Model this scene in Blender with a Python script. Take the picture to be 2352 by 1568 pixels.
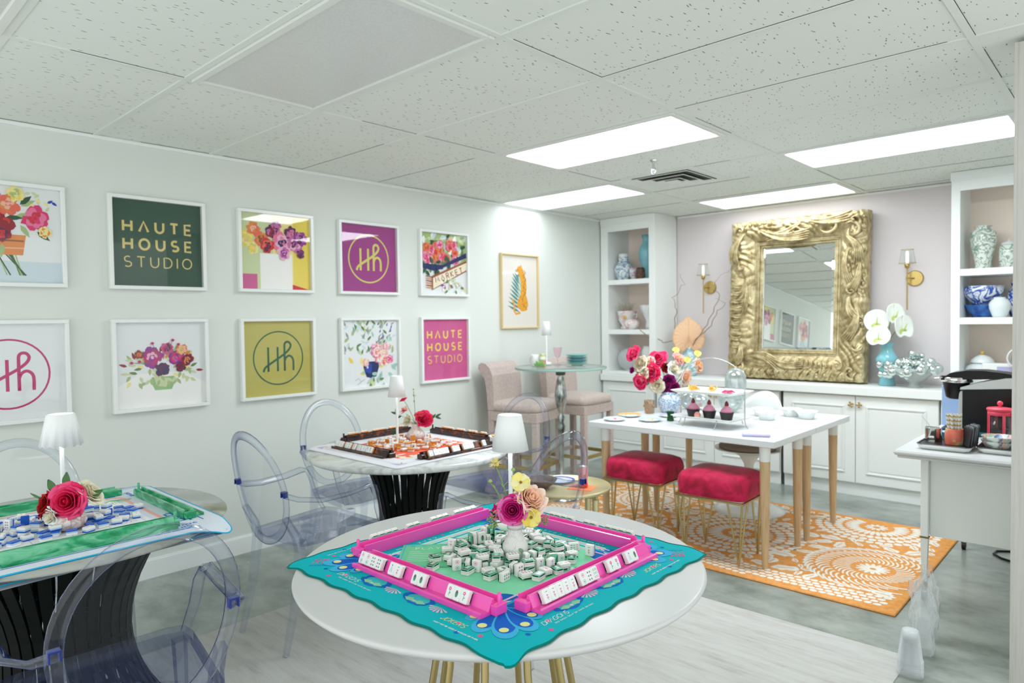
import bpy, bmesh, math, random
from mathutils import Vector, Matrix, noise
for _o in list(bpy.data.objects): bpy.data.objects.remove(_o)
S = bpy.context.scene
PI = math.pi
R = math.radians
# ---------- camera ----------
CAM = Vector((4.1038, 0.0, 1.4228))
def _cam():
    yaw, pit, rol = 0.748624, -0.030711, -0.013449
    f = Vector((-math.sin(yaw)*math.cos(pit), math.cos(yaw)*math.cos(pit), math.sin(pit)))
    r = Vector((math.cos(yaw), math.sin(yaw), 0)); u = r.cross(f)
    r2 = r*math.cos(rol)+u*math.sin(rol); u2 = u*math.cos(rol)-r*math.sin(rol)
    d = bpy.data.cameras.new('camera'); o = bpy.data.objects.new('camera', d)
    S.collection.objects.link(o)
    M = Matrix((r2, u2, -f)).transposed().to_4x4(); M.translation = CAM
    o.matrix_world = M
    d.sensor_width = 36; d.lens = 24.024; d.clip_start = .05
    d.dof.use_dof = True; d.dof.focus_distance = 1.95; d.dof.aperture_fstop = 4.0
    S.camera = o
_cam()
# ---------- view, world, exposure ----------
S.view_settings.view_transform = 'Standard'; S.view_settings.look = 'None'
S.view_settings.gamma = 1; S.view_settings.use_curve_mapping = False
S.view_settings.exposure = 0.94
W = bpy.data.worlds.new('daylight'); S.world = W; W.use_nodes = True
W.node_tree.nodes['Background'].inputs[0].default_value = (0.95, 0.98, 0.985, 1)
W.node_tree.nodes['Background'].inputs[1].default_value = 0.8
LAMP = 10.0       # radiance of the lit ceiling diffusers

def srgb(c):
    def g(v):
        v /= 255.0
        return v/12.92 if v <= .04045 else ((v+.055)/1.055)**2.4
    return (g(c[0]), g(c[1]), g(c[2]), 1)
# ---------- materials ----------
MATS = {}
def mat(name, col=(200,200,200), rough=.5, metal=0., spec=.5, **k):
    if name in MATS: return MATS[name]
    m = bpy.data.materials.new(name); m.use_nodes = True
    n = m.node_tree.nodes['Principled BSDF']
    n.inputs['Base Color'].default_value = srgb(col)
    n.inputs['Roughness'].default_value = rough; n.inputs['Metallic'].default_value = metal
    n.inputs['Specular IOR Level'].default_value = spec
    for a, v in k.items():
        n.inputs[a.replace('_', ' ')].default_value = v
    MATS[name] = m
    return m
def nodes(m): return m.node_tree.nodes, m.node_tree.links, m.node_tree.nodes['Principled BSDF']
def coords(m, scale=(1,1,1), rot=(0,0,0)):
    N, L, _ = nodes(m)
    t = N.new('ShaderNodeTexCoord'); p = N.new('ShaderNodeMapping')
    p.inputs['Scale'].default_value = scale; p.inputs['Rotation'].default_value = rot
    L.new(t.outputs['Object'], p.inputs['Vector'])
    return p.outputs['Vector']
def mnoise(name, stops, scale=5, detail=4, vec=(1,1,1), rough=.5, metal=0., bump=0, dist=0., rotz=0, spec=.5, nrough=.55, **k):
    """principled material whose colour runs through stops [(pos, rgb)...] over a noise"""
    if name in MATS: return MATS[name]
    m = mat(name, stops[0][1], rough, metal, spec, **k)
    N, L, P = nodes(m)
    v = coords(m, vec, (0,0,rotz))
    t = N.new('ShaderNodeTexNoise'); t.inputs['Scale'].default_value = scale; t.inputs['Detail'].default_value = detail
    t.inputs['Distortion'].default_value = dist; t.inputs['Roughness'].default_value = nrough
    L.new(v, t.inputs['Vector'])
    r = N.new('ShaderNodeValToRGB'); e = r.color_ramp
    while len(e.elements) < len(stops): e.elements.new(.5)
    for x, (p, c) in zip(e.elements, stops): x.position = p; x.color = srgb(c)
    L.new(t.outputs['Fac'], r.inputs[0]); L.new(r.outputs[0], P.inputs['Base Color'])
    if bump:
        b = N.new('ShaderNodeBump'); b.inputs['Strength'].default_value = bump; b.inputs['Distance'].default_value = .004
        L.new(t.outputs['Fac'], b.inputs['Height']); L.new(b.outputs[0], P.inputs['Normal'])
    return m
def clear(name, tint=(255,255,255), edge=(150,170,215), amount=.75, base=.06, rough=.02, power=.35, ior=1.45, expo=5):
    """see-through plastic or glass sheet: transparent, glossy by Fresnel, tinted where the wall is seen edge on"""
    if name in MATS: return MATS[name]
    m = bpy.data.materials.new(name); m.use_nodes = True; N = m.node_tree.nodes; L = m.node_tree.links
    N.remove(N['Principled BSDF']); out = N['Material Output']
    tr = N.new('ShaderNodeBsdfTransparent'); di = N.new('ShaderNodeBsdfPrincipled')
    di.inputs['Base Color'].default_value = srgb(edge); di.inputs['Roughness'].default_value = .15; di.inputs['Specular IOR Level'].default_value = 0
    gl = N.new('ShaderNodeBsdfGlossy'); gl.inputs['Roughness'].default_value = rough
    lw = N.new('ShaderNodeLayerWeight'); lw.inputs['Blend'].default_value = power
    pf = N.new('ShaderNodeMath'); pf.operation = 'POWER'; pf.inputs[1].default_value = expo; L.new(lw.outputs['Facing'], pf.inputs[0])
    ra = N.new('ShaderNodeMapRange'); ra.inputs['To Min'].default_value = base; ra.inputs['To Max'].default_value = amount
    L.new(pf.outputs[0], ra.inputs['Value'])
    cr = N.new('ShaderNodeMix'); cr.data_type = 'RGBA'
    cr.inputs['A'].default_value = srgb(tint); cr.inputs['B'].default_value = srgb(edge)
    L.new(pf.outputs[0], cr.inputs['Factor']); L.new(cr.outputs['Result'], tr.inputs['Color'])
    m1 = N.new('ShaderNodeMixShader'); L.new(ra.outputs[0], m1.inputs[0]); L.new(tr.outputs[0], m1.inputs[1]); L.new(di.outputs[0], m1.inputs[2])
    l2 = N.new('ShaderNodeLayerWeight'); l2.inputs['Blend'].default_value = .5      # Schlick, the same from both sides of the sheet
    pw = N.new('ShaderNodeMath'); pw.operation = 'POWER'; pw.inputs[1].default_value = 5; L.new(l2.outputs['Facing'], pw.inputs[0])
    f0 = ((ior-1)/(ior+1))**2
    fr = N.new('ShaderNodeMath'); fr.operation = 'MULTIPLY_ADD'; fr.inputs[1].default_value = 1-f0; fr.inputs[2].default_value = f0; L.new(pw.outputs[0], fr.inputs[0])
    m2 = N.new('ShaderNodeMixShader'); L.new(fr.outputs[0], m2.inputs[0]); L.new(m1.outputs[0], m2.inputs[1]); L.new(gl.outputs[0], m2.inputs[2])
    L.new(m2.outputs[0], out.inputs['Surface'])
    MATS[name] = m
    return m
def emit(name, col, strength):
    if name in MATS: return MATS[name]
    m = mat(name, col, .6); n = m.node_tree.nodes['Principled BSDF']
    n.inputs['Emission Color'].default_value = srgb(col); n.inputs['Emission Strength'].default_value = strength
    return m

# ---------- object helpers ----------
def tag(o, label=None, cat=None, group=None, kind=None):
    if label: o['label'] = label
    if cat: o['category'] = cat
    if group: o['group'] = group
    if kind: o['kind'] = kind
    return o
def thing(name, label, cat, loc=(0,0,0), rz=0, group=None, rx=0, ry=0):
    o = bpy.data.objects.new(name, None); S.collection.objects.link(o)
    o.location = loc; o.rotation_euler = (rx, ry, rz); o.empty_display_size = .05
    return tag(o, label, cat, group)
def tree(o, parent=None):
    c = o.copy(); S.collection.objects.link(c)
    c.parent = parent
    for ch in o.children: tree(ch, c)
    return c
def place(o, loc, rz=0, label=None, group=None, scale=None, rot=None):
    c = tree(o); c.location = loc; c.rotation_euler = rot or (0, 0, rz)
    if label: c['label'] = label
    if group: c['group'] = group
    if scale: c.scale = (scale,)*3 if not hasattr(scale, '__len__') else scale
    return c
def wipe(o):
    for ch in list(o.children): wipe(ch)
    bpy.data.objects.remove(o)

class B:
    """collects shapes; build() links them as ONE mesh object"""
    def __init__(s, m=None):
        s.v = []; s.f = []; s.mi = []; s.sm = []; s.ms = []; s.T = Matrix(); s.cur = 0; s.smooth = False; s.fix = True
        if m: s.use(m)
    def use(s, m):
        if isinstance(m, str): m = MATS[m]
        if m not in s.ms: s.ms.append(m)
        s.cur = s.ms.index(m); return s
    def add(s, vs, fs, smooth=None):
        b = len(s.v); T = s.T
        s.v += [T @ Vector(p) for p in vs]
        sm = s.smooth if smooth is None else smooth
        for f in fs: s.f.append(tuple(b+i for i in f)); s.mi.append(s.cur); s.sm.append(sm)
        return s
    def box(s, x0, x1, y0, y1, z0, z1, c=0):
        if x1 < x0: x0, x1 = x1, x0
        if y1 < y0: y0, y1 = y1, y0
        if z1 < z0: z0, z1 = z1, z0
        if c <= 0:
            v = [(x, y, z) for x in (x0, x1) for y in (y0, y1) for z in (z0, z1)]
            return s.add(v, [(0,1,3,2),(4,6,7,5),(0,4,5,1),(2,3,7,6),(0,2,6,4),(1,5,7,3)], False)
        c = min(c, (x1-x0)/2.01, (y1-y0)/2.01, (z1-z0)/2.01)
        X, Y, Z = (x0, x1), (y0, y1), (z0, z1); sx = (1, -1)
        v = []; ix = {}
        for i in (0,1):
            for j in (0,1):
                for k in (0,1):
                    for a in range(3):
                        p = [X[i], Y[j], Z[k]]
                        for b in range(3):
                            if b != a: p[b] += c*sx[(i,j,k)[b]]
                        ix[i,j,k,a] = len(v); v.append(p)
        F = []
        for i in (0,1):
            F.append([ix[i,0,0,0], ix[i,1,0,0], ix[i,1,1,0], ix[i,0,1,0]][::(1 if i else -1)])
            F.append([ix[0,i,0,1], ix[1,i,0,1], ix[1,i,1,1], ix[0,i,1,1]][::(-1 if i else 1)])
            F.append([ix[0,0,i,2], ix[1,0,i,2], ix[1,1,i,2], ix[0,1,i,2]][::(1 if i else -1)])
            for j in (0,1):
                a = 1 if i == j else -1
                F.append([ix[0,i,j,1], ix[1,i,j,1], ix[1,i,j,2], ix[0,i,j,2]][::-a])
                F.append([ix[i,0,j,0], ix[i,1,j,0], ix[i,1,j,2], ix[i,0,j,2]][::a])
                F.append([ix[i,j,0,0], ix[i,j,1,0], ix[i,j,1,1], ix[i,j,0,1]][::-a])
                for k in (0,1):
                    b = [ix[i,j,k,0], ix[i,j,k,1], ix[i,j,k,2]]
                    F.append(b if (i+j+k) % 2 else b[::-1])
        return s.add(v, F, False)
    def ring(s, rows, closed_u=True, caps=True, smooth=True):
        """rows: list of equal-length point loops"""
        n = len(rows[0]); v = [p for r in rows for p in r]; F = []
        for i in range(len(rows)-1):
            for j in range(n if closed_u else n-1):
                k = (j+1) % n; F.append((i*n+j, i*n+k, (i+1)*n+k, (i+1)*n+j))
        s.add(v, F, smooth)
        if caps and closed_u:
            s.add(rows[0], [tuple(range(n))[::-1]], False); s.add(rows[-1], [tuple(range(n))], False)
        return s
    def lathe(s, prof, n=32, c=(0,0,0), smooth=True, caps=True, sx=1, sy=1, wob=None):
        rows = []
        for r, z in prof:
            rr = max(r, 1e-5)
            rows.append([(c[0]+sx*rr*(wob(2*PI*j/n, z) if wob else 1)*math.cos(2*PI*j/n), c[1]+sy*rr*(wob(2*PI*j/n, z) if wob else 1)*math.sin(2*PI*j/n), c[2]+z) for j in range(n)])
        return s.ring(rows, True, caps, smooth)
    def tube(s, path, r, n=8, closed=False, caps=True, flat=None, up=None):
        P = [Vector(p) for p in path]; m = len(P)
        rr = r if hasattr(r, '__len__') else [r]*m
        rows = []; prev = None
        for i in range(m):
            if closed: t = (P[(i+1) % m]-P[i-1])
            else: t = P[min(i+1, m-1)]-P[max(i-1, 0)]
            if t.length < 1e-9: t = Vector((0,0,1))
            t.normalize()
            if up is not None: a = Vector(up) - t*t.dot(Vector(up))
            elif prev is None: a = t.orthogonal()
            else: a = prev - t*prev.dot(t)
            if a.length < 1e-6: a = t.orthogonal()
            a.normalize(); prev = a; b = t.cross(a)
            w, h = (rr[i]*flat[0], rr[i]*flat[1]) if flat else (rr[i], rr[i])
            rows.append([P[i]+a*(math.cos(2*PI*j/n+PI/n)*w)+b*(math.sin(2*PI*j/n+PI/n)*h) for j in range(n)])
        if closed: rows.append(rows[0])
        return s.ring(rows, True, caps and not closed, n > 4)
    def cyl(s, a, b, r0, r1=None, n=16):
        return s.tube([a, b], [r0, r0 if r1 is None else r1], n)
    def prism(s, poly, z0, z1, smooth=False):
        """poly in xy, extruded in z (z0 < z1, poly counter-clockwise)"""
        n = len(poly)
        s.add([(x, y, z0) for x, y in poly]+[(x, y, z1) for x, y in poly],
              [(j, (j+1) % n, n+(j+1) % n, n+j) for j in range(n)], smooth)
        s.add([(x, y, z0) for x, y in poly], [tuple(range(n))[::-1]], False)
        return s.add([(x, y, z1) for x, y in poly], [tuple(range(n))], False)
    def grid(s, fn, nu, nv, smooth=True, thick=0, closed_u=False):
        """surface fn(u,v) u,v in 0..1; thick gives it a real back"""
        v = [Vector(fn(i/nu, j/nv)) for j in range(nv+1) for i in range(nu+1)]; w = nu+1
        F = [(j*w+i, j*w+i+1, (j+1)*w+i+1, (j+1)*w+i) for j in range(nv) for i in range(nu)]
        if not thick: return s.add(v, F, smooth)
        N = [Vector() for _ in v]
        for f in F:
            n = (v[f[1]]-v[f[0]]).cross(v[f[3]]-v[f[0]])+(v[f[3]]-v[f[2]]).cross(v[f[1]]-v[f[2]])
            for i in f: N[i] += n
        for n in N:
            if n.length > 1e-12: n.normalize()
        b = len(v); v2 = v+[p-n*thick for p, n in zip(v, N)]
        F2 = F+[tuple(b+i for i in f)[::-1] for f in F]
        bd = [j for j in range(nu+1)]+[(j+1)*w-1 for j in range(1, nv+1)]+[nv*w+i for i in range(nu-1, -1, -1)]+[j*w for j in range(nv-1, 0, -1)]
        for i in range(len(bd)):
            a, c = bd[i], bd[(i+1) % len(bd)]; F2.append((c, a, b+a, b+c))
        return s.add(v2, F2, smooth)
    def sph(s, c, r, n=16, m=10, sz=1, sx=1, sy=1):
        rows = [[(c[0]+sx*r*math.sin(PI*i/m)*math.cos(2*PI*j/n)+0, c[1]+sy*r*math.sin(PI*i/m)*math.sin(2*PI*j/n), c[2]-sz*r*math.cos(PI*i/m)) for j in range(n)] for i in range(1, m)]
        s.ring(rows, True, False, True)
        s.add([(c[0], c[1], c[2]-sz*r)]+rows[0], [(0, (j+1) % n+1, j+1) for j in range(n)], True)
        return s.add([(c[0], c[1], c[2]+sz*r)]+rows[-1], [(0, j+1, (j+1) % n+1) for j in range(n)], True)
    def build(s, name, parent=None, loc=None, rz=0, label=None):
        me = bpy.data.meshes.new(name)
        me.from_pydata([tuple(p) for p in s.v], [], s.f)
        for m in s.ms: me.materials.append(m)
        me.polygons.foreach_set('material_index', s.mi); me.polygons.foreach_set('use_smooth', s.sm)
        me.update()
        if s.fix:
            bm = bmesh.new(); bm.from_mesh(me); bmesh.ops.recalc_face_normals(bm, faces=bm.faces); bm.to_mesh(me); bm.free()
        o = bpy.data.objects.new(name, me); S.collection.objects.link(o)
        if parent: o.parent = parent
        if loc: o.location = loc
        if rz: o.rotation_euler = (0, 0, rz)
        if label: o['label'] = label
        return o
def part(name, parent, m, fn, **k):
    b = B(m); fn(b); return b.build(name, parent, **k)

class Art:
    """flat printed shapes in the plane origin + u*U + v*V, lifted in tiny layers along N"""
    def __init__(s, b, O, U, V, N, warp=None, eps=.00012):
        s.b = b; b.fix = False; s.O = Vector(O); s.U = Vector(U); s.V = Vector(V); s.N = Vector(N); s.k = 1; s.eps = eps; s.warp = warp; s.n = 0
    def p(s, u, v, i=0):
        e = s.k*s.eps+(s.n % 40)*2.5e-6+i*1.2e-6        # prints never lie in one plane with each other
        q = s.O+s.U*u+s.V*v
        return s.warp(q, e) if s.warp else q+s.N*e
    def poly(s, pts, m):
        s.n += 1; s.b.use(m); s.b.add([s.p(*q) for q in pts], [tuple(range(len(pts)))], False)
    def rect(s, u0, u1, v0, v1, m): s.poly([(u0,v0),(u1,v0),(u1,v1),(u0,v1)], m)
    def oval(s, u, v, a, bb, m, rot=0, n=20, wob=0, seed=0):
        rd = random.Random(seed); c, d = math.cos(rot), math.sin(rot); P = []
        for i in range(n):
            t = 2*PI*i/n; k = 1+wob*(rd.random()*2-1)
            x, y = a*k*math.cos(t), bb*k*math.sin(t); P.append((u+x*c-y*d, v+x*d+y*c))
        s.poly(P, m)
    def line(s, pts, w, m, closed=False):
        s.b.use(m); n = len(pts); L = []; Rr = []; s.n += 1
        for i in range(n):
            a = pts[i-1] if (i or closed) else pts[i]; c = pts[(i+1) % n] if (i < n-1 or closed) else pts[i]
            dx, dy = c[0]-a[0], c[1]-a[1]; l = math.hypot(dx, dy) or 1; dx /= l; dy /= l
            L.append((pts[i][0]-dy*w/2, pts[i][1]+dx*w/2)); Rr.append((pts[i][0]+dy*w/2, pts[i][1]-dx*w/2))
        if not closed:
            # square ends stretched by half a width
            pass
        V = [s.p(*q, i) for i, q in enumerate(Rr)]+[s.p(*q, i) for i, q in enumerate(L)]
        F = [(i, (i+1) % n, n+(i+1) % n, n+i) for i in range(n if closed else n-1)]
        s.b.add(V, F, False)
    def circ(s, u, v, r, w, m, n=40): s.line([(u+r*math.cos(2*PI*i/n), v+r*math.sin(2*PI*i/n)) for i in range(n)], w, m, True)
    def drop(s, u, v, ang, L, w, m):
        """tear-drop petal whose point sits at (u,v)"""
        c, d = math.cos(ang), math.sin(ang); P = []
        for i in range(17):
            t = i/16*2*PI; x = L*(.5-.5*math.cos(t)) ; y = w*.5*math.sin(t)*math.sin(t/2)**1.2
            P.append((u+x*c-y*d, v+x*d+y*c))
        s.poly(P[:-1], m)
# stroke lettering, cell 1 wide x 1 high
def arc(cx, cy, rx, ry, a0, a1, n=10): return [(cx+rx*math.cos(R(a0+(a1-a0)*i/n)), cy+ry*math.sin(R(a0+(a1-a0)*i/n))) for i in range(n+1)]
GL = {
 'A': [[(0,0),(.42,1),(.84,0)]], 'H': [[(0,0),(0,1)],[(.75,0),(.75,1)],[(0,.5),(.75,.5)]],
 'U': [[(0,1),(0,.38)]+arc(.37,.38,.37,.38,180,360)+[(.74,1)]], 'T': [[(0,1),(.72,1)],[(.36,1),(.36,0)]],
 'E': [[(.6,1),(0,1),(0,0),(.6,0)],[(0,.5),(.52,.5)]], 'O': [arc(.45,.5,.45,.5,0,360,20)],
 'S': [arc(.34,.74,.3,.26,50,270)+arc(.34,.25,.32,.25,90,-140)], 'D': [[(0,0),(0,1),(.3,1)]+arc(.3,.5,.45,.5,90,-90)+[(0,0)]],
 'I': [[(0,0),(0,1)]], 'P': [[(0,0),(0,1),(.35,1)]+arc(.35,.74,.27,.26,90,-90)+[(0,.48)]], 'L': [[(0,1),(0,0),(.55,0)]],
 'Y': [[(0,1),(.36,.48),(.72,1)],[(.36,.48),(.36,0)]], '!': [[(0,1),(0,.3)],[(0,.1),(0,0)]],
 'M': [[(0,0),(.1,1),(.45,.3),(.8,1),(.9,0)]], 'J': [[(.45,1),(.45,.25)]+arc(.22,.25,.23,.25,0,-170,6)],
 'K': [[(0,0),(0,1)],[(.6,1),(.03,.48),(.65,0)]], 'R': [[(0,0),(0,1),(.35,1)]+arc(.35,.75,.25,.25,90,-90)+[(0,.5)],[(.3,.5),(.62,0)]],
 'G': [arc(.42,.5,.42,.5,45,330)+[(.8,.48),(.5,.48)]], 'N': [[(0,0),(0,1),(.7,0),(.7,1)]],
 'C': [arc(.42,.5,.42,.5,50,310)], 'F': [[(.55,1),(0,1),(0,0)],[(0,.5),(.45,.5)]], 'B': [[(0,0),(0,1),(.3,1)]+arc(.3,.77,.24,.23,90,-90,6)+[(0,.53)],[(.3,.53)]+arc(.3,.27,.28,.27,90,-90,6)+[(0,0)]],
 'W': [[(0,1),(.25,0),(.5,.8),(.75,0),(1,1)]], 'X': [[(0,0),(.7,1)],[(0,1),(.7,0)]], 'V': [[(0,1),(.4,0),(.8,1)]], ' ': [],
}
WID = {'A':.84,'H':.75,'U':.74,'T':.72,'E':.6,'O':.9,'S':.66,'D':.75,'I':.0,'P':.62,'L':.55,'Y':.72,'!':.0,'M':.9,'J':.45,'K':.65,'R':.62,'G':.84,'N':.7,'C':.75,'F':.55,'B':.58,'W':1,'X':.7,'V':.8,' ':.3}
def write(a, txt, u, v, h, w, m, gap=.3, width=None, d=(1,0), slant=0):
    """stroke text from (u,v) along direction d"""
    tot = sum(WID[c] for c in txt)+gap*(len(txt)-1)
    if width: gap += (width/h-tot)/(len(txt)-1)
    x = 0; e = (-d[1], d[0])
    for c in txt:
        for st in GL[c]:
            P = [((x+px+slant*py)*h, py*h) for px, py in st]
            a.line([(u+p*d[0]+q*e[0], v+p*d[1]+q*e[1]) for p, q in P], w, m)
        x += WID[c]+gap
# ================= materials shared =================
mat('white_paint', (234,238,234), .5); mat('wall_white', (222,227,221), .7, spec=.3)
mat('pale_lilac', (222,216,216), .7, spec=.3); mat('shelf_back', (248,232,218), .7, spec=.3)
mat('trim_white', (240,244,241), .42); mat('gloss_white', (236,240,237), .25); mat('laminate', (203,205,204), .35); mat('table_white', (216,219,219), .35)
mat('dark_gap', (60,66,58), .8); mat('grid_white', (224,229,222), .5)
mat('brass', (196,170,108), .3, 1.); mat('brushed_gold', (190,172,120), .32, 1.); mat('chrome', (225,228,228), .06, 1.)
mat('black_gloss', (10,12,12), .32, spec=.3); mat('black_matte', (18,20,19), .5); mat('dark_green_black', (5,12,10), .45, spec=.12)
mat('leaf', (62,112,52), .5); mat('leaf_dark', (38,84,48), .45); mat('leaf_pale', (150,178,98), .5); mat('stem', (120,150,70), .5)
clear('clear_plastic', (253,254,255), (110,140,205), .4, .01, .03, .5, 1.5, 5)
clear('clear_plastic_thick', (249,251,254), (52,76,150), .75, .012, .03, .5, 1.6, 4.5)
mat('blue_edge', (20,44,130), .15); 
clear('window_glass', (255,255,255), (215,228,222), .25, .0, .01, .25, 1.35)
clear('thin_glass', (252,254,253), (205,222,218), .6, .03, .02, .3, 1.4)

# ================= the room =================
def structure(name, m, fn):
    b = B(m); fn(b); o = b.build(name); o['kind'] = 'structure'; return o
# concrete floor
fm = mnoise('polished_concrete', [(.3,(92,100,93)),(.44,(128,137,129)),(.56,(154,162,154)),(.72,(178,184,176))], 2.1, 10, (1,1.6,1), .3, bump=.05, nrough=.68, rotz=.5)
fm.node_tree.nodes['Principled BSDF'].inputs['Coat Weight'].default_value = .25
fm.node_tree.nodes['Principled BSDF'].inputs['Coat Roughness'].default_value = .12
structure('floor', fm, lambda b: b.box(-.1, 5.0, -.5, 6.4, -.1, 0))
structure('wall_left', 'wall_white', lambda b: b.box(-.12, 0, -2.5, 6.4, 0, 2.6))
structure('wall_back', 'pale_lilac', lambda b: b.box(0, 4.45, 6.18, 6.32, 0, 2.6))
structure('wall_right', 'white_paint', lambda b: b.box(4.35, 4.47, 3.25, 6.18, 0, 2.6))
baseb = structure('baseboard_left', 'trim_white', lambda b: (b.box(0, .012, -2.5, 5.77, 0, .1), b.box(0, .008, -2.5, 5.77, .1, .108)))
# acoustic tile ceiling
cm = mat('acoustic_tile', (208,213,204), .9, spec=.2)
def _tile():
    N, L, P = nodes(cm)
    v1 = coords(cm, (1,1,1))
    t = N.new('ShaderNodeTexNoise'); t.inputs['Scale'].default_value = 9; t.inputs['Detail'].default_value = 1
    L.new(v1, t.inputs['Vector'])
    mx = N.new('ShaderNodeVectorMath'); mx.operation = 'MULTIPLY_ADD'
    mx.inputs[1].default_value = (.05,.05,.0); L.new(t.outputs['Color'], mx.inputs[0]); L.new(v1, mx.inputs[2])
    mp = N.new('ShaderNodeMapping'); mp.inputs['Scale'].default_value = (78, 20, 1); mp.inputs['Rotation'].default_value = (0,0,.25)
    L.new(mx.outputs[0], mp.inputs['Vector'])
    vo = N.new('ShaderNodeTexVoronoi'); vo.inputs['Scale'].default_value = 1.0; vo.inputs['Randomness'].default_value = 1
    L.new(mp.outputs[0], vo.inputs['Vector'])
    a = N.new('ShaderNodeMath'); a.operation = 'LESS_THAN'; a.inputs[1].default_value = .17; L.new(vo.outputs['Distance'], a.inputs[0])
    sel = N.new('ShaderNodeMath'); sel.operation = 'GREATER_THAN'; sel.inputs[1].default_value = .35
    L.new(vo.outputs['Color'], sel.inputs[0])
    mu = N.new('ShaderNodeMath'); mu.operation = 'MULTIPLY'; L.new(a.outputs[0], mu.inputs[0]); L.new(sel.outputs[0], mu.inputs[1])
    c = N.new('ShaderNodeMix'); c.data_type = 'RGBA'; c.inputs['A'].default_value = srgb((228,233,226)); c.inputs['B'].default_value = srgb((140,142,128))
    L.new(mu.outputs[0], c.inputs['Factor']); L.new(c.outputs['Result'], P.inputs['Base Color'])
    bu = N.new('ShaderNodeBump'); bu.inputs['Strength'].default_value = .5; bu.inputs['Distance'].default_value = -.003
    L.new(mu.outputs[0], bu.inputs['Height']); L.new(bu.outputs[0], P.inputs['Normal'])
_tile()
CZ = 2.438
structure('ceiling', cm, lambda b: b.box(0, 5.2, -.9, 6.18, CZ, CZ+.1))
GX = [-.0345+1.2192*i for i in range(5)]; GX[0] = 0.0
GY = [.5749+.6096*j for j in range(-2, 10)]
def gridfn(b):
    w = .0125
    for i, x in enumerate(GX):
        b.box(x-(w if i else 0), x+w, -.9, 6.18, CZ-.006, CZ)
    for y in GY: b.box(0, 5.2, y-w, y+w, CZ-.0055, CZ)
    b.use('dark_gap')
    rd = random.Random(3)
    for i, x in enumerate(GX):
        for j, y in enumerate(GY[:-1]):
            for sg in (1, -1):
                if (i == 0 and sg < 0): continue
                if rd.random() < .75: b.box(x+sg*w, x+sg*(w+.0018), y+w+.25*rd.random(), y+.6096-w, CZ-.0015, CZ)
    for y in GY:
        for i in range(len(GX)-1):
            if rd.random() < .7: b.box(GX[i]+w+.5*rd.random()**2, GX[i+1]-w, y+w, y+w+.0018, CZ-.0015, CZ)
            if rd.random() < .35: b.box(GX[i]+w, GX[i+1]-w-.5*rd.random(), y-w-.0018, y-w, CZ-.0015, CZ)
structure('trim_1', 'grid_white', gridfn)
structure('trim_2', 'trim_white', lambda b: (b.box(0, .018, .2, 5.75, CZ-.022, CZ-.006), b.box(.66, 3.05, 6.155, 6.18, CZ-.022, CZ-.006)))
# partition end by the cart
pm = mnoise('painted_grain', [(.35,(196,194,187)),(.6,(206,205,199)),(.8,(190,187,180))], 3, 5, (30,30,1.2), .45)
structure('wall_partition', pm, lambda b: (b.box(3.745, 4.35, 3.135, 3.25, 0, CZ-.02), b.box(3.738, 3.748, 3.13, 3.25, 0, CZ-.02)))['kind'] = 'structure'
# ceiling lights
emit('diffuser_on', (242,248,255), LAMP); emit('diffuser_dim', (242,248,255), LAMP*.29)
dm = mnoise('diffuser_off', [(.4,(206,210,207)),(.6,(213,216,212))], 120, 2, (1,1,1), .35)
mat('fixture_white', (222,226,220), .45)
def fixture(x0, x1, y0, y1, on, label):
    t = thing('ceiling_light', label, 'ceiling light', ((x0+x1)/2, (y0+y1)/2, CZ), 0, 'recessed fluorescent panels')
    w, h = (x1-x0)/2-.014, (y1-y0)/2-.014; f = .034
    def fr(b):
        b.box(-w, w, -h, -h+f, -.014, 0, .004); b.box(-w, w, h-f, h, -.014, 0, .004)
        b.box(-w, -w+f, -h+f, h-f, -.014, 0, .004); b.box(w-f, w, -h+f, h-f, -.014, 0, .004)
    part('frame', t, 'fixture_white', fr)
    part('diffuser', t, {0:'diffuser_off',1:'diffuser_on',2:'diffuser_dim'}[on], lambda b: b.box(-w+f, w-f, -h+f, h-f, -.006, -.002))
    return t
g = lambda j: .5749+.6096*j
fixture(GX[1], GX[2], g(1), g(2), 0, 'unlit grey fluorescent panel, large in the ceiling above the pictures')
fixture(GX[1], GX[2], g(-1), g(0), 0, 'unlit ceiling panel cut off by the top left corner of the picture')
fixture(GX[1], GX[2], g(4), g(5), 1, 'lit fluorescent panel in the middle of the ceiling, in front of the sprinkler')
fixture(GX[0], GX[1], g(6), g(7), 2, 'lit fluorescent panel touching the wall of pictures')
fixture(GX[2], GX[3], g(6), g(7), 1, 'lit fluorescent panel on the right, running towards the white partition')
fixture(GX[1], GX[2], g(8), g(9), 2, 'lit fluorescent panel right above the gold mirror')
# air vent
t = thing('air_vent', 'square white ceiling air vent with stepped louvres beside the sprinkler', 'air vent', (1.58, 4.47, CZ))
def vent(b):
    b.box(-.29, .29, -.29, .29, -.004, 0)
part('face_plate', t, 'grid_white', vent)
def louv(b):
    for s, z in ((.225, -.012), (.165, -.02), (.1, -.026)):
        rows = [[(-k, -k, z+d), (k, -k, z+d), (k, k, z+d), (-k, k, z+d)] for k, d in ((s, .0), (s-.004, -.003), (s-.035, .012), (s-.03, .014), (s, .0))]
        b.ring(rows, True, False, False)
    b.box(-.05, .05, -.05, .05, -.028, -.024)
part('louvre', t, 'grid_white', louv)
part('duct_opening', t, 'dark_gap', lambda b: b.box(-.222, .222, -.222, .222, -.0055, -.004))
t = thing('sprinkler_head', 'small chrome sprinkler head hanging below the ceiling', 'sprinkler', (1.77, 3.87, CZ))
part('escutcheon', t, 'chrome', lambda b: b.lathe([(0,-.012),(.02,-.012),(.034,-.003),(.036,0)], 24))
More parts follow.
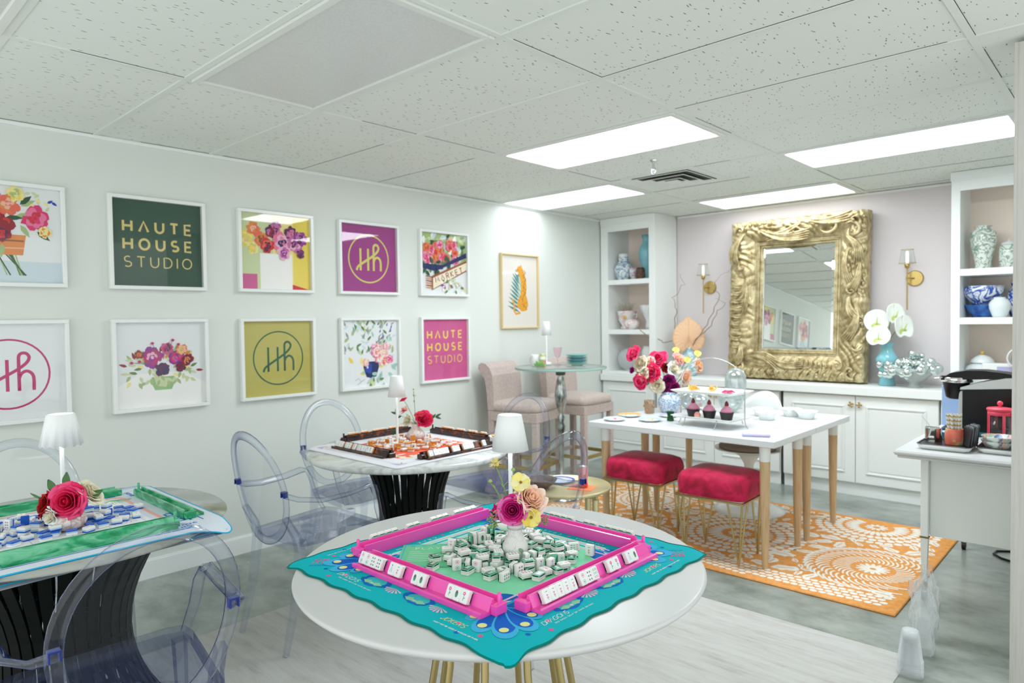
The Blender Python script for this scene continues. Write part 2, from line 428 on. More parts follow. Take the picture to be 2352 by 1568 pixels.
part('sprinkler_body', t, 'chrome', lambda b: (b.lathe([(.006,-.075),(.011,-.07),(.011,-.05),(.008,-.045),(.008,-.01)], 12), b.tube([(-.012,0,-.05),(-.016,0,-.07),(-.006,0,-.088)], .0028, 6), b.tube([(.012,0,-.05),(.016,0,-.07),(.006,0,-.088)], .0028, 6)))
part('deflector', t, 'chrome', lambda b: b.lathe([(0,-.09),(.017,-.09),(.017,-.087),(0,-.087)], 16))

# ================= rugs =================
lr = mnoise('washed_rug', [(.3,(166,160,154)),(.46,(188,187,182)),(.6,(196,197,192)),(.8,(180,174,168))], 2.2, 9, (1.2,9,1), .95, bump=.25, nrough=.75, rotz=-.02, spec=.1)
o = B(lr).box(.95, 3.4, -.4, 3.165, 0, .004, .001).build('rug'); tag(o, 'pale washed grey flatweave rug under the white round table', 'rug')
t = thing('rug', 'orange and cream floral tufted rug under the white snack table', 'rug', (0,0,0))
mnoise('rug_orange', [(.35,(218,150,82)),(.6,(228,164,98))], 40, 3, rough=1., bump=.35, spec=.05)
mnoise('rug_cream', [(.35,(226,222,208)),(.6,(238,235,224))], 60, 3, rough=1., bump=.35, spec=.05)
RX0, RX1, RY0, RY1 = .74, 3.25, 3.545, 5.13
b = B('rug_orange'); b.box(RX0, RX1, RY0, RY1, 0, .011, .004)
a = Art(b, (0,0,.011), (1,0,0), (0,1,0), (0,0,1), eps=.0006)
rr = random.Random(11); a.k = 1
CLIP = (RX0+.03, RX1-.03, RY0+.03, RY1-.03)
def inr(x, y, r=0): return CLIP[0]+r < x < CLIP[1]-r and CLIP[2]+r < y < CLIP[3]-r
def petals(cx, cy, r, L, w, n, m, off=0, curve=0):
    for i in range(n):
        t0 = 2*PI*i/n+off
        if curve:
            P = [(cx+(r+L*k/6)*math.cos(t0+curve*(k/6)**2), cy+(r+L*k/6)*math.sin(t0+curve*(k/6)**2)) for k in range(7)]
            if all(inr(*q) for q in P): a.line(P, w, m)
        else:
            x, y = cx+(r+L/2)*math.cos(t0), cy+(r+L/2)*math.sin(t0)
            if inr(x, y, L*.45): a.oval(x, y, L/2, w/2, m, t0, 12)
def disc(cx, cy, r, m):
    P = [(min(max(cx+r*math.cos(2*PI*i/40), CLIP[0]), CLIP[1]), min(max(cy+r*math.sin(2*PI*i/40), CLIP[2]), CLIP[3])) for i in range(40)]
    a.poly(P, m)
# round blooms: cream heads with rings of petals
for cx, cy, s in [(2.17,4.25,1.1),(2.80,4.95,1.02),(1.3,4.62,.8),(.98,3.85,.7)]:
    a.k = 1; petals(cx, cy, .1*s, .09*s, .028*s, 30, 'rug_cream')
    petals(cx, cy, .2*s, .058*s, .042*s, 32, 'rug_cream', .1); petals(cx, cy, .264*s, .052*s, .046*s, 36, 'rug_cream')
    petals(cx, cy, .322*s, .046*s, .046*s, 42, 'rug_cream', .07)
    petals(cx, cy, .02*s, .05*s, .022*s, 11, 'rug_cream')
a.k = 1
for cx, cy, s in [(3.0,4.12,1.05),(1.66,3.80,.75),(1.9,4.98,.75)]:
    petals(cx, cy, .015, .07*s, .022*s, 14, 'rug_cream')
    petals(cx, cy, .11*s, .085*s, .010, 36, 'rug_cream', 0, .35)
    petals(cx, cy, .21*s, .07*s, .012, 40, 'rug_cream', .05, .3); petals(cx, cy, .29*s, .05*s, .013, 46, 'rug_cream', 0, .3)
def keep(x, y):
    return all((x-cx)**2+(y-cy)**2 > (s*q)**2 for cx, cy, s, q in [(2.17,4.25,1.1,.37),(2.80,4.95,1.02,.37),(1.3,4.62,.8,.37),(.98,3.85,.7,.37),(3.0,4.12,1.05,.35),(1.66,3.80,.75,.35),(1.9,4.98,.75,.35)])
for i in range(60):                                   # bands of cobble dots along the near edge and between blooms
    for j in range(5):
        x = RX0+.06+i*.042+(j % 2)*.02; y = RY0+.06+j*.036+.02*math.sin(i*.25)
        if inr(x, y, .018) and keep(x, y) and 4 < i < 57: a.oval(x, y, .0195, .0155, 'rug_cream', .2*rr.random(), 9, .12, i*3+j)
placed = []
for k in range(3000):
    x, y = rr.uniform(CLIP[0], CLIP[1]), rr.uniform(CLIP[2]+.19, CLIP[3])
    L = rr.uniform(.028, .085)
    if inr(x, y, L) and keep(x, y) and all((x-p)**2+(y-q)**2 > (L+l)**2*.5 for p, q, l in placed):
        placed.append((x, y, L)); th = rr.uniform(0, PI)
        a.oval(x, y, L*.92, L*.5, 'rug_cream', th, 16, .24, k)
        a.k = 2; a.line([(x-L*.6*math.cos(th), y-L*.6*math.sin(th)), (x+L*.55*math.cos(th), y+L*.55*math.sin(th))], .006, 'rug_orange'); a.k = 1
o = b.build('rug_pile', t)
# ================= pictures on the left wall =================
for n_, c_ in dict(p_green=(52,84,68), p_gold=(222,200,130), p_purple=(158,62,134), p_lime=(214,208,110), p_olive=(190,182,98), p_dkgreen=(40,96,66),
    p_magenta=(190,40,110), p_rose=(206,92,148), p_yellow=(236,214,92), p_paper=(232,236,236), p_sky=(206,222,228), p_lemon=(240,228,150),
    p_red=(206,44,52), p_crimson=(150,28,42), p_coral=(232,108,84), p_orange=(226,140,70), p_peach=(240,186,160), p_pink=(232,120,160), p_ltpink=(240,182,204),
    p_hot=(220,48,110), p_plum=(92,30,74), p_violet=(150,50,150), p_mauve=(196,110,170), p_blue=(40,70,170), p_navy=(24,40,96), p_leaf=(96,134,74),
    p_sage=(168,190,130), p_ltsage=(204,216,168), p_forest=(44,82,54), p_glass=(150,190,130), p_brown=(150,84,50), p_white=(244,244,240), p_cream=(242,232,206),
    p_mint=(160,206,190), p_teal=(70,140,140), p_spot=(150,92,32), p_cheetah=(232,166,56), p_linen=(232,228,220), p_grey=(150,156,156)).items(): mat(n_, c_, .6, spec=.3)
FW = .515
def bloom2(a, u, v, r, cols, seed, n=7):
    rd = random.Random(seed); k0 = a.k
    for L in range(4):
        rr_ = r*(1-.24*L); m = cols[min(L, len(cols)-1)] if L < 3 else cols[-1]
        for i in range(n-L):
            t = 2*PI*i/(n-L)+rd.random(); d = rr_*.52
            a.k = k0+L; a.oval(u+d*math.cos(t), v+d*math.sin(t), rr_*.5, rr_*.42, cols[(L+i*(rd.random() < .35)) % len(cols)] if L else m, t, 10, .22, rd.random())
    a.k = k0+4; a.oval(u, v, r*.16, r*.16, cols[-1], 0, 8, .3, seed); a.k = k0
def leaf2(a, u, v, L, w, ang, m):
    c, d = math.cos(ang), math.sin(ang); P = [(u+x*L*c-y*w*d, v+x*L*d+y*w*c) for x, y in [(0,0),(.3,.5),(.65,.42),(1,0),(.65,-.42),(.3,-.5)]]
    a.poly(P, m)
def smooth(P, n=5):
    Q = []
    for i in range(len(P)-1):
        p0, p1, p2, p3 = P[max(i-1, 0)], P[i], P[i+1], P[min(i+2, len(P)-1)]
        for k in range(n):
            t = k/n; Q.append(tuple(.5*(2*b+(c-a)*t+(2*a-5*b+4*c-d)*t*t+(3*b-a-3*c+d)*t**3) for a, b, c, d in zip(p0, p1, p2, p3)))
    return Q+[P[-1]]
def hh(a, cu, cv, s, mark, ringm, w):
    """monogram: two joined strokes letters inside a ring; s = ring radius"""
    a.circ(cu, cv, s, w*.62, ringm)
    q = lambda P: [(cu+x*s, cv+y*s) for x, y in P]
    a.line(q([(-.42,-.5),(-.42,.42)]), w, mark); a.line(q([(-.04,-.5),(-.04,.42)]), w, mark)
    a.line(smooth(q([(-.62,-.5),(-.56,-.36),(-.4,-.24),(-.1,-.06),(.2,.12),(.42,.3),(.5,.46),(.44,.58),(.33,.6),(.25,.52),(.24,.3),(.24,0),(.24,-.5)])), w, mark)
    a.line(smooth(q([(.24,-.14),(.3,.0),(.42,.07),(.54,.01),(.6,-.14),(.6,-.5)])), w, mark)
def logo(a, W, Hh, m, cv, h):
    """the three word lines"""
    for t, y, wd in (('HAUTE', cv+h*1.75, .0125), ('HOUSE', cv, .0125), ('STUDIO', cv-h*1.75, .0065)):
        write(a, t, -W/2, y-h/2, h, wd*W/.36, m, width=W)
def picture(y0, z0, z1, label, draw, paper, frame='gloss_white', W=FW, fw=.02, dep=.035, group='white framed prints on the left wall'):
    t = thing('framed_picture', label, 'picture', (0, y0+W/2, (z0+z1)/2), 0, group)
    w, h = W/2, (z1-z0)/2
    def fr(b):
        b.box(0, dep, -w, w, h-fw, h, .002); b.box(0, dep, -w, w, -h, -h+fw, .002)
        b.box(0, dep, -w, -w+fw, -h+fw, h-fw, .002); b.box(0, dep, w-fw, w, -h+fw, h-fw, .002)
    part('frame', t, frame, fr)
    b = B(paper); b.box(.001, .008, -w+fw, w-fw, -h+fw, h-fw)
    a = Art(b, (.008,0,0), (0,1,0), (0,0,1), (1,0,0)); draw(a, w-fw, h-fw)
    b.build('print', t)
    part('glass_pane', t, 'window_glass', lambda b: b.box(.024, .026, -w+fw, w-fw, -h+fw, h-fw))
    return t
def d_bouquet1(a, w, h):
    a.rect(-w, w, -h, -h*.55, 'p_sky'); rd = random.Random(4)
    for i in range(14): a.k = 2; a.line([(-.02+rd.uniform(-.05,.05), -.03), (.0+rd.uniform(-.1,.1), -.2)], .006, rd.choice(['p_leaf','p_sage','p_forest']))
    a.k = 3; a.poly([(-.13,.0),(.09,.0),(.075,-.1),(-.11,-.1)], 'p_orange'); a.k = 4; a.line([(-.12,-.03),(.08,-.03)], .008, 'p_brown'); a.line([(-.115,-.07),(.08,-.065)], .006, 'p_peach')
    for i in range(26): a.k = 5; t = rd.uniform(0, 2*PI); leaf2(a, .18*math.cos(t)*rd.random(), .08+.13*math.sin(t)*rd.random(), .07, .025, t, rd.choice(['p_leaf','p_forest','p_sage']))
    for i in range(12): a.k = 6; leaf2(a, .13+rd.uniform(-.02,.08), .17+rd.uniform(-.05,.05), .03, .014, rd.uniform(0,6), rd.choice(['p_blue','p_lemon','p_ltsage']))
    a.k = 8
    for i, (u, v, r, c) in enumerate([(-.14,.1,.075,['p_crimson','p_red','p_brown']),(-.02,.05,.07,['p_crimson','p_red','p_crimson']),(.02,.15,.055,['p_coral','p_orange','p_peach']),(-.06,.18,.05,['p_pink','p_coral','p_crimson']),(.13,.09,.062,['p_hot','p_pink','p_red']),(.05,.2,.04,['p_lemon','p_yellow','p_sage']),(-.01,.0,.04,['p_crimson','p_plum','p_red']),(.17,.02,.03,['p_lemon','p_orange','p_lemon']),(-.12,.2,.04,['p_lemon','p_ltsage','p_sage']),(-.17,.0,.05,['p_pink','p_hot','p_red'])]):
        a.k = 8+5*i; bloom2(a, u, v, r, c, i)
def d_yellow(a, w, h):
    a.rect(-w, -w*.1, -h, h, 'p_ltsage'); a.rect(w*.5, w, -h, h, 'p_yellow'); a.k = 2
    a.rect(-w, -w*.55, -h, -h*.6, 'p_rose'); a.poly([(w*.4,-h),(w*.4,-h*.84),(w,-h)], 'p_red')
    a.k = 3; a.rect(-.11, .11, -h, -.01, 'p_white')
    for i, (u, v, r, c) in enumerate([(-.2,.08,.05,['p_yellow','p_lemon','p_gold']),(-.15,.14,.045,['p_orange','p_coral','p_peach']),(-.16,.02,.04,['p_lemon','p_gold','p_yellow']),(-.1,.08,.05,['p_coral','p_orange','p_brown']),(-.03,.13,.045,['p_plum','p_mauve','p_crimson']),(-.06,.04,.05,['p_red','p_coral','p_plum']),(.04,.07,.065,['p_pink','p_ltpink','p_navy']),(.1,.13,.045,['p_plum','p_mauve','p_pink']),(.13,.06,.055,['p_mauve','p_ltpink','p_plum']),(.17,.1,.05,['p_violet','p_mauve','p_plum']),(.05,-.0,.05,['p_ltpink','p_mauve','p_violet']),(.0,.17,.035,['p_mauve','p_plum','p_mauve']),(.17,.0,.03,['p_plum','p_violet','p_plum'])]):
        a.k = 5+5*i; bloom2(a, u, v, r, c, 30+i)
def d_market(a, w, h):
    rd = random.Random(9); a.rect(-w, w, 0, h, 'p_sage')
    for i in range(60): a.k = 2; a.oval(rd.uniform(-w*.9,w*.9), rd.uniform(.02,h*.94), .03, .014, rd.choice(['p_forest','p_leaf','p_ltsage','p_white','p_sky']), rd.uniform(0,3), 8, .3, i)
    for i in range(26): a.k = 3+2*i; bloom2(a, rd.uniform(-w*.85,w*.55), rd.uniform(.02,h*.72), .042, rd.choice([['p_coral','p_pink','p_red'],['p_red','p_coral','p_peach'],['p_pink','p_ltpink','p_hot'],['p_orange','p_coral','p_red']]), 60+i, 6)
    a.k = 62
    for i in range(22): leaf2(a, rd.uniform(-w*.9,w*.3), rd.uniform(-.06,.02), .06, .028, rd.uniform(0,6), rd.choice(['p_forest','p_leaf','p_dkgreen']))
    a.k = 64; a.poly([(-w,-.04),(-.09,-.06),(w,.06),(w,.1),(-.02,-.01),(-w,-.005)], 'p_navy')
    a.k = 66; a.poly([(-.13,-.1),(w,.035),(w,-.05),(-.13,-.21)], 'p_brown'); a.k = 67; a.poly([(-.12,-.115),(w,.02),(w,-.04),(-.12,-.2)], 'p_cream')
    a.k = 68; write(a, 'MARKET', -.09, -.15, .04, .008, 'p_brown', .25, .3, (.955,.3)); 
    for i in range(6): a.line([(-.13,-.11-.017*i),(-.19,-.1-.018*i)], .008, ['p_brown','p_orange'][i % 2])
    for i in range(30): leaf2(a, rd.uniform(-.02,w*.9), rd.uniform(-h*.95,-.13), .04, .018, rd.uniform(0,6), rd.choice(['p_ltsage','p_white','p_leaf','p_violet','p_lemon']))
def d_purple(a, w, h):
    rd = random.Random(5); a.poly([(-w,-h),(w,-h),(w,-h*.5),(w*.5,-h*.2),(-w*.5,-h*.2),(-w,-h*.5)], 'p_white')
    a.k = 2; a.poly([(-.055,-.07),(.065,-.07),(.07,-.1),(.05,-.145),(-.04,-.145),(-.06,-.1)], 'p_glass'); a.k = 3; a.poly([(-.045,-.07),(.04,-.08),(.02,-.13),(-.03,-.12)], 'p_ltsage')
    for i in range(54):
        a.k = 4; t = rd.uniform(-.3, PI+.3); d = rd.uniform(.06,.19); leaf2(a, d*math.cos(t), -.03+d*.55*math.sin(t), .045, .016, t+rd.uniform(-.6,.6), rd.choice(['p_ltsage','p_sage','p_ltsage','p_crimson','p_lemon','p_orange','p_leaf']))
    for i in range(30): a.k = 5; leaf2(a, rd.uniform(-.17,.16), rd.uniform(-.1,-.02), .04, .018, rd.uniform(3.4,6), rd.choice(['p_ltsage','p_sage','p_lemon']))
    for i, (u, v, r, c) in enumerate([(-.05,.04,.06,['p_violet','p_magenta','p_ltpink']),(.08,.035,.045,['p_violet','p_hot','p_mauve']),(.03,.09,.035,['p_rose','p_magenta','p_plum']),(.0,-.03,.042,['p_plum','p_navy','p_plum']),(.11,.08,.035,['p_orange','p_peach','p_gold']),(.14,.02,.035,['p_crimson','p_plum','p_orange']),(.1,-.02,.03,['p_plum','p_crimson','p_plum']),(-.12,.06,.025,['p_crimson','p_brown','p_orange'])]):
        a.k = 6+5*i; bloom2(a, u, v, r, c, 80+i, 8)
    a.k = 60
    for u, v in [(-.05,.12),(.06,.135),(-.16,.015),(.09,.11),(-.12,.02)]: a.line([(u*.5, v*.4), (u, v)], .0025, 'p_leaf'); a.oval(u, v, .009, .008, 'p_magenta', 0, 8)
def d_bluevase(a, w, h):
    rd = random.Random(6)
    for i in range(90): a.k = 2; leaf2(a, rd.uniform(-w*.95,w*.8), rd.uniform(-.02,h*.9), .05, .018, rd.uniform(.4,2.7), rd.choice(['p_sage','p_ltsage','p_mint','p_leaf','p_sky','p_grey']))
    for i in range(16): a.k = 3; leaf2(a, .08+rd.uniform(-.03,.12), .12+rd.uniform(-.03,.1), .03, .01, rd.uniform(.2,1.4), rd.choice(['p_blue','p_grey']))
    for i in range(14): a.k = 3; leaf2(a, rd.uniform(-w*.8,w*.8), rd.uniform(-.16,-.05), .06, .03, rd.uniform(0,6), rd.choice(['p_lemon','p_yellow','p_mint','p_sky']))
    a.k = 5; a.poly([(-.06,-.06),(.06,-.06),(.07,-.1),(.045,-.17),(.0,-.18),(-.04,-.17),(-.065,-.1)], 'p_navy'); a.k = 6; a.oval(-.02,-.11,.03,.04,'p_blue',0,12,.2,1); a.oval(.03,-.15,.02,.014,'p_mint',0,10,.2,2); a.oval(-.03,-.1,.008,.01,'p_sky')
    for i in range(14): a.k = 7+3*i; bloom2(a, rd.uniform(-.09,.19), rd.uniform(-.05,.07)-.02, rd.uniform(.03,.048), rd.choice([['p_ltpink','p_white','p_peach'],['p_peach','p_ltpink','p_cream'],['p_pink','p_ltpink','p_hot'],['p_cream','p_ltpink','p_coral']]), 100+i, 7)
    a.k = 55
    for i in range(12): leaf2(a, rd.uniform(-.02,.12), -.2+rd.uniform(-.02,.02), .05, .02, rd.uniform(0,6), rd.choice(['p_mint','p_leaf','p_ltsage']))
    a.line([(-.14,-.19),(-.11,-.175),(-.09,-.2),(-.12,-.22),(-.1,-.205),(-.06,-.185)], .003, 'p_grey')
def d_cheetah(a, w, h):
    a.k = 1
    for i in range(11):
        z = -.17+.034*i; L = .15 if i < 9 else .1
        leaf2(a, -.0, z*.9-.03, L*(1-.03*i)+.02, .022, PI-.35-.06*i, 'p_teal')
        if i % 2: leaf2(a, .04, z*.7, L, .02, PI-.9-.04*i, 'p_mint')
    a.k = 2; a.line([(.01,-.19),(-.05,-.2),(-.075,-.17),(-.07,-.12),(-.082,-.09),(-.1,-.07)], .02, 'p_cheetah')
    a.k = 3; a.poly([(.0,-.16),(.03,-.18),(.09,-.17),(.115,-.12),(.1,-.06),(.085,-.03),(.095,.03),(.09,.1),(.065,.17),(.03,.22),(-.01,.225),(-.03,.2),(-.045,.17),(-.03,.155),(-.005,.15),(.015,.1),(.02,.03),(.01,-.03),(-.025,-.08),(-.035,-.13)], 'p_cheetah')
    a.poly([(.01,.215),(.02,.24),(.035,.22)], 'p_cheetah'); a.k = 4; a.poly([(-.04,.17),(-.048,.155),(-.03,.145),(-.01,.155),(-.02,.17)], 'p_white'); a.oval(-.02,.19,.006,.004,'p_navy')
    rd = random.Random(2)
    for i in range(46):
        z = -.16+.36*(i/46); x = rd.uniform(.03,.085) if z > -.05 else rd.uniform(-.01,.1)
        a.oval(x, z, .006, .0045, 'p_spot', rd.random()*3, 7, .2, i)
ys = [.515+.713*i for i in range(5)]; TZ = (1.622, 2.135); LZ = (.945, 1.458)
picture(ys[0], *TZ, 'framed watercolour of a red and orange bouquet, cut by the left picture edge', d_bouquet1, 'p_paper')
picture(ys[1], *TZ, 'framed dark green print with the gold words HAUTE HOUSE STUDIO', lambda a, w, h: logo(a, .36, .3, 'p_gold', -.005, .056), 'p_green')
picture(ys[2], *TZ, 'framed painting of pink and orange anemones in a white box vase on yellow', d_yellow, 'p_lemon')
picture(ys[3], *TZ, 'framed purple print with a yellow ringed monogram', lambda a, w, h: hh(a, 0, 0, .17, 'p_lime', 'p_lime', .017), 'p_purple')
picture(ys[4], *TZ, 'framed watercolour of red flowers over a market crate', d_market, 'p_paper')
picture(ys[0], *LZ, 'framed white print with a magenta ringed monogram', lambda a, w, h: hh(a, 0, -.01, .17, 'p_magenta', 'p_magenta', .015), 'p_paper')
picture(ys[1], *LZ, 'framed watercolour of a purple bouquet in a green glass bowl', d_purple, 'p_paper')
picture(ys[2], *LZ, 'framed olive yellow print with a dark green ringed monogram', lambda a, w, h: hh(a, 0, 0, .17, 'p_dkgreen', 'p_dkgreen', .014), 'p_olive')
picture(ys[3], *LZ, 'framed watercolour of pastel flowers in a navy blue vase', d_bluevase, 'p_paper')
picture(ys[4], *LZ, 'framed pink print with the yellow words HAUTE HOUSE STUDIO', lambda a, w, h: logo(a, .36, .3, 'p_yellow', .02, .056), 'p_rose')
mat('pale_oak', (222,200,150), .5)
picture(4.268, 1.351, 2.01, 'tall thin pale oak framed print of a seated spotted cat and a palm leaf', d_cheetah, 'p_linen', 'pale_oak', .495, .014, .03, None)

# ================= built-in bookcases, cabinets =================
def shelves(x0, x1, label, op, zs):
    """open shelf unit between the worktop and the ceiling; op = opening x range"""
    t = thing('built_in_bookcase', label, 'bookcase', (x0, 5.75, .869)); X = lambda x: x-x0
    Z = lambda z: z-.869
    top = CZ-.002
    def stile(xa, xb):
        return lambda b: b.box(X(xa), X(xb), 0, .02, 0, Z(top), .002)
    part('face_stile', t, 'trim_white', stile(x0, op[0])); part('face_stile', t, 'trim_white', stile(op[1], x1))
    part('header', t, 'trim_white', lambda b: (b.box(X(op[0]), X(op[1]), 0, .02, Z(2.3), Z(top)), b.box(-.004 if x0 > .1 else 0, X(x1)+.004, -.012, 0, Z(2.37), Z(top), .004)))
    part('side_panel', t, 'trim_white', lambda b: b.box(0, X(op[0]), .02, .4, 0, Z(top)))
    part('side_panel', t, 'white_paint', lambda b: b.box(X(op[1]), X(x1), .02, .42, 0, Z(top)))
    part('back_panel', t, 'shelf_back', lambda b: b.box(X(op[0]), X(op[1]), .385, .4, 0, Z(top)))
    for z in zs: part('shelf', t, 'trim_white', lambda b: b.box(X(op[0]), X(op[1]), .002, .385, Z(max(z-.048, .87)), Z(z), .002))
    return t
shelves(.014, .64, 'white built-in shelves in the far left corner with the turquoise vase on top', (.1, .575), [1.815, 1.318, .9])
shelves(3.07, 4.34, 'white built-in shelves at the right with blue and green china', (3.125, 4.28), [1.745, 1.40, .9])
t = thing('worktop', 'long white worktop under the gold mirror', 'worktop', (.014, 5.72, 0))
part('slab', t, 'trim_white', lambda b: b.box(0, 4.32, 0, .455, .802, .868, .004))
def doorpanel(b, w, h):
    b.box(0, w, 0, .02, 0, h, .002); e = .075; k = .016
    for a_ in [(e, w-e, h-e-k, h-e), (e, w-e, e, e+k), (e, e+k, e+k, h-e-k), (w-e-k, w-e, e+k, h-e-k)]: b.box(a_[0], a_[1], -.01, 0, a_[2], a_[3], .004)
    b.box(e+k+.012, w-e-k-.012, -.004, 0, e+k+.012, h-e-k-.012, .003)
def knob(b, x, z, rot=0):
    b.cyl((x, 0, z), (x, -.018, z), .005, n=10)
    for k in range(4):
        t_ = rot+k*PI/2; b.sph((x+.016*math.cos(t_), -.022, z+.016*math.sin(t_)), .009, 10, 8, sy=.6)
    b.sph((x, -.025, z), .006, 8, 6)
def cabinet(x0, x1, nd, label, knobs):
    t = thing('base_cabinet', label, 'cabinet', (x0, 5.755, 0), 0, 'white panelled cabinets under the worktop')
    part('carcass', t, 'trim_white', lambda b: b.box(0, x1-x0, .022, .415, .1, .801))
    part('toe_kick', t, 'trim_white', lambda b: b.box(.0, x1-x0, .03, .4, 0, .1))
    w = (x1-x0)/nd
    for i in range(nd):
        b = B('trim_white'); doorpanel(b, w-.005, .685); d = b.build('door', t, loc=(i*w+.0025, 0, .108))
        kx = (w-.03) if i % 2 == 0 else .03
        if knobs: b = B('brass'); knob(b, kx, .62, .4 if i % 2 == 0 else 0); b.build('knob', d)
cabinet(.02, .62, 1, 'white cabinet with one panelled door under the left shelves', False)
cabinet(.65, 1.835, 2, 'white two-door cabinet behind the snack table, left of the dark gap', True)
cabinet(1.865, 3.0, 2, 'white two-door cabinet with brass four-petal knobs between gap and cart', True)
cabinet(3.01, 4.3, 2, 'white cabinet mostly hidden behind the white drinks cart', True)
t = structure('trim_3', 'dark_gap', lambda b: b.box(1.837, 1.863, 5.79, 6.1, .0, .8))

# ================= gold mirror =================
mg = mnoise('old_gold', [(.28,(104,90,60)),(.42,(166,148,106)),(.58,(204,190,148)),(.75,(228,218,184))], 16, 7, rough=.4, metal=.55, bump=.5, nrough=.7)
mnoise('old_gold_dark', [(.3,(92,64,26)),(.7,(150,112,54))], 30, 5, rough=.5, metal=.6)
mat('mirror_silver', (238,243,240), .0, 1.)
t = thing('wall_mirror', 'large mirror in a heavy carved gold frame standing on the worktop', 'mirror', (1.865, 6.02, .874), 0, rx=R(-4.0))
MW, MH = .582, 1.415                       # half width, height
gx, gz0, gz1 = .31, .262, 1.175           # glass half width and z range
part('looking_glass', t, 'mirror_silver', lambda b: b.box(-gx, gx, .0, .006, gz0, gz1))
part('backing', t, 'old_gold_dark', lambda b: b.box(-MW+.012, MW-.012, .008, .05, .012, MH-.012, .004))
def bevelglass(b):
    k = .022
    for (p, q) in (((-gx, gz0), (gx, gz0)), ((gx, gz0), (gx, gz1)), ((gx, gz1), (-gx, gz1)), ((-gx, gz1), (-gx, gz0))):
        cx, cz = 0, (gz0+gz1)/2
        f = lambda P: (P[0]-(k if P[0] > 0 else -k), P[1]-(k if P[1] > cz else -k))
        b.add([(p[0], -.0002, p[1]), (q[0], -.0002, q[1]), (f(q)[0], -.003, f(q)[1]), (f(p)[0], -.003, f(p)[1])], [(0,1,2,3)], False)
part('bevel', t, 'mirror_silver', bevelglass)
def molding(b):
    # inner stepped moulding
    for k0, k1, y0 in ((0, .018, -.018), (.018, .034, -.03), (.034, .05, -.024)):
        x0, x1 = gx+k0, gx+k1
        b.box(-x1, x1, y0, .01, gz1+k0, gz1+k1, .003); b.box(-x1, x1, y0, .01, gz0-k1, gz0-k0, .003)
        b.box(-x1, -x0, y0, .01, gz0-k0, gz1+k0, .003); b.box(x0, x1, y0, .01, gz0-k0, gz1+k0, .003)
part('inner_moulding', t, 'old_gold', molding)
def body(b):
    # sloping carved field as a displaced ring: u runs round the frame, v from inner to outer edge
    X0, X1, A0, A1 = gx+.05, MW, gz0-.05, gz1+.05
    inner = []; outer = []
    ns, nl = 120, 160
    def side(p, q, P, Q, n, o):
        for i in range(n):
            s_ = i/n; inner.append(((p[0]+(q[0]-p[0])*s_), (p[1]+(q[1]-p[1])*s_))); outer.append(((P[0]+(Q[0]-P[0])*s_), (P[1]+(Q[1]-P[1])*s_)))
    side((-X0,A0),(X0,A0),(-X1,0),(X1,0),ns,0); side((X0,A0),(X0,A1),(X1,0),(X1,MH),nl,1)
    side((X0,A1),(-X0,A1),(X1,MH),(-X1,MH),ns,2); side((-X0,A1),(-X0,A0),(-X1,MH),(-X1,0),nl,3)
    n = len(inner); nv = 44; rows = []
    for j in range(nv+1):
        v = j/nv; row = []
        for i in range(n):
            x = inner[i][0]*(1-v)+outer[i][0]*v; z = inner[i][1]*(1-v)+outer[i][1]*v
            base = .012+.07*math.sin(PI*min(v*.62+.06, 1))
            q = Vector((x*5.2, z*5.2, 3.1)); w = noise.noise_vector(q*.9)*1.3; 
            ph = (x*60+z*42)+w.x*11; ph2 = (z*74-x*34)+w.y*13
            fl = abs(math.sin(ph*.55+3*v))*.8+abs(math.sin(ph2*.45-4*v))*.7
            k = noise.noise(q*1.6)
            d = (.017*fl*math.sin(PI*v)**.5+.018*k)*(1 if v > .03 else 0)
            y = -(base+d)
            if j == nv: y = .02
            wob = .006*math.sin(i*.55)*v
            row.append((x*(1+wob), y, z+(.004*math.sin(i*.8)*v if 0 < z < MH else 0)))
        rows.append(row)
    b.ring(rows, True, False, True)
part('carved_frame', t, 'old_gold', body)
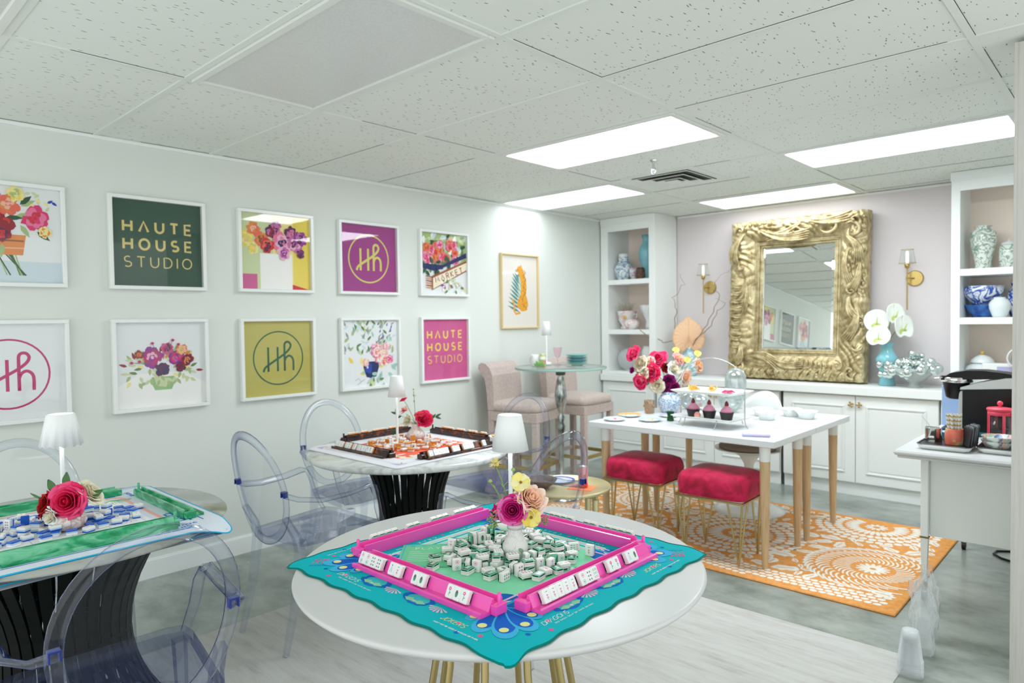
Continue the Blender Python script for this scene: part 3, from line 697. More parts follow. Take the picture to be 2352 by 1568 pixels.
def scrolls(b):
    rd = random.Random(21)
    def scroll(cx, cz, r, ang, hand, w, y=-.1):
        P = []; RR = []
        for i in range(34):
            f = i/33; t_ = ang+hand*f*5.2; rad = r*(1-f)**1.15+.006
            P.append((cx+rad*math.cos(t_), y-.022*f, cz+rad*math.sin(t_))); RR.append(w*(1-.62*f)*(.35+.65*min(f*5, 1)))
        b.tube(P, RR, 8)
        b.sph((cx, y-.024, cz), w*.75, 10, 8)
    def sweep(p, q, bow, w, n=5, y=-.095):
        # acanthus sprays: fans of slender ridges
        for k in range(n):
            s_ = (k-(n-1)/2); P = []; RR = []
            for i in range(16):
                f = i/15; x = p[0]+(q[0]-p[0])*f; z = p[1]+(q[1]-p[1])*f
                nx, nz = -(q[1]-p[1]), (q[0]-p[0]); l = math.hypot(nx, nz); nx /= l; nz /= l
                o = bow*math.sin(PI*f)+s_*w*1.5*(.2+f)
                P.append((x+nx*o, y-.02*math.sin(PI*f)-.003*abs(s_), z+nz*o)); RR.append(w*(.35+.75*math.sin(PI*(f*.9+.06))))
            b.tube(P, RR, 6)
    L = MW-.1; 
    # right upright
    scroll(L-.01, 1.235, .085, 2.2, -1, .02); sweep((L-.05,1.2),(L+.04,.98),.04,.011); sweep((L-.04,1.1),(L-.02,.8),-.035,.01,4)
    scroll(L-.0, .75, .06, 1.2, 1, .016); sweep((L+.05,.98),(L-.03,.72),.03,.012,4); sweep((L-.03,.7),(L+.06,.5),-.03,.013,4); sweep((L+.03,.62),(L-.05,.35),.04,.011,5); scroll(L+.03,.3,.05,0,-1,.015)
    # left upright
    sweep((-L+.03,1.3),(-L-.05,1.02),-.04,.012,5); scroll(-L+.03,1.0,.045,2,1,.013)
    for i in range(9): sweep((-L-.07,.86-i*.068),(-L+.02,.83-i*.068),-.022,.0085,3); b.sph((-L-.066,-.098,.885-i*.068),.02,10,8,sz=.75)
    sweep((-L+.055,.86),(-L+.04,.55),.03,.009,3); scroll(-L+.045,.66,.03,1,-1,.01); sweep((-L+.02,.3),(-L-.05,.12),.05,.012,5)
    # top
    for i in range(8): b.sph((-MW+.05+i*.045,-.09,MH-.035-.006*(i % 2)),.024,10,8,sx=.8)
    sweep((-.3,MH-.1),(.12,MH-.16),-.05,.012,5); sweep((.05,MH-.06),(-.25,MH-.17),.03,.011,4); scroll(.3,MH-.1,.085,3.6,1,.02); sweep((.12,MH-.05),(.46,MH-.04),-.03,.013,4)
    scroll(.0,MH-.14,.05,0,1,.014)
    # bottom
    sweep((-.42,.2),(-.1,.11),.05,.012,5); sweep((-.2,.2),(.1,.14),-.045,.011,4)
    for i in range(8): b.sph((.06+i*.038,-.1,.165-i*.006),.027-.001*i,10,8,sx=.55)
    scroll(.38,.13,.045,2.,-1,.016)
    for i in range(17): sweep((-.5+i*.062,.02),(-.52+i*.062+.05,.095),.012,.0085,3,-.088)
    for i in range(18): b.sph((-.54+i*.064,-.075,.022),.023,8,6,sz=.8)
    for i in range(20): b.sph((MW-.028,-.075,.06+i*.068),.022,8,6,sx=.8,sz=1.2); 
    for cx in (-L,L):
        for cz in (.09,MH-.09): scroll(cx,cz,.06,rd.uniform(0,6),rd.choice((1,-1)),.017)
part('scrollwork', t, 'old_gold', scrolls)

# ================= wall sconces =================
def sconce(x, label):
    t = thing('wall_sconce', label, 'wall light', (x, 6.18, 1.715), 0, 'brass wall sconces either side of the mirror')
    part('wall_plate', t, 'brass', lambda b: b.tube([(0,-.001,0),(0,-.014,0),(0,-.018,0)], [.062,.062,.056], 32))
    part('arm', t, 'brass', lambda b: (b.cyl((0,-.014,0),(-.04,-.07,0),.005,n=8), b.cyl((-.04,-.07,-.25),(-.04,-.07,.08),.0055,n=10), b.lathe([(.006,.075),(.016,.085),(.02,.1),(.018,.115),(.008,.116)],20,(-.04,-.07,0))))
    emit('candle_bulb', (255,250,240), .2)
    part('bulb_sleeve', t, 'candle_bulb', lambda b: b.lathe([(.012,.115),(.013,.2),(.008,.215),(.0,.218)],16,(-.04,-.07,0)))
    def gl(b):
        for k in range(8):
            a0, a1 = k*PI/4, (k+1)*PI/4
            f = lambda a_, r, z: (-.04+r*math.cos(a_), -.07+r*math.sin(a_), z)
            b.add([f(a0,.062,.12), f(a1,.062,.12), f(a1,.044,.225), f(a0,.044,.225)], [(0,1,2,3)], False)
    part('glass_shade', t, 'thin_glass', gl)
    part('shade_rim', t, 'brass', lambda b: (b.tube([(-.04+.045*math.cos(k*PI/8), -.07+.045*math.sin(k*PI/8), .226) for k in range(16)], .0016, 6, True), b.tube([(-.04+.063*math.cos(k*PI/8), -.07+.063*math.sin(k*PI/8), .12) for k in range(16)], .0016, 6, True)))
sconce(1.0, 'brass wall sconce with a clear glass shade left of the gold mirror')
sconce(2.75, 'brass wall sconce with a clear glass shade right of the gold mirror')
# ================= ghost chairs =================
def make_chair():
    t = thing('ghost_chair', 'x', 'chair')
    tilt = .2
    def bk(x, z, d=0): # point on the tilted, slightly hollow back
        return (x, -.235-(z-.46)*tilt-.03*(1-(x/.2)**2)+d, z)
    cz, hw, hh_ = .70, .198, .238
    ovl = [(hw*math.cos(a), cz+hh_*math.sin(a)) for a in [2*PI*i/48 for i in range(48)]]
    part('back_frame', t, 'clear_plastic_thick', lambda b: b.tube([bk(x, z) for x, z in ovl], .0135, 8, True, flat=(.8,1.5), up=(0,1,0)))
    def panel(b):
        b.grid(lambda u, v: bk(math.cos(2*PI*u)*(hw-.008)*v, cz+math.sin(2*PI*u)*(hh_-.008)*v, 0), 48, 5, True, .0)
    part('back_panel', t, 'clear_plastic', panel)
    seat = [(-.2,-.21),(-.1,-.235),(.1,-.235),(.2,-.21),(.255,.16),(.25,.215),(.2,.235),(-.2,.235),(-.25,.215),(-.255,.16)]
    def st(b):
        n = len(seat)
        sc = lambda k, z: [(x*k, y*k, z) for x, y in seat]
        b.ring([sc(1,.425), sc(1,.462), sc(.985,.466), sc(.8,.463), sc(.4,.457), sc(.02,.455)], True, False, False)
        b.ring([sc(.955,.425), sc(.955,.45), sc(.5,.446), sc(.02,.444)], True, False, False)
    part('seat', t, 'clear_plastic_thick', st)
    for s in (-1, 1):
        def arm(b):
            P = [bk(s*.197,.69), (s*.232,-.24,.672), (s*.262,-.14,.655), (s*.275,0,.66), (s*.277,.09,.675), (s*.275,.118,.668), (s*.268,.135,.63), (s*.26,.155,.55), (s*.25,.18,.49), (s*.248,.2,.455)]
            b.tube(P, .0125, 8, flat=(1.6,.75), up=(s,0,.6))
        part('armrest', t, 'clear_plastic_thick', arm)
        part('arm_clip', t, 'blue_edge', lambda b: (b.box(s*.198-.0125, s*.198+.0125, bk(.197,.7)[1]-.0135, bk(.197,.7)[1]+.008, .704, .709), b.box(s*.198-.0125, s*.198-.009, bk(.197,.7)[1]-.0135, bk(.197,.7)[1]+.006, .684, .704), b.box(s*.198+.009, s*.198+.0125, bk(.197,.7)[1]-.0135, bk(.197,.7)[1]+.006, .684, .704)))
        part('leg', t, 'clear_plastic_thick', lambda b: b.tube([(s*.228,.205,.43),(s*.235,.215,.25),(s*.238,.235,0.0)], [.026,.021,.0145], 4, up=(0,1,0)))
        part('leg', t, 'clear_plastic_thick', lambda b: b.tube([bk(s*.172,.585),(s*.175,-.222,.5),(s*.18,-.205,.43),(s*.182,-.235,.22),(s*.186,-.29,0.0)], [.017,.021,.026,.021,.0145], 4, up=(0,1,0)))
    return t
ch = make_chair()
G_ = 'clear plastic oval-backed chairs'
place(ch, (2.075,.60,.0045), R(88), 'clear plastic oval-backed armchair in the foreground, its back to us at the left table', G_)
place(ch, (1.24,1.715,.0045), R(2), 'clear plastic armchair seen side on, left of the marble table and nearest it', G_)
place(ch, (.80,2.27,.0045), R(-88), 'clear plastic armchair between the wall and the marble table', G_)
place(ch, (1.99,2.22,.0045), R(92), 'clear plastic armchair right of the marble table, partly behind the white lamp', G_)
place(ch, (1.225,2.90,.0045), R(180), 'clear plastic armchair on the far side of the marble table by the bar stool', G_)
place(ch, (1.03,.66,.0045), R(-90), 'clear plastic armchair behind the left table, cut by the picture edge', G_)
wipe(ch)

# ================= tables =================
marble = mnoise('marble', [(.35,(168,172,170)),(.47,(206,210,208)),(.6,(226,229,227)),(.8,(214,218,216))], 5, 9, rough=.15, dist=1.5, nrough=.65)
mnoise('smoky_marble', [(.35,(120,124,118)),(.55,(168,170,164)),(.75,(190,192,186))], 3, 6, rough=.08, dist=1, spec=.7)
T1 = (2.765, 1.38); T2 = (1.177, 2.323); T3 = (1.36, .65)
t = thing('round_table', 'round white pedestal table in the foreground with a ring of gold rods below', 'table', (*T1, 0))
part('tabletop', t, 'laminate', lambda b: b.lathe([(.0,.722),(.53,.722),(.552,.727),(.562,.736),(.565,.742),(.562,.748),(.556,.75),(0,.75)], 128))
part('under_plate', t, 'brushed_gold', lambda b: b.lathe([(0,.712),(.2,.712),(.2,.7215),(0,.7215)], 48))
for i in range(10):
    a_ = R(12)+i*PI/5
    part('leg', t, 'brushed_gold', lambda b: b.tube([(.17*math.cos(a_),.17*math.sin(a_),.712),(.18*math.cos(a_),.18*math.sin(a_),.5),(.265*math.cos(a_),.265*math.sin(a_),.0165)], [.0105,.0105,.0105], 12))
part('base_ring', t, 'brushed_gold', lambda b: b.tube([(.265*math.cos(k*PI/24),.265*math.sin(k*PI/24),.0165) for k in range(48)], .0115, 8, True))
def drum_table(name, label, c, r, top, th, rt, rw, m, n):
    t = thing(name, label, 'table', (*c, 0), 0, 'round tables on dark slatted drum bases')
    part('tabletop', t, m, lambda b: b.lathe([(0,top-th),(r-.012,top-th),(r,top-th+.01),(r,top-.006),(r-.006,top),(0,top)], 96))
    def slats(b):
        prof = lambda z: rw+(rt-rw)*abs((z-.36)/.35)**2.0
        for i in range(n):
            a0 = 2*PI*i/n; P = []; 
            for k in range(13):
                z = .0065+(top-th-.022)*k/12; a_ = a0+.05*math.sin(k/12*2*PI); P.append((prof(z)*math.cos(a_), prof(z)*math.sin(a_), z))
            # flat bars standing radially
            rows = []
            for k, p in enumerate(P):
                rad = Vector((p[0], p[1], 0)).normalized(); tan = Vector((-rad.y, rad.x, 0)); q = Vector(p); w = .0115*(1+.35*(k/12-.5))*rt/.25; d = .004
                rows.append([q+tan*w+rad*d, q-tan*w+rad*d, q-tan*w-rad*d, q+tan*w-rad*d])
            b.ring(rows, True, True, False)
        for z in (.0165, .36, top-th-.012):
            b.tube([(prof(z)*.985*math.cos(k*PI/24), prof(z)*.985*math.sin(k*PI/24), z) for k in range(48)], .009, 6, True)
    part('slatted_base', t, 'dark_green_black', slats)
    return t
drum_table('round_table', 'round marble table on a black slatted drum base, set with orange tiles', T2, .538, .74, .03, .26, .165, 'marble', 32)
drum_table('round_table', 'round grey table on a black slatted drum base at the left picture edge', T3, .53, .74, .016, .34, .2, 'smoky_marble', 34)

# ================= game mats =================
for n_, c_ in dict(teal_mat=(0,178,188), teal_edge=(0,118,108), mint_field=(138,226,182), mint_lt=(168,236,200), stripe_pink=(226,190,214), stripe_blue=(40,168,200), fan_blue=(64,176,220), fan_dark=(20,98,196),
    fan_yel=(226,226,150), hot_pink=(232,86,144), bloom_blue=(10,104,190), bloom_teal=(60,186,190), bloom_leaf=(140,206,160), pale_type=(214,232,228), card_green=(112,200,150), white_mat=(214,222,232), white_lt=(232,234,236), cyan_edge=(40,178,220),
    key_blue=(24,110,196), key_green=(110,206,190), coral_mat=(236,106,84), mat_cream=(232,222,206), lilac_line=(176,176,214), mat_white=(226,226,230), salmon=(240,178,166), palm=(130,184,120), mat_black=(50,50,44)).items(): mat(n_, c_, .8, spec=.12)
def mat_cloth(label, c, cen, half, zt, rad, drop, base, edge, draw, wavy=.0, rc=.03, name='game_mat'):
    """square neoprene mat that sags where it hangs past the round table edge"""
    t = thing(name, label, 'game mat', (*c, 0))
    dx, dy = cen[0]-c[0], cen[1]-c[1]
    def zz(x, y):
        d = math.hypot(x, y)-rad
        return zt if d < 0 else zt-drop*(d/.1)**1.35
    def lim(x, y):
        k = 1
        u, v = x-dx, y-dy
        m = max(abs(u), abs(v)); return m
    b = B(base); b.fix = False; n = 72; th = .0035
    def pt(i, j, z=0):
        u = -half+2*half*i/n; v = -half+2*half*j/n
        e = min(half-abs(u), half-abs(v))
        if wavy and e < .03:
            w = wavy*math.sin((u if half-abs(v) < half-abs(u) else v)*58)*(1-e/.03)
            if half-abs(u) < half-abs(v): u += w*(1 if u > 0 else -1)
            else: v += w*(1 if v > 0 else -1)
        # round the corners
        cu, cv = abs(u)-(half-rc), abs(v)-(half-rc)
        if cu > 0 and cv > 0:
            m_ = max(cu, cv); l = math.hypot(cu, cv); k = m_/l
            u = math.copysign(half-rc+cu*k, u); v = math.copysign(half-rc+cv*k, v)
        x, y = u+dx, v+dy
        return (x, y, zz(x, y)+z)
    top = [pt(i, j, th) for j in range(n+1) for i in range(n+1)]; bot = [pt(i, j, 0) for j in range(n+1) for i in range(n+1)]
    w = n+1; F = [(j*w+i, j*w+i+1, (j+1)*w+i+1, (j+1)*w+i) for j in range(n) for i in range(n)]
    b.add(top, F, True); b.use(edge); b.add(bot, [f[::-1] for f in F], True)
    bd = [j for j in range(w)]+[(j+1)*w-1 for j in range(1, w)]+[n*w+i for i in range(n-1, -1, -1)]+[j*w for j in range(n-1, 0, -1)]
    ob = [Vector(top[i]) for i in bd]; cc = Vector((dx, dy, 0))
    o2 = []
    for p in ob:
        d = Vector((p.x-dx, p.y-dy, 0)).normalized(); o2.append(p+d*.0035)
    up = [p+Vector((0,0,.0012)) for p in ob]
    b.ring([[p-(p-Vector((dx,dy,p.z))).normalized()*.004+Vector((0,0,.0008)) for p in ob], up, [p+Vector((0,0,-.001)) for p in o2], [p+Vector((0,0,-.0035)) for p in ob]], True, False, True)
    a = Art(b, (dx, dy, th), (1,0,0), (0,1,0), (0,0,1), warp=lambda q, e: Vector((q.x, q.y, zz(q.x, q.y)+th+e+.00015)), eps=.0001)
    draw(a, half)
    b.build('mat_sheet', t)
    return t
def draw_teal(a, h):
    def rotp(k, P):
        c, s = [(1,0),(0,1),(-1,0),(0,-1)][k]; return [(x*c-y*s, x*s+y*c) for x, y in P]
    oc = lambda r, ch: [(r,-r+ch),(r,r-ch),(r-ch,r),(-r+ch,r),(-r,r-ch),(-r,-r+ch),(-r+ch,-r),(r-ch,-r)]
    a.k = 1; a.poly(oc(.262,.085), 'mint_lt'); a.k = 2; a.poly(oc(.222,.075), 'mint_field')
    for k in range(4):
        a.k = 3
        a.line(rotp(k, [(-.262,-.185),(-.15,-.262)]), .008, 'stripe_pink')
        a.line(rotp(k, [(-.26,-.232),(.26,-.232)]), .009, 'stripe_blue'); a.k = 4; a.line(rotp(k, [(-.2,-.25),(.262,-.25)]), .007, 'stripe_pink'); a.line(rotp(k, [(-.262,-.213),(.2,-.213)]), .007, 'stripe_pink')
        # type along the field
        c, s = [(1,0),(0,1),(-1,0),(0,-1)][k]; d = (c, s)
        def wr(txt, u, v, hh__, w_, m, width, **kw):
            p = rotp(k, [(u, v)])[0]; write(a, txt, p[0], p[1], hh__, w_, m, .3, width, d, **kw)
        a.k = 5; wr('EAST BOX DOLLS', -.16, -.278, .006, .0016, 'pale_type', .1); wr('C R A K', .0, -.281, .012, .0016, 'pale_type', .07); wr('DRAGONS', .1, -.278, .006, .0016, 'pale_type', .05)
        a.oval(*rotp(k, [(-.03,-.276)])[0], .005, .004, 'hot_pink'); 
        wr('PLAY WITH', -.1, -.243, .005, .0012, 'hot_pink', .05)
        # corner peacock fan, corner (-h,-h)
        cx, cy = -.235, -.235
        for i, an in enumerate([172, 199, 225, 251, 278]):
            L = [.11,.145,.165,.145,.11][i]; W_ = [.042,.06,.066,.06,.042][i]; ang = R(an)
            for kk, (sc, m) in enumerate(((1,'fan_blue'),(.78,'fan_dark'))):
                o = .006*kk
                u, v = cx-.006*math.cos(ang)+o*2*math.cos(ang), cy+o*2*math.sin(ang)
                P = []
                for q in range(22):
                    tt = q/22*2*PI; x = L*sc*(.5-.5*math.cos(tt)); y = W_*sc*.5*math.sin(tt)*abs(math.sin(tt/2))**1.2*1.25
                    P.append((u+x*math.cos(ang)-y*math.sin(ang), v+x*math.sin(ang)+y*math.cos(ang)))
                a.k = 3+2*i+kk; a.poly(rotp(k, P), m)
            a.k = 14; q = rotp(k, [(cx+L*.74*math.cos(ang), cy+L*.74*math.sin(ang))])[0]; a.oval(*q, .011, .011, 'fan_yel')
        a.k = 2; q = rotp(k, [(-.215,-.215)])[0]; a.oval(*q, .05, .05, 'bloom_blue', R(45), 24)
        for i, (u, v) in enumerate([(-.372,-.3),(-.3,-.372),(-.36,-.22),(-.22,-.36),(-.395,-.25),(-.25,-.395)]):
            q = rotp(k, [(u, v)])[0]; a.k = 2; a.oval(*q, .0065, .0055, ['hot_pink','fan_dark','hot_pink'][i % 3])
        # flowers along each side
        for i, u in enumerate([-.12,-.04,.05,.13]):
            v = -.345-.008*(i % 2); a.k = 2
            q = rotp(k, [(u, v+.012)])[0]
            if i % 2 == 0:
                a.oval(*q, .05, .032, 'bloom_blue', R(90*k), 30, .1, i); a.k = 3; q2 = rotp(k, [(u, v+.01)])[0]; a.oval(*q2, .036, .021, 'bloom_teal', R(90*k), 20)
                for s_ in (-1, 1):
                    P = [(u, v-.004), (u+s_*.016, v+.008), (u+s_*.038, v-.001), (u+s_*.02, v-.012)]
                    a.k = 4; a.poly(rotp(k, P if s_ > 0 else P[::-1]), 'bloom_leaf')
                a.k = 5; a.oval(*rotp(k, [(u, v-.004)])[0], .005, .004, 'stripe_pink')
            else:
                for j in range(7):
                    an = R(200+23*j); P = [(u, v+.02), (u+.032*math.cos(an-.1), v+.02+.026*math.sin(an-.1)), (u+.032*math.cos(an+.1), v+.02+.026*math.sin(an+.1))]
                    a.k = 3; a.poly(rotp(k, P), 'stripe_pink')
        a.k = 3; wr('DRAGONS', -.245, -.372, .015, .0016, 'pale_type', .088, slant=.35); wr('RED GREEN SOAP OR WHITE DRAGON', -.22, -.384, .004, .0011, 'pale_type', .14)
        wr('JOKERS', .17, -.372, .015, .0016, 'fan_yel', .075, slant=.35); wr('MUST NOT BE USED IN SINGLES OR PAIRS', .17, -.392, .004, .0014, 'pale_type', .14)
    a.k = 3
    for (u, v, d) in [(-.375,-.36,(0,1)),(.375,.36,(0,-1))]:
        s = 1 if u < 0 else -1
        write(a, 'OH', u, v, .017, .0035, 'hot_pink', .45, None, (-d[1], d[0]) if 0 else (.707*s, .707*s)); write(a, 'MY', u+.012*s, v-.016*s, .015, .003, 'hot_pink', .45, None, (.707*s, .707*s))
        write(a, 'MAHJONG', u+.022*s, v-.03*s, .0085, .0014, 'fan_dark', .45, None, (.707*s, .707*s))
mat_cloth('turquoise mat with peacock fans lying on the white round table', T1, (2.773,1.37), .424, .7505, .557, .03, 'teal_mat', 'teal_edge', draw_teal, .004)
def draw_white(a, h):
    def rot(k, P):
        c, s = [(1,0),(0,1),(-1,0),(0,-1)][k]; return [(x*c-y*s, x*s+y*c) for x, y in P]
    a.k = 1; a.poly([(-h*.97,-h*.97),(h*.97,-h*.97),(h*.97,h*.97),(-h*.97,h*.97)], 'white_mat')
    a.k = 2
    for k in range(4):
        a.line(rot(k, [(-h*.94,-h*.95),(h*.94,-h*.95)]), .006, 'cyan_edge')
        a.line(rot(k, [(-h*.7,-h*.86),(h*.7,-h*.86)]), .004, 'key_blue')
        for i in range(3):
            u0 = -.27+.05*i; v0 = -.33-.0*i
            a.k = 3; a.line(rot(k, [(u0,v0),(u0+.04,v0),(u0+.04,v0+.04),(u0+.012,v0+.04),(u0+.012,v0+.016),(u0+.06,v0+.016)]), .009, 'key_blue'); a.k = 4; a.line(rot(k, [(u0+.02,v0-.012),(u0+.055,v0-.012),(u0+.055,v0+.03)]), .009, 'key_green')
            v0 = .28; u0 = -.33
        a.k = 2; a.line(rot(k, [(-.25,-.27),(.25,-.27)]), .014, 'salmon'); a.line(rot(k, [(-.27,-.25),(-.25,-.27)]), .02, 'salmon')
        c, s = [(1,0),(0,1),(-1,0),(0,-1)][k]
        for txt, u, v, hh__, w_, m, wd in (('JOKERS', .2, -.352, .02, .004, 'key_blue', .1), ('NOT FOR SINGLES OR PAIRS', .18, -.37, .007, .0018, 'key_blue', .14), ('DRAGONS', .25, -.32, .014, .003, 'key_blue', .08)):
            p = rot(k, [(u, v)])[0]; write(a, txt, p[0], p[1], hh__, w_, m, .3, wd, (c, s))
        a.k = 4
        for i in range(16):
            an = R(10+10*i); p = rot(k, [(-.23,-.24),(-.23+.07*math.cos(an), -.24+.07*math.sin(an))]); a.line(p, .0025, 'palm')
    a.k = 2; a.poly([(-.24,-.24),(.24,-.24),(.24,.24),(-.24,.24)], 'white_lt'); a.k = 3
    for i in range(5):
        a.line([(-.22+.11*i,-.23),(-.22+.11*i,.23)], .002, 'lilac_line'); a.line([(-.23,-.22+.11*i),(.23,-.22+.11*i)], .002, 'lilac_line')
    a.k = 4; write(a, 'WALL', .12, .2, .02, .003, 'lilac_line', .3, .08, (0,-1)); write(a, 'LUCKY', .17, .2, .008, .002, 'key_blue', .3, .09, (0,-1))
mat_cloth('white game mat with cyan border and blue key pattern on the left table', T3, (1.40,.635), .42, .7405, .527, .055, 'white_mat', 'cyan_edge', draw_white, .0, .05)
def draw_coral(a, h):
    rd = random.Random(8)
    a.k = 1; a.poly([(-h*.97,-h*.97),(h*.97,-h*.97),(h*.97,h*.97),(-h*.97,h*.97)], 'mat_white'); a.k = 2
    for e in (.345,): a.line([(-e,-e),(e,-e),(e,e),(-e,e)], .004, 'lilac_line', True)
    for sx in (-1,1):
        for sy in (-1,1): a.k = 3; a.poly([(sx*.36,sy*.3),(sx*.36,sy*.36),(sx*.3,sy*.36)], 'lilac_line'); a.oval(sx*.325, sy*.325, .03, .014, 'mat_cream', R(-45*sx*sy), 12, .3, 3); a.k = 4; a.oval(sx*.33, sy*.318, .006, .005, 'mat_black')
    a.k = 3; a.poly([(-.26,-.26),(.26,-.26),(.26,.26),(-.26,.26)], 'coral_mat')
    for i in range(64):
        t_ = 2*PI*i/64; s_ = .235/max(abs(math.cos(t_)), abs(math.sin(t_))); u, v = s_*math.cos(t_), s_*math.sin(t_)
        a.k = 4; a.oval(u+rd.uniform(-.02,.02), v+rd.uniform(-.02,.02), rd.uniform(.02,.04), rd.uniform(.01,.02), 'mat_cream', rd.uniform(0,3), 12, .3, i)
        if i % 2: a.k = 5; a.oval(u, v, .014, .004, rd.choice(['palm','mat_black','coral_mat']), rd.uniform(0,3), 8, .2, i)
    for i in range(16): a.k = 4; a.oval(rd.uniform(-.19,.19), rd.uniform(-.19,.19), .035, .012, rd.choice(['mat_cream','mat_cream','salmon','palm']), rd.uniform(0,3), 12, .3, i)
mat_cloth('coral and white patterned mat drooping over the marble table edge', T2, (1.155,2.345), .41, .7405, .535, .085, 'mat_white', 'mat_white', draw_coral, .0, .03)

# ================= racks =================
mat('pink_plastic', (248,84,184), .22, spec=.5, Coat_Weight=.3); clear('pink_clear', (255,170,215), (240,80,170), .75, .45, .05)
mnoise('tortoise', [(.4,(34,20,18)),(.55,(62,30,20)),(.7,(150,70,26))], 26, 4, rough=.15, dist=1)
mnoise('green_marbled', [(.3,(10,112,70)),(.45,(34,158,104)),(.58,(120,198,160)),(.75,(60,170,120))], 7, 6, rough=.12, dist=2.2, vec=(.6,2,2))
def make_rack(m, m2, L=.50):
    t = thing('tile_rack', 'x', 'tile rack')
    sec = [(-.036,0),(.036,0),(.036,.031),(.031,.032),(.029,.018),(.011,.018),(.009,.034),(.003,.034),(-.0095,.0085),(-.0265,.0068),(-.0305,.012),(-.036,.010)]
    rows = [[(x, y, z) for y, z in sec] for x in (-L/2, L/2)]
    part('rack_body', t, m, lambda b: b.ring(rows, True, True, False))
    for s in (-1, 1):
        part('end_block', t, m, lambda b: (b.box(s*L/2, s*(L/2+.018), -.004, .034, 0, .024, .002),))
    part('peg', t, m, lambda b: b.lathe([(.005,.012),(.005,.034),(.0035,.037),(0,.037)], 12, (L/2+.010, .016, .012)))
    part('coin_tray_lid', t, m2, lambda b: [b.box(-L/2+.02+i*.052, -L/2+.066+i*.052, .012, .028, .0185, .0225) for i in range(int((L-.04)/.052))])
    return t
def rack(proto, x, y, z, rz, label, group):
    return place(proto, (x, y, z), R(rz), label, group)
ZM1, ZM2, ZM3 = .7545, .7445, .7445
pr = make_rack('pink_plastic', 'pink_clear')
RP = [(2.768,1.088,0,'front left'),(3.071,1.41,90,'front right'),(2.765,1.697,180,'back right'),(2.441,1.375,-90,'back left')]
RG = 'hot pink racks round the turquoise mat'
for x, y, rz, w in RP: rack(pr, x, y, ZM1, rz, 'hot pink tile rack at the %s side of the turquoise mat' % w, RG)
wipe(pr)
pr = make_rack('tortoise', 'black_gloss', .46)
RT = [(1.10,2.065,0,'front left'),(1.50,2.385,90,'front right'),(1.145,2.735,180,'back right'),(.745,2.42,-90,'back left')]
for x, y, rz, w in RT: rack(pr, x, y, ZM2, rz, 'dark tortoiseshell tile rack at the %s side of the coral mat' % w, 'tortoiseshell racks on the marble table')
wipe(pr)
pr = make_rack('green_marbled', 'green_marbled', .48)
for x, y, rz, w in [(1.715,.65,90,'near side'),(1.40,.985,180,'right end'),(1.07,.665,-90,'wall side')]:
    rack(pr, x, y, ZM3, rz, 'marbled green tile rack along the %s of the white mat' % w, 'marbled green racks on the left table')
wipe(pr)

# ================= tiles =================
for n_, c_, k in [('tile_face',(240,241,238),.25),('tile_pinkish',(232,206,196),.25),('gem_dark',(40,120,96),.08),('gem_mid',(112,190,158),.08),('gem_light',(190,226,208),.08),('gem_black',(16,26,34),.1),
    ('amber',(222,144,54),.2),('amber_red',(206,84,44),.2),('tile_blue',(30,92,196),.25),('tile_sky',(176,206,232),.25),('ink_pink',(222,90,150),.4),('ink_teal',(60,176,160),.4),('ink_plum',(120,60,130),.4),('ink_blue',(80,140,210),.4),('ink_green',(70,150,90),.4)]: mat(n_, c_, k)
TW, TH, TT = .0242, .0322, .0172
def face_art(a, kind, w, h):
    k = kind
    if k == 'dots':
        for v in (-.24, .24): a.circ(0, v*h, .2*w, .035*w, ['ink_teal','ink_pink'][v > 0], 14); a.oval(0, v*h, .09*w, .09*w, ['ink_teal','ink_pink'][v > 0], 0, 8)
    elif k == 'dots6':
        for i in range(3):
            for s in (-1, 1): a.oval(s*.17*w, (i-1)*.27*h, .12*w, .1*w, ['ink_pink','ink_teal'][(i+(s > 0)) % 2], 0, 8)
    elif k == 'bam':
        for i in range(3):
            for s in (-.24, 0, .24): a.line([(s*w, (i-1)*.27*h-.09*h), (s*w, (i-1)*.27*h+.09*h)], .08*w, ['ink_pink','ink_teal','ink_green'][i])
    elif k == 'crak':
        a.line([(-.1*w,.28*h),(.15*w,.3*h)], .05*w, 'ink_plum'); a.line([(.0,.1*h),(.0,-.3*h)], .06*w, 'ink_pink'); a.line([(-.15*w,.05*h),(.15*w,.05*h)], .05*w, 'ink_pink'); a.line([(-.15*w,-.15*h),(.15*w,-.15*h)], .05*w, 'ink_pink')
    elif k == 'flower':
        a.line([(0,-.3*h),(.02*w,.1*h)], .06*w, 'ink_green'); 
        for i in range(5): a.oval(.12*w*math.cos(i*1.256), .2*h+.12*w*math.sin(i*1.256), .08*w, .07*w, 'ink_pink', 0, 7)
        a.oval(.12*w, -.1*h, .1*w, .05*w, 'ink_teal', .6, 8)
    elif k == 'wind':
        a.line([(-.15*w,-.25*h),(.0,.2*h),(.15*w,-.25*h)], .06*w, 'ink_blue'); a.oval(0, .28*h, .08*w, .08*w, 'ink_plum', 0, 8)
    elif k == 'joker':
        a.oval(0, 0, .2*w, .26*h, 'ink_green', 0, 12); a.oval(0, .1*h, .13*w, .1*h, 'ink_plum', 0, 10)
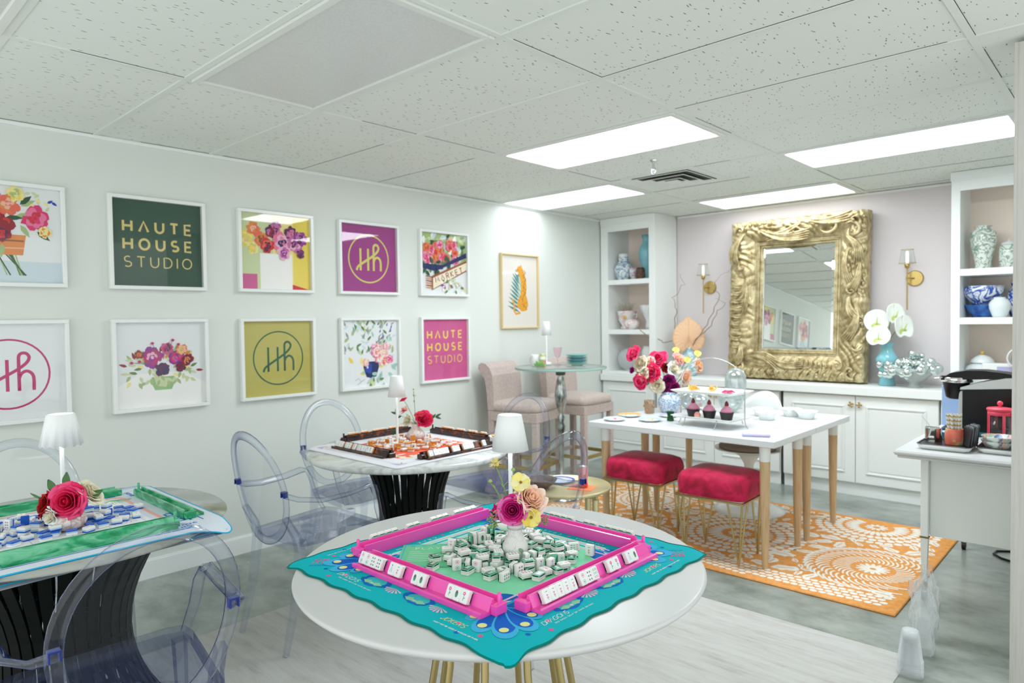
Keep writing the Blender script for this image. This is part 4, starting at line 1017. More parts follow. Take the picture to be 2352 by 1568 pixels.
def make_tile(style, kind, art=True):
    """face towards +z, upright direction +y, centre at the origin"""
    w, h, d = TW, TH, TT
    b = B('tile_face'); b.fix = False
    lay = {'gem': [('gem_mid',-.5,-.2),('tile_face',-.2,-.05),('tile_pinkish',-.05,.06),('tile_face',.06,.5)], 'amber': [('amber',-.5,-.1),('amber_red',-.1,.0),('tile_face',0,.5)], 'blue': [('tile_blue',-.5,-.22),('tile_sky',-.22,.05),('tile_face',.05,.5)]}[style]
    c = .0016
    def loop(z, k):
        x, y = w/2-k, h/2-k; q = .002
        return [(x-q,-y,z),(x,-y+q,z),(x,y-q,z),(x-q,y,z),(-x+q,y,z),(-x,y-q,z),(-x,-y+q,z),(-x+q,-y,z)]
    zs = sorted({l[1] for l in lay}|{.5})
    for i, (m, z0, z1) in enumerate(lay):
        b.use(m); rows = [loop(z0*d+(c if i == 0 else 0), 0)]
        if i == 0: rows = [loop(z0*d, c)]+rows
        rows.append(loop(z1*d-(c if z1 == .5 else 0), 0))
        if z1 == .5: rows.append(loop(d/2, c))
        b.ring(rows, True, False, False)
    b.use(lay[0][0]); b.add(loop(-d/2, c), [tuple(range(8))[::-1]], False); b.use('tile_face'); b.add(loop(d/2, c), [tuple(range(8))], False)
    if style == 'gem':   # facets on the back
        z = -d/2-.0001
        X, Y = w/2-.0018, h/2-.0018; x, y = X*.5, Y*.5
        for P, m in [([(-X,-Y),(X,-Y),(x,-y),(-x,-y)],'gem_black'),([(X,-Y),(X,Y),(x,y),(x,-y)],'gem_dark'),([(X,Y),(-X,Y),(-x,y),(x,y)],'gem_mid'),([(-X,Y),(-X,-Y),(-x,-y),(-x,y)],'gem_dark'),([(-x,-y),(x,-y),(0,0)],'gem_light'),([(x,-y),(x,y),(0,0)],'gem_mid'),([(x,y),(-x,y),(0,0)],'gem_light'),([(-x,y),(-x,-y),(0,0)],'gem_mid')]:
            b.use(m); b.add([(p, q, z) for p, q in P][::-1], [tuple(range(len(P)))], False)
        for sx, sy in ((0,-1),(0,1),(1,0),(-1,0)):     # dark lines at the gem layer
            b.use('gem_black'); zz0, zz1 = -.4*d, -.24*d
            if sx: b.add([(sx*(w/2+.0001), -h*.38, zz0), (sx*(w/2+.0001), h*.38, zz0), (sx*(w/2+.0001), h*.3, zz1), (sx*(w/2+.0001), -h*.3, zz1)], [(0,1,2,3)], False)
            else: b.add([(-w*.38, sy*(h/2+.0001), zz0), (w*.38, sy*(h/2+.0001), zz0), (w*.3, sy*(h/2+.0001), zz1), (-w*.3, sy*(h/2+.0001), zz1)], [(0,1,2,3)], False)
    if art: a = Art(b, (0,0,d/2), (1,0,0), (0,1,0), (0,0,1), eps=.00008); face_art(a, kind, w, h)
    o = b.build('mahjong_tile'); o['category'] = 'mahjong tile'; return o
KINDS = ['dots','dots6','bam','crak','flower','wind','joker']
KN = {'dots':'two ringed dots','dots6':'six small dots','bam':'rows of bamboo bars','crak':'a pink character','flower':'a pink flower','wind':'a blue letter mark','joker':'a green jewel mark'}
TP = {s: {k: make_tile(s, k) for k in KINDS} for s in ('gem','amber','blue')}
STUFF = None
def put(proto, M, label, group):
    if STUFF is not None: STUFF.append((proto, M)); return
    o = proto.copy(); S.collection.objects.link(o); o.matrix_world = M; o['label'] = label; o['group'] = group; return o
def rack_tiles(style, x, y, z, rz, runs, where, L=.46):
    """runs: list of (start along the rack, kind list)"""
    base = Matrix.Translation((x, y, z)) @ Matrix.Rotation(R(rz), 4, 'Z')
    lean = R(26)
    nb = {}
    for s0, ks in runs:
        for i, k in enumerate(ks):
            M = base @ Matrix.Translation((s0+i*(TW+.0003), -.0113-TT*.5*math.cos(lean)+.0002, .0105)) @ Matrix.Rotation(-lean, 4, 'X') @ Matrix.Translation((0, 0, TH/2)) @ Matrix.Rotation(PI/2, 4, 'X')
            put(TP[style][k], M, 'tile with %s standing in the %s' % (KN[k], where) if k else '', 'tiles with %s in the %s' % (KN[k], where))
def sat(a, b):
    for r_ in (a, b):
        for ax in ((math.cos(r_[2]), math.sin(r_[2])), (-math.sin(r_[2]), math.cos(r_[2]))):
            pa = ex(a, ax); pb = ex(b, ax)
            if pa[1] < pb[0] or pb[1] < pa[0]: return False
    return True
def ex(r_, ax):
    c = r_[0]*ax[0]+r_[1]*ax[1]
    e = abs((math.cos(r_[2])*ax[0]+math.sin(r_[2])*ax[1]))*r_[3]/2+abs((-math.sin(r_[2])*ax[0]+math.cos(r_[2])*ax[1]))*r_[4]/2
    return c-e, c+e
def pile(style, cx, cy, z, rx, ry, n1, n2, seed, avoid, what, ang=0, box=None):
    rd = random.Random(seed); L1 = []; L2 = []
    hid = {'gem':'green jewel-like back','amber':'amber back','blue':'blue back'}[style]
    def one(x, y, th, st, zb):
        k = rd.choice(KINDS)
        M = Matrix.Translation((x, y, zb)) @ Matrix.Rotation(th, 4, 'Z')
        if st == 0: M = M @ Matrix.Translation((0,0,TT/2)); lab = 'white tile lying face up with %s in %s' % (KN[k], what)
        elif st == 1: M = M @ Matrix.Translation((0,0,TT/2)) @ Matrix.Rotation(PI, 4, 'Y'); lab = 'tile lying with its %s up in %s' % (hid, what)
        elif st == 2: M = M @ Matrix.Translation((0,0,TH/2)) @ Matrix.Rotation(PI/2, 4, 'X'); lab = 'tile standing upright in %s, with %s' % (what, KN[k])
        else: M = M @ Matrix.Translation((0,0,TW/2)) @ Matrix.Rotation(PI/2, 4, 'X') @ Matrix.Rotation(PI/2, 4, 'Z'); lab = 'tile standing on its long edge in %s, with %s' % (what, KN[k])
        put(TP[style][k], M, lab, ('tiles of one look: '+lab)[:90])
    tries = 0
    while len(L1) < n1 and tries < 30000:
        tries += 1; t_ = rd.uniform(0, 2*PI); q = math.sqrt(rd.random())*(1 if rd.random() < .9 else 1.12)
        x = cx+q*(rx*math.cos(t_)*math.cos(ang)-ry*math.sin(t_)*math.sin(ang)); y = cy+q*(rx*math.cos(t_)*math.sin(ang)+ry*math.sin(t_)*math.cos(ang))
        if any(math.hypot(x-a_, y-b_) < c_ for a_, b_, c_ in avoid): continue
        th = rd.uniform(0, 2*PI); st = rd.choices([0,1,2,3],[.46,.43,.06,.05])[0]
        fw, fh = {0:(TW,TH),1:(TW,TH),2:(TW,TT),3:(TH,TT)}[st]
        r_ = (x, y, th, fw+.0012, fh+.0012, st)
        if any(sat(r_, o) for o in L1): continue
        L1.append(r_); one(x, y, th, st, z)
    tries = 0
    while len(L2) < n2 and tries < 20000:
        tries += 1; s_ = rd.choice(L1)
        if s_[5] > 1: continue
        x, y = s_[0]+rd.uniform(-.005,.005), s_[1]+rd.uniform(-.005,.005)
        if math.hypot((x-cx)/rx, (y-cy)/ry) > .85 or any(math.hypot(x-a_, y-b_) < c_ for a_, b_, c_ in avoid): continue
        th = rd.uniform(0, 2*PI); st = rd.choices([0,1,2],[.5,.42,.08])[0]; fw, fh = ((TW,TH),(TW,TH),(TW,TT))[st]
        r_ = (x, y, th, fw+.001, fh+.001, st)
        if any(sat(r_, o) for o in L2) or any(sat(r_, o) for o in L1 if o[5] > 1): continue
        L2.append(r_); one(x, y, th, st, z+TT+.0003)
D, D6, BM, CR, FL, WN, JK = KINDS
# pink racks
rack_tiles('gem', *RP[0][:2], ZM1, 0, [(-.225,[D,D,D6,D6]),(-.095,[WN,CR]),(.0,[JK,JK]),(.13,[FL,JK,FL])], 'front left pink rack')
rack_tiles('gem', *RP[1][:2], ZM1, 90, [(-.21,[CR]*5),(-.07,[D,D6,BM]),(.05,[FL,FL]),(.135,[WN,JK])], 'front right pink rack')
rack_tiles('gem', *RP[3][:2], ZM1, -90, [(-.215,[BM]*4),(-.09,[CR]*3),(.03,[D]*2),(.115,[D6]*4)], 'back left pink rack')
rack_tiles('gem', *RP[2][:2], ZM1, 180, [(-.22,[WN]*4),(-.09,[CR]*2),(-.0,[BM]*4),(.14,[D]*2)], 'back right pink rack')
pile('gem', 2.79, 1.40, ZM1, .18, .16, 80, 26, 5, [(2.811,1.394,.05),(2.597,1.606,.07)], 'the green-backed heap', R(0))
for x, y, th, st in [(2.70,1.185,.3,1),(2.655,1.232,-.4,1),(2.684,1.262,.2,0),(3.008,1.40,.5,1),(2.955,1.55,.2,2)]:
    M = Matrix.Translation((x, y, ZM1+TT/2 if st < 2 else ZM1+TH/2)) @ Matrix.Rotation(th, 4, 'Z') @ (Matrix.Rotation(PI, 4, 'Y') if st == 1 else Matrix() if st == 0 else Matrix.Rotation(PI/2, 4, 'X'))
    put(TP['gem'][CR], M, 'tile lying apart from the green-backed heap, near the mat field edge', 'stray tiles at the edge of the green field')
# marble table
rack_tiles('amber', *RT[0][:2], ZM2, 0, [(-.205,[CR,CR,CR]),(-.11,[D,D]),(-.04,[D6]),(.0,[BM,BM,WN]),(.08,[FL,FL])], 'front left dark rack')
rack_tiles('amber', *RT[1][:2], ZM2, 90, [(-.2,[D]),(-.17,[CR]*4),(-.045,[WN,WN]),(.03,[D]*3),(.17,[FL])], 'front right dark rack')
STUFF = []
rack_tiles('amber', *RT[3][:2], ZM2, -90, [(-.18,[BM]*4),(-.06,[CR]*4),(.07,[D]*2),(.135,[D6]*3)], 'back left dark rack')
rack_tiles('amber', *RT[2][:2], ZM2, 180, [(-.19,[WN]*2),(-.11,[CR]*3),(-.01,[BM]*3),(.09,[D]*4)], 'back right dark rack')
pile('amber', 1.13, 2.36, ZM2, .21, .17, 78, 18, 12, [(1.07,2.455,.062),(1.10,2.30,.045)], 'the amber-backed heap', R(20))
def merge(lst, name):
    b = B(); b.fix = False
    for pr_, M in lst:
        me = pr_.data; b.T = M
        for po in me.polygons:
            b.use(me.materials[po.material_index]); b.add([me.vertices[i].co for i in po.vertices], [tuple(range(len(po.vertices)))], False)
    return b.build(name)
_l = STUFF; STUFF = None
tag(merge(_l, 'mahjong_tiles'), 'amber-backed tiles heaped in the middle of the coral mat and standing in the two rear dark racks', 'mahjong tiles', kind='stuff')
# left table
pile('blue', 1.40, .60, ZM3, .16, .27, 78, 24, 23, [(1.465,.645,.062),(1.2,.70,.075)], 'the blue-backed heap', R(0))
for s in TP:
    for k in TP[s]: bpy.data.objects.remove(TP[s][k])
# rules card
t = thing('rules_card', 'green rules card with the word PLAY! lying beside the heap of tiles', 'card', (2.603,1.243,ZM1+.0009), R(0))
b = B('card_green'); b.T = Matrix.Rotation(R(45), 4, 'Z'); b.box(-.075, .075, -.095, .095, 0, .0012)
a = Art(b, (0,0,.0012), (1,0,0), (0,1,0), (0,0,1)); a.line([(-.068,-.088),(.068,-.088),(.068,.088),(-.068,.088)], .004, 'fan_blue', True); a.k = 2
write(a, 'PLAY!', -.035, .05, .016, .0018, 'white_lt', .4, .08)
write(a, 'OH', -.05, .073, .01, .0015, 'fan_blue', .3, .04, slant=.3)
for i, w_ in enumerate([.03,.07,.1,.09,.1,.06]): a.line([(-.05,.03-.015*i),(-.05+w_,.03-.015*i)], .002, 'white_lt')
b.build('card_sheet', t)

# ================= cordless lamps =================
mat('lamp_white', (238,241,240), .4); emit('lamp_glow', (255,252,246), 1.6)
def lamp(x, y, z, s, label, scal=0, h=.37):
    t = thing('table_lamp', label, 'table lamp', (x, y, z), 0, 'white cordless lamps')
    part('base', t, 'lamp_white', lambda b: b.lathe([(0,0),(.05*s,0),(.052*s,.004),(.052*s,.012),(.046*s,.018),(.01,.021),(0,.021)], 40))
    part('stem', t, 'lamp_white', lambda b: b.tube([(0,0,.02),(0,0,h-.105)], [.0065,.0075], 14))
    w = (lambda a_, zz: 1+(.0 if zz > h-.05 else .03*math.sin(a_*12))) if scal else None
    r0, r1 = .058*s, .038*s; zb, zt = h-.115, h
    def sh(b):
        rows = []
        for (r, zz) in [(r0-.002,zb),(r0,zb),(r1,zt-.002),(r1-.002,zt),(r1-.005,zt-.003),(r0-.004,zb+.002),(r0-.002,zb)]:
            rows.append([(r*math.cos(k*PI/36), r*math.sin(k*PI/36), zz+(scal*.004*math.sin(k*PI/36*14) if zz < h-.06 else 0)) for k in range(72)])
        b.ring(rows, True, False, True)
    part('shade', t, 'lamp_white', sh)
    part('diffuser', t, 'lamp_glow', lambda b: (b.lathe([(0,zt-.012),(r1-.007,zt-.012),(r1-.007,zt-.008),(0,zt-.008)], 36), b.lathe([(0,zb+.012),(r0-.01,zb+.012),(r0-.01,zb+.014),(0,zb+.014)], 36)))
lamp(2.597, 1.606, ZM1, 1.03, 'white cordless lamp on the white round table behind the bud vase', h=.365)
lamp(1.10, 2.30, ZM2, .84, 'white cordless lamp standing among the orange tiles on the marble table', h=.385)
lamp(1.19, .70, ZM3, 1.2, 'white cordless lamp with scalloped shade on the left table', 1, h=.36)
lamp(.47, 4.33, 1.056, .72, 'small white lamp on the glass bar table below the spotted cat print', h=.355)
# ================= snack table =================
mnoise('beech', [(.3,(190,158,116)),(.5,(206,176,134)),(.7,(214,186,146))], 6, 4, (18,18,1), .5)
def snack_table(y0, y1, label):
    cx, cy = 2.005, (y0+y1)/2
    t = thing('rectangular_table', label, 'table', (cx, cy, .0115), 0, 'two white tables pushed together'); w, h = .625, (y1-y0)/2-.001
    part('tabletop', t, 'table_white', lambda b: b.box(-w, w, -h, h, .695, .733, .003))
    for sx in (-1, 1):
        for sy in (-1, 1):
            x, y = sx*(w-.085), sy*(h-.075)
            l = part('leg', t, 'beech', lambda b: b.tube([(x,y,.605),(x,y,.3),(x,y,0)], [.0285,.025,.0175], 20))
            part('white_sleeve', l, 'gloss_white', lambda b: b.tube([(x,y,.6049),(x,y,.6949)], [.0295,.031], 20))
    return t
snack_table(3.67, 4.31, 'white rectangular table with beech legs nearest the red stools, under the cupcakes')
snack_table(4.31, 4.955, 'white rectangular table with beech legs behind the other, nearest the cabinets')
ZS = .7450
# ================= velvet stools =================
mnoise('velvet', [(.3,(112,0,30)),(.48,(178,0,56)),(.6,(206,20,80)),(.75,(150,0,44))], 6, 4, rough=.75, dist=1.6, Sheen_Weight=.25, Sheen_Roughness=.3, bump=.1)
def make_stool():
    t = thing('velvet_stool', 'x', 'stool'); w, d = .21, .185
    def cu(b):
        def rr(kx, ky, z, q=4.2):
            return [(kx*w*abs(math.cos(a_))**(2/q)*(1 if math.cos(a_) >= 0 else -1), ky*d*abs(math.sin(a_))**(2/q)*(1 if math.sin(a_) >= 0 else -1), z) for a_ in [2*PI*i/56 for i in range(56)]]
        rows = [rr(.9,.9,.375,7), rr(.985,.985,.38,7), rr(1.0,1.0,.40,6), rr(1.03,1.03,.44,6), rr(1.02,1.02,.475,5), rr(.96,.96,.498,5), rr(.8,.8,.512,4.5), rr(.5,.5,.519,4), rr(.2,.2,.522,3.6), rr(.01,.01,.522,3)]
        b.ring(rows, True, False, True)
    part('cushion', t, 'velvet', cu)
    part('frame', t, 'brushed_gold', lambda b: (b.box(-w, w, -d, -d+.014, .364, .375), b.box(-w, w, d-.014, d, .364, .375), b.box(-w, -w+.014, -d+.014, d-.014, .364, .375), b.box(w-.014, w, -d+.014, d-.014, .364, .375)))
    for sx in (-1, 1):
        for sy in (-1, 1):
            X, Y = sx*(w-.012), sy*(d-.012); T_ = (sx*(w-.045), sy*(d-.045), .0065)
            def hp(b):
                for p in ((X, Y), (X-sx*.085, Y), (X, Y-sy*.085)):
                    b.tube([(p[0], p[1], .368), (T_[0]+(p[0]-T_[0])*.03, T_[1]+(p[1]-T_[1])*.03, .02), (T_[0], T_[1], .005)], .0055, 8)
            part('hairpin_leg', t, 'brushed_gold', hp)
    return t
st_ = make_stool()
place(st_, (2.262,3.79,.012), R(2), 'raspberry velvet stool with gold hairpin legs, nearest us at the snack table', 'raspberry velvet stools')
place(st_, (1.695,3.86,.012), R(2), 'raspberry velvet stool with gold hairpin legs, left one at the snack table', 'raspberry velvet stools')
wipe(st_)
# ================= tulip chair =================
mat('taupe_fabric', (150,136,122), .9); mat('dark_under', (46,40,34), .8)
t = thing('tulip_chair', 'white tulip chair with a taupe cushion, tucked behind the snack table', 'chair', (1.98,4.82,.0115), R(-6))
part('pedestal', t, 'gloss_white', lambda b: b.lathe([(.25,0),(.252,.006),(.2,.018),(.1,.035),(.045,.07),(.028,.14),(.025,.24),(.035,.34),(.07,.40),(.12,.43),(.0,.435)], 48))
def shell(b):
    def f(u, v):
        # v 0 seat centre..1 rim ; u around. back is +y
        a_ = 2*PI*u; bk = max(0, math.sin(a_))
        r = .245*v; lift = .012*v**2+.40*bk**.8*max(0, (v-.62)/.38)**1.15*(1 if bk > 0 else 0)
        y = r*math.sin(a_)*(1.0-.05*bk)+.06*bk*max(0, v-.62)
        return (r*math.cos(a_)*(1-.12*bk*max(0,(v-.7)/.3)), y, .432+lift+.01)
    b.grid(f, 64, 22, True, .006)
part('shell', t, 'gloss_white', shell)
part('seat_cushion', t, 'taupe_fabric', lambda b: b.lathe([(0,.452),(.18,.452),(.205,.462),(.208,.474),(.19,.487),(.1,.494),(0,.496)], 40, (0,-.01,0)))
# ================= bar stools and glass bar table =================
mnoise('blush_linen', [(.35,(178,163,155)),(.6,(196,181,173)),(.8,(186,171,164))], 60, 4, rough=.95, bump=.3, Sheen_Weight=.3)
def make_bar():
    t = thing('bar_stool', 'x', 'bar stool'); s = .225          # faces +x, origin under the middle
    part('seat_cushion', t, 'blush_linen', lambda b: b.ring([[(kx*s*abs(math.cos(a_))**.28*(1 if math.cos(a_) >= 0 else -1), kx*s*abs(math.sin(a_))**.28*(1 if math.sin(a_) >= 0 else -1), z) for a_ in [2*PI*i/48 for i in range(48)]] for kx, z in ((.97,.695),(1.02,.70),(1.035,.72),(1.02,.745),(.94,.765),(.7,.778),(.3,.784),(.01,.785))], True, False, True))
    part('apron', t, 'blush_linen', lambda b: b.box(-s, s, -s, s, .615, .695, .004))
    for sx in (-1, 1):
        for sy in (-1, 1):
            x, y = sx*(s-.0245), sy*(s-.0245)
            part('leg', t, 'blush_linen', lambda b: b.box(x-.024, x+.024, y-.024, y+.024, 0, .6145, .003))
    for sx in (-1, 1): part('footrest', t, 'brass' if sx > 0 else 'blush_linen', lambda b: b.box(sx*(s-.0245)-.01, sx*(s-.0245)+.01, -s+.049, s-.049, .235, .265, .002))
    for sy in (-1, 1): part('footrest', t, 'brass', lambda b: b.box(-s+.049, s-.049, sy*(s-.0245)-.01, sy*(s-.0245)+.01, .235, .265, .002))
    def back(b):
        prof = [(-s+.0,.70),(-s-.012,.85),(-s-.03,.96),(-s-.065,1.0),(-s-.09,1.035),(-s-.088,1.065),(-s-.06,1.082),(-s-.02,1.075),(-s+.02,1.04),(-s+.045,.98),(-s+.055,.86),(-s+.06,.70)]
        b.ring([[(x, y, z) for x, z in prof] for y in (-s, -s+.005, s-.005, s)], True, True, False)
    part('rolled_back', t, 'blush_linen', back)
    return t
bs = make_bar()
place(bs, (.375,4.17,0), R(12), 'blush linen bar stool with a rolled back, nearest the picture wall prints', 'blush upholstered bar stools')
place(bs, (.43,4.80,0), R(2), 'blush linen bar stool with a rolled back, further one beside the shelves', 'blush upholstered bar stools')
wipe(bs)
mnoise('mercury_glass', [(.35,(96,104,100)),(.5,(176,184,180)),(.7,(220,226,222))], 12, 5, rough=.12, metal=.85)
BT = (.70, 4.225)
t = thing('bar_table', 'tall round glass bar table on a turned mercury glass pedestal', 'table', (*BT, 0))
part('glass_top', t, 'thin_glass', lambda b: b.lathe([(0,1.035),(.358,1.035),(.362,1.039),(.362,1.051),(.358,1.055),(0,1.055)], 72))
mat('glass_edge', (150,182,172), .15); part('glass_rim', t, 'glass_edge', lambda b: b.lathe([(.3625,1.037),(.3635,1.040),(.3635,1.050),(.3625,1.053),(.3625,1.037)], 72, caps=False))
part('pedestal', t, 'mercury_glass', lambda b: b.lathe([(.17,0),(.172,.015),(.12,.04),(.05,.07),(.026,.12),(.02,.3),(.022,.52),(.034,.58),(.02,.61),(.03,.65),(.018,.67),(.024,.70),(.042,.76),(.05,.82),(.045,.88),(.032,.95),(.022,.985),(.03,1.0)], 40))
mat('pewter_dark', (84,86,72), .35, .8); part('collar', t, 'pewter_dark', lambda b: b.lathe([(.036,.985),(.04,1.0),(.036,1.02),(.05,1.026),(.05,1.034),(0,1.034)], 32))
# on the bar table
def at(t, name, m, fn, **k): return part(name, t, m, fn, **k)
mat('teal_glaze', (120,196,184), .25); mat('sea_glaze', (150,206,196), .25); mat('steel_glaze', (96,140,160), .25); mat('mug_white', (228,230,230), .3); mat('lotus_green', (150,204,130), .3)
for i in range(7):
    t = thing('plate', ['white plate at the foot of the teal stack', 'sea green plate low in the teal stack', 'grey blue plate in the teal stack','pale teal plate mid way up the stack','steel blue plate in the upper stack','sea green plate just under the top one','pale turquoise plate on top of the stack'][i]+' on the glass bar table', 'plate', (.70, 4.44, 1.0553+.0115*i), 0, 'plates stacked on the bar table')
    s = .088-.0012*(i % 3)
    at(t, 'plate_body', ['sea_glaze','teal_glaze','steel_glaze','teal_glaze','steel_glaze','sea_glaze','teal_glaze'][i], lambda b: b.lathe([(0,0),(.045,0),(.05,.002),(s,.012),(s+.001,.0145),(.05,.0055),(0,.005)], 36))
t = thing('candle_holder', 'light green lotus-shaped candle holder on the front of the bar table', 'candle holder', (.60, 4.085, 1.0553))
def lotus(b, n=8, r=.042, h=.045, layers=3):
    for L in range(layers):
        for i in range(n):
            a_ = 2*PI*i/n+L*.4; tl = .25+.5*L
            def f(u, v):
                w = (u-.5)*.9*math.sin(PI*min(v*.8+.2, 1)); rr_ = r*(.25+.9*v*math.cos(.9-tl*.5)+.15*L); z = .003+h*v*(1.05-.3*L)+.0
                return (rr_*math.cos(a_+w), rr_*math.sin(a_+w), z)
            b.grid(f, 5, 5, True, .0015)
at(t, 'petals', 'lotus_green', lotus)
t = thing('mug', 'plain white mug on the bar table beside the printed can', 'mug', (.50,4.155,1.0553)); at(t, 'mug_body', 'mug_white', lambda b: b.lathe([(0,0),(.034,0),(.036,.004),(.036,.088),(.034,.09),(.032,.088),(.032,.006),(0,.006)], 32)); at(t, 'mug_handle', 'mug_white', lambda b: b.tube([(-.035,0,.072),(-.056,0,.066),(-.06,0,.045),(-.054,0,.024),(-.035,0,.018)], .005, 8))
t = thing('drink_can', 'printed green and pink can on the bar table behind the lotus holder', 'can', (.57,4.16,1.0553))
mat('can_green', (188,196,120), .35); mat('can_pink', (214,110,130), .35); mat('can_metal', (200,202,200), .3, .9)
at(t, 'can_body', 'can_green', lambda b: (b.lathe([(0,0),(.024,0),(.0265,.005),(.0265,.088),(.024,.094)], 28), b.use('can_pink'), b.lathe([(.0267,.02),(.0267,.045)], 28, caps=False), b.use('mug_white'), b.lathe([(.0267,.055),(.0267,.076)], 28, caps=False)))
at(t, 'can_lid', 'can_metal', lambda b: b.lathe([(.0235,.0942),(.0235,.098),(.0215,.098),(.0205,.0955),(0,.0955)], 28))
clear('pink_glass', (253,244,247), (232,206,218), .5, .04)
t = thing('wine_glass', 'pale pink glass goblet on the bar table next to the plate stack', 'glass', (.53,4.40,1.0553))
at(t, 'bowl', 'pink_glass', lambda b: b.lathe([(.004,.055),(.016,.06),(.026,.08),(.033,.115),(.035,.14),(.034,.14),(.032,.115),(.025,.082),(.014,.063),(.0,.06)], 28, caps=False)); at(t, 'foot', 'pink_glass', lambda b: b.lathe([(0,0),(.028,0),(.027,.003),(.005,.008),(.004,.055)], 24))
# ================= gold side table =================
mat('soft_gold', (214,204,158), .38, .75)
t = thing('side_table', 'small round soft gold tray table between the clear chair and the red stool', 'side table', (1.72,3.0,.0045))
part('tray_top', t, 'soft_gold', lambda b: b.lathe([(0,.47),(.235,.47),(.245,.474),(.247,.49),(.244,.49),(.24,.478),(0,.477)], 64))
part('pedestal', t, 'soft_gold', lambda b: [b.box(-.21, .21, -.01, .01, .44, .4695) , b.box(-.01, .01, -.21, .21, .425, .4395)])
for i, (x, y) in enumerate([(.2,0),(-.2,0),(0,.2),(0,-.2)]): part('leg', t, 'soft_gold', lambda b: b.cyl((x, y, 0), (x, y, .4245 if i > 1 else .4395), .017, .019, 16))
for x, y in ((.245,0),): part('leg_cap', t, 'soft_gold', lambda b: b.cyl((-.2, .1, .477), (-.2, .1, .497), .018, None, 20))
ZT = .4820
mnoise('chip_brown', [(.4,(70,50,40)),(.6,(104,76,58))], 40, rough=.6)
t = thing('bowl', 'brown speckled bowl on the gold side table behind the clear chair', 'bowl', (1.62,2.90,ZT)); at(t, 'bowl_body', 'chip_brown', lambda b: b.lathe([(0,0),(.04,0),(.075,.03),(.09,.05),(.087,.05),(.07,.03),(.035,.006),(0,.006)], 36))
mat('blue_rim', (40,84,190), .25); mat('plate_pale', (214,224,232), .25)
t = thing('plate', 'pale plate with a cobalt blue rim on the gold side table', 'plate', (1.61,3.08,ZT)); at(t, 'plate_body', 'plate_pale', lambda b: (b.lathe([(0,0),(.05,0),(.085,.01),(.084,.013),(.05,.004),(0,.004)], 40), b.use('blue_rim'), b.lathe([(.072,.0105),(.087,.0135),(.087,.0115)], 40, caps=False)))
mat('napkin_orange', (232,130,84), .8)
t = thing('napkin', 'folded orange paper napkin under the pink can', 'napkin', (1.795,3.045,ZT), R(20)); at(t, 'paper', 'napkin_orange', lambda b: b.box(-.07,.07,-.06,.06,0,.0022))
m = mat('can_sunset', (222,90,80), .3, .3); N, L, P = nodes(m)
tc = N.new('ShaderNodeTexCoord'); sp = N.new('ShaderNodeSeparateXYZ'); cr = N.new('ShaderNodeValToRGB'); mr = N.new('ShaderNodeMapRange'); mr.inputs['From Max'].default_value = .12
L.new(tc.outputs['Object'], sp.inputs[0]); L.new(sp.outputs['Z'], mr.inputs['Value']); L.new(mr.outputs[0], cr.inputs[0]); L.new(cr.outputs[0], P.inputs['Base Color'])
cr.color_ramp.elements[0].color = srgb((216,66,40)); cr.color_ramp.elements[0].position = .15; cr.color_ramp.elements[1].color = srgb((226,158,160)); cr.color_ramp.elements[1].position = .6
t = thing('drink_can', 'pink and red drink can standing on the orange napkin', 'can', (1.80,3.05,ZT+.0024)); at(t, 'can_body', 'can_sunset', lambda b: b.lathe([(0,0),(.022,0),(.0265,.008),(.0265,.103),(.022,.115)], 36))
at(t, 'can_lid', 'can_metal', lambda b: b.lathe([(.0215,.1152),(.0225,.118),(.021,.12),(.019,.116),(0,.116)], 32)); mat('label_white', (236,226,222), .5); mat('label_ink', (150,84,90), .5)
def lab(b):
    c = .0268
    def patch(a0, a1, z0, z1, m_): b.use(m_); b.grid(lambda u, v: (c*math.cos(a0+(a1-a0)*u), c*math.sin(a0+(a1-a0)*u), z0+(z1-z0)*v), 8, 1)
    patch(-1.75,-1.25,.02,.06,'label_white')
    for i in range(5): patch(-.9,-.35+.06*(i % 2),.07-.008*i,.0735-.008*i,'label_ink')
at(t, 'can_label', 'label_white', lab)

# ================= things on the snack table =================
for n_, c_ in dict(plate_blue=(176,208,220), plate_rim=(196,216,222), food_pink=(222,90,150), food_orange=(236,170,90), food_cream=(240,226,200), cup_paper=(30,32,30), icing=(226,150,178), berry=(120,20,26), macaron=(206,142,126), orange_petal=(244,170,80), yellow_petal=(242,206,100), mint_gl=(160,214,196), cloth_lilac=(186,182,216), treat=(236,120,70), candy_blue=(120,200,214)).items(): mat(n_, c_, .5)
clear('green_glass', (70,170,110), (14,90,50), .85, .35); clear('silver_orb', (240,245,244), (196,212,210), .8, .22, .02, .5, 3.0, 1.2)
def plate(x, y, z, r, label, cols, g):
    t = thing('plate', label, 'plate', (x, y, z), 0, g)
    at(t, 'plate_body', 'gloss_white', lambda b: (b.lathe([(0,0),(r*.6,0),(r,.014),(r,.017),(r*.62,.006),(0,.005)], 40), b.use(cols[0]), b.lathe([(r*.72,.0105),(r*.99,.0172)], 40, caps=False)))
    def pt_(b):
        rd = random.Random(int(x*1000))
        for i in range(6): b.use(cols[1+i % (len(cols)-1)]); b.sph((rd.uniform(-.4,.4)*r, rd.uniform(-.4,.4)*r, .008), .016, 10, 6, sz=.3)
    at(t, 'decoration', cols[1], pt_)
pg = 'painted dessert plates on the snack table'
plate(1.50,3.80,ZS,.075,'painted dessert plate with a pink motif at the left corner of the snack table',['plate_rim','food_pink','food_cream'],pg)
plate(1.70,3.92,ZS,.078,'blue rimmed dessert plate in the middle of the three near plates',['plate_blue','food_orange','food_cream'],pg)
plate(1.475,4.02,ZS,.08,'orange patterned plate behind the pink one, beside the tumbler',['food_orange','food_orange','food_cream'],pg)
plate(1.70,4.17,ZS,.07,'pastel patterned plate in front of the blue vase',['cloth_lilac','plate_blue','food_pink'],pg)
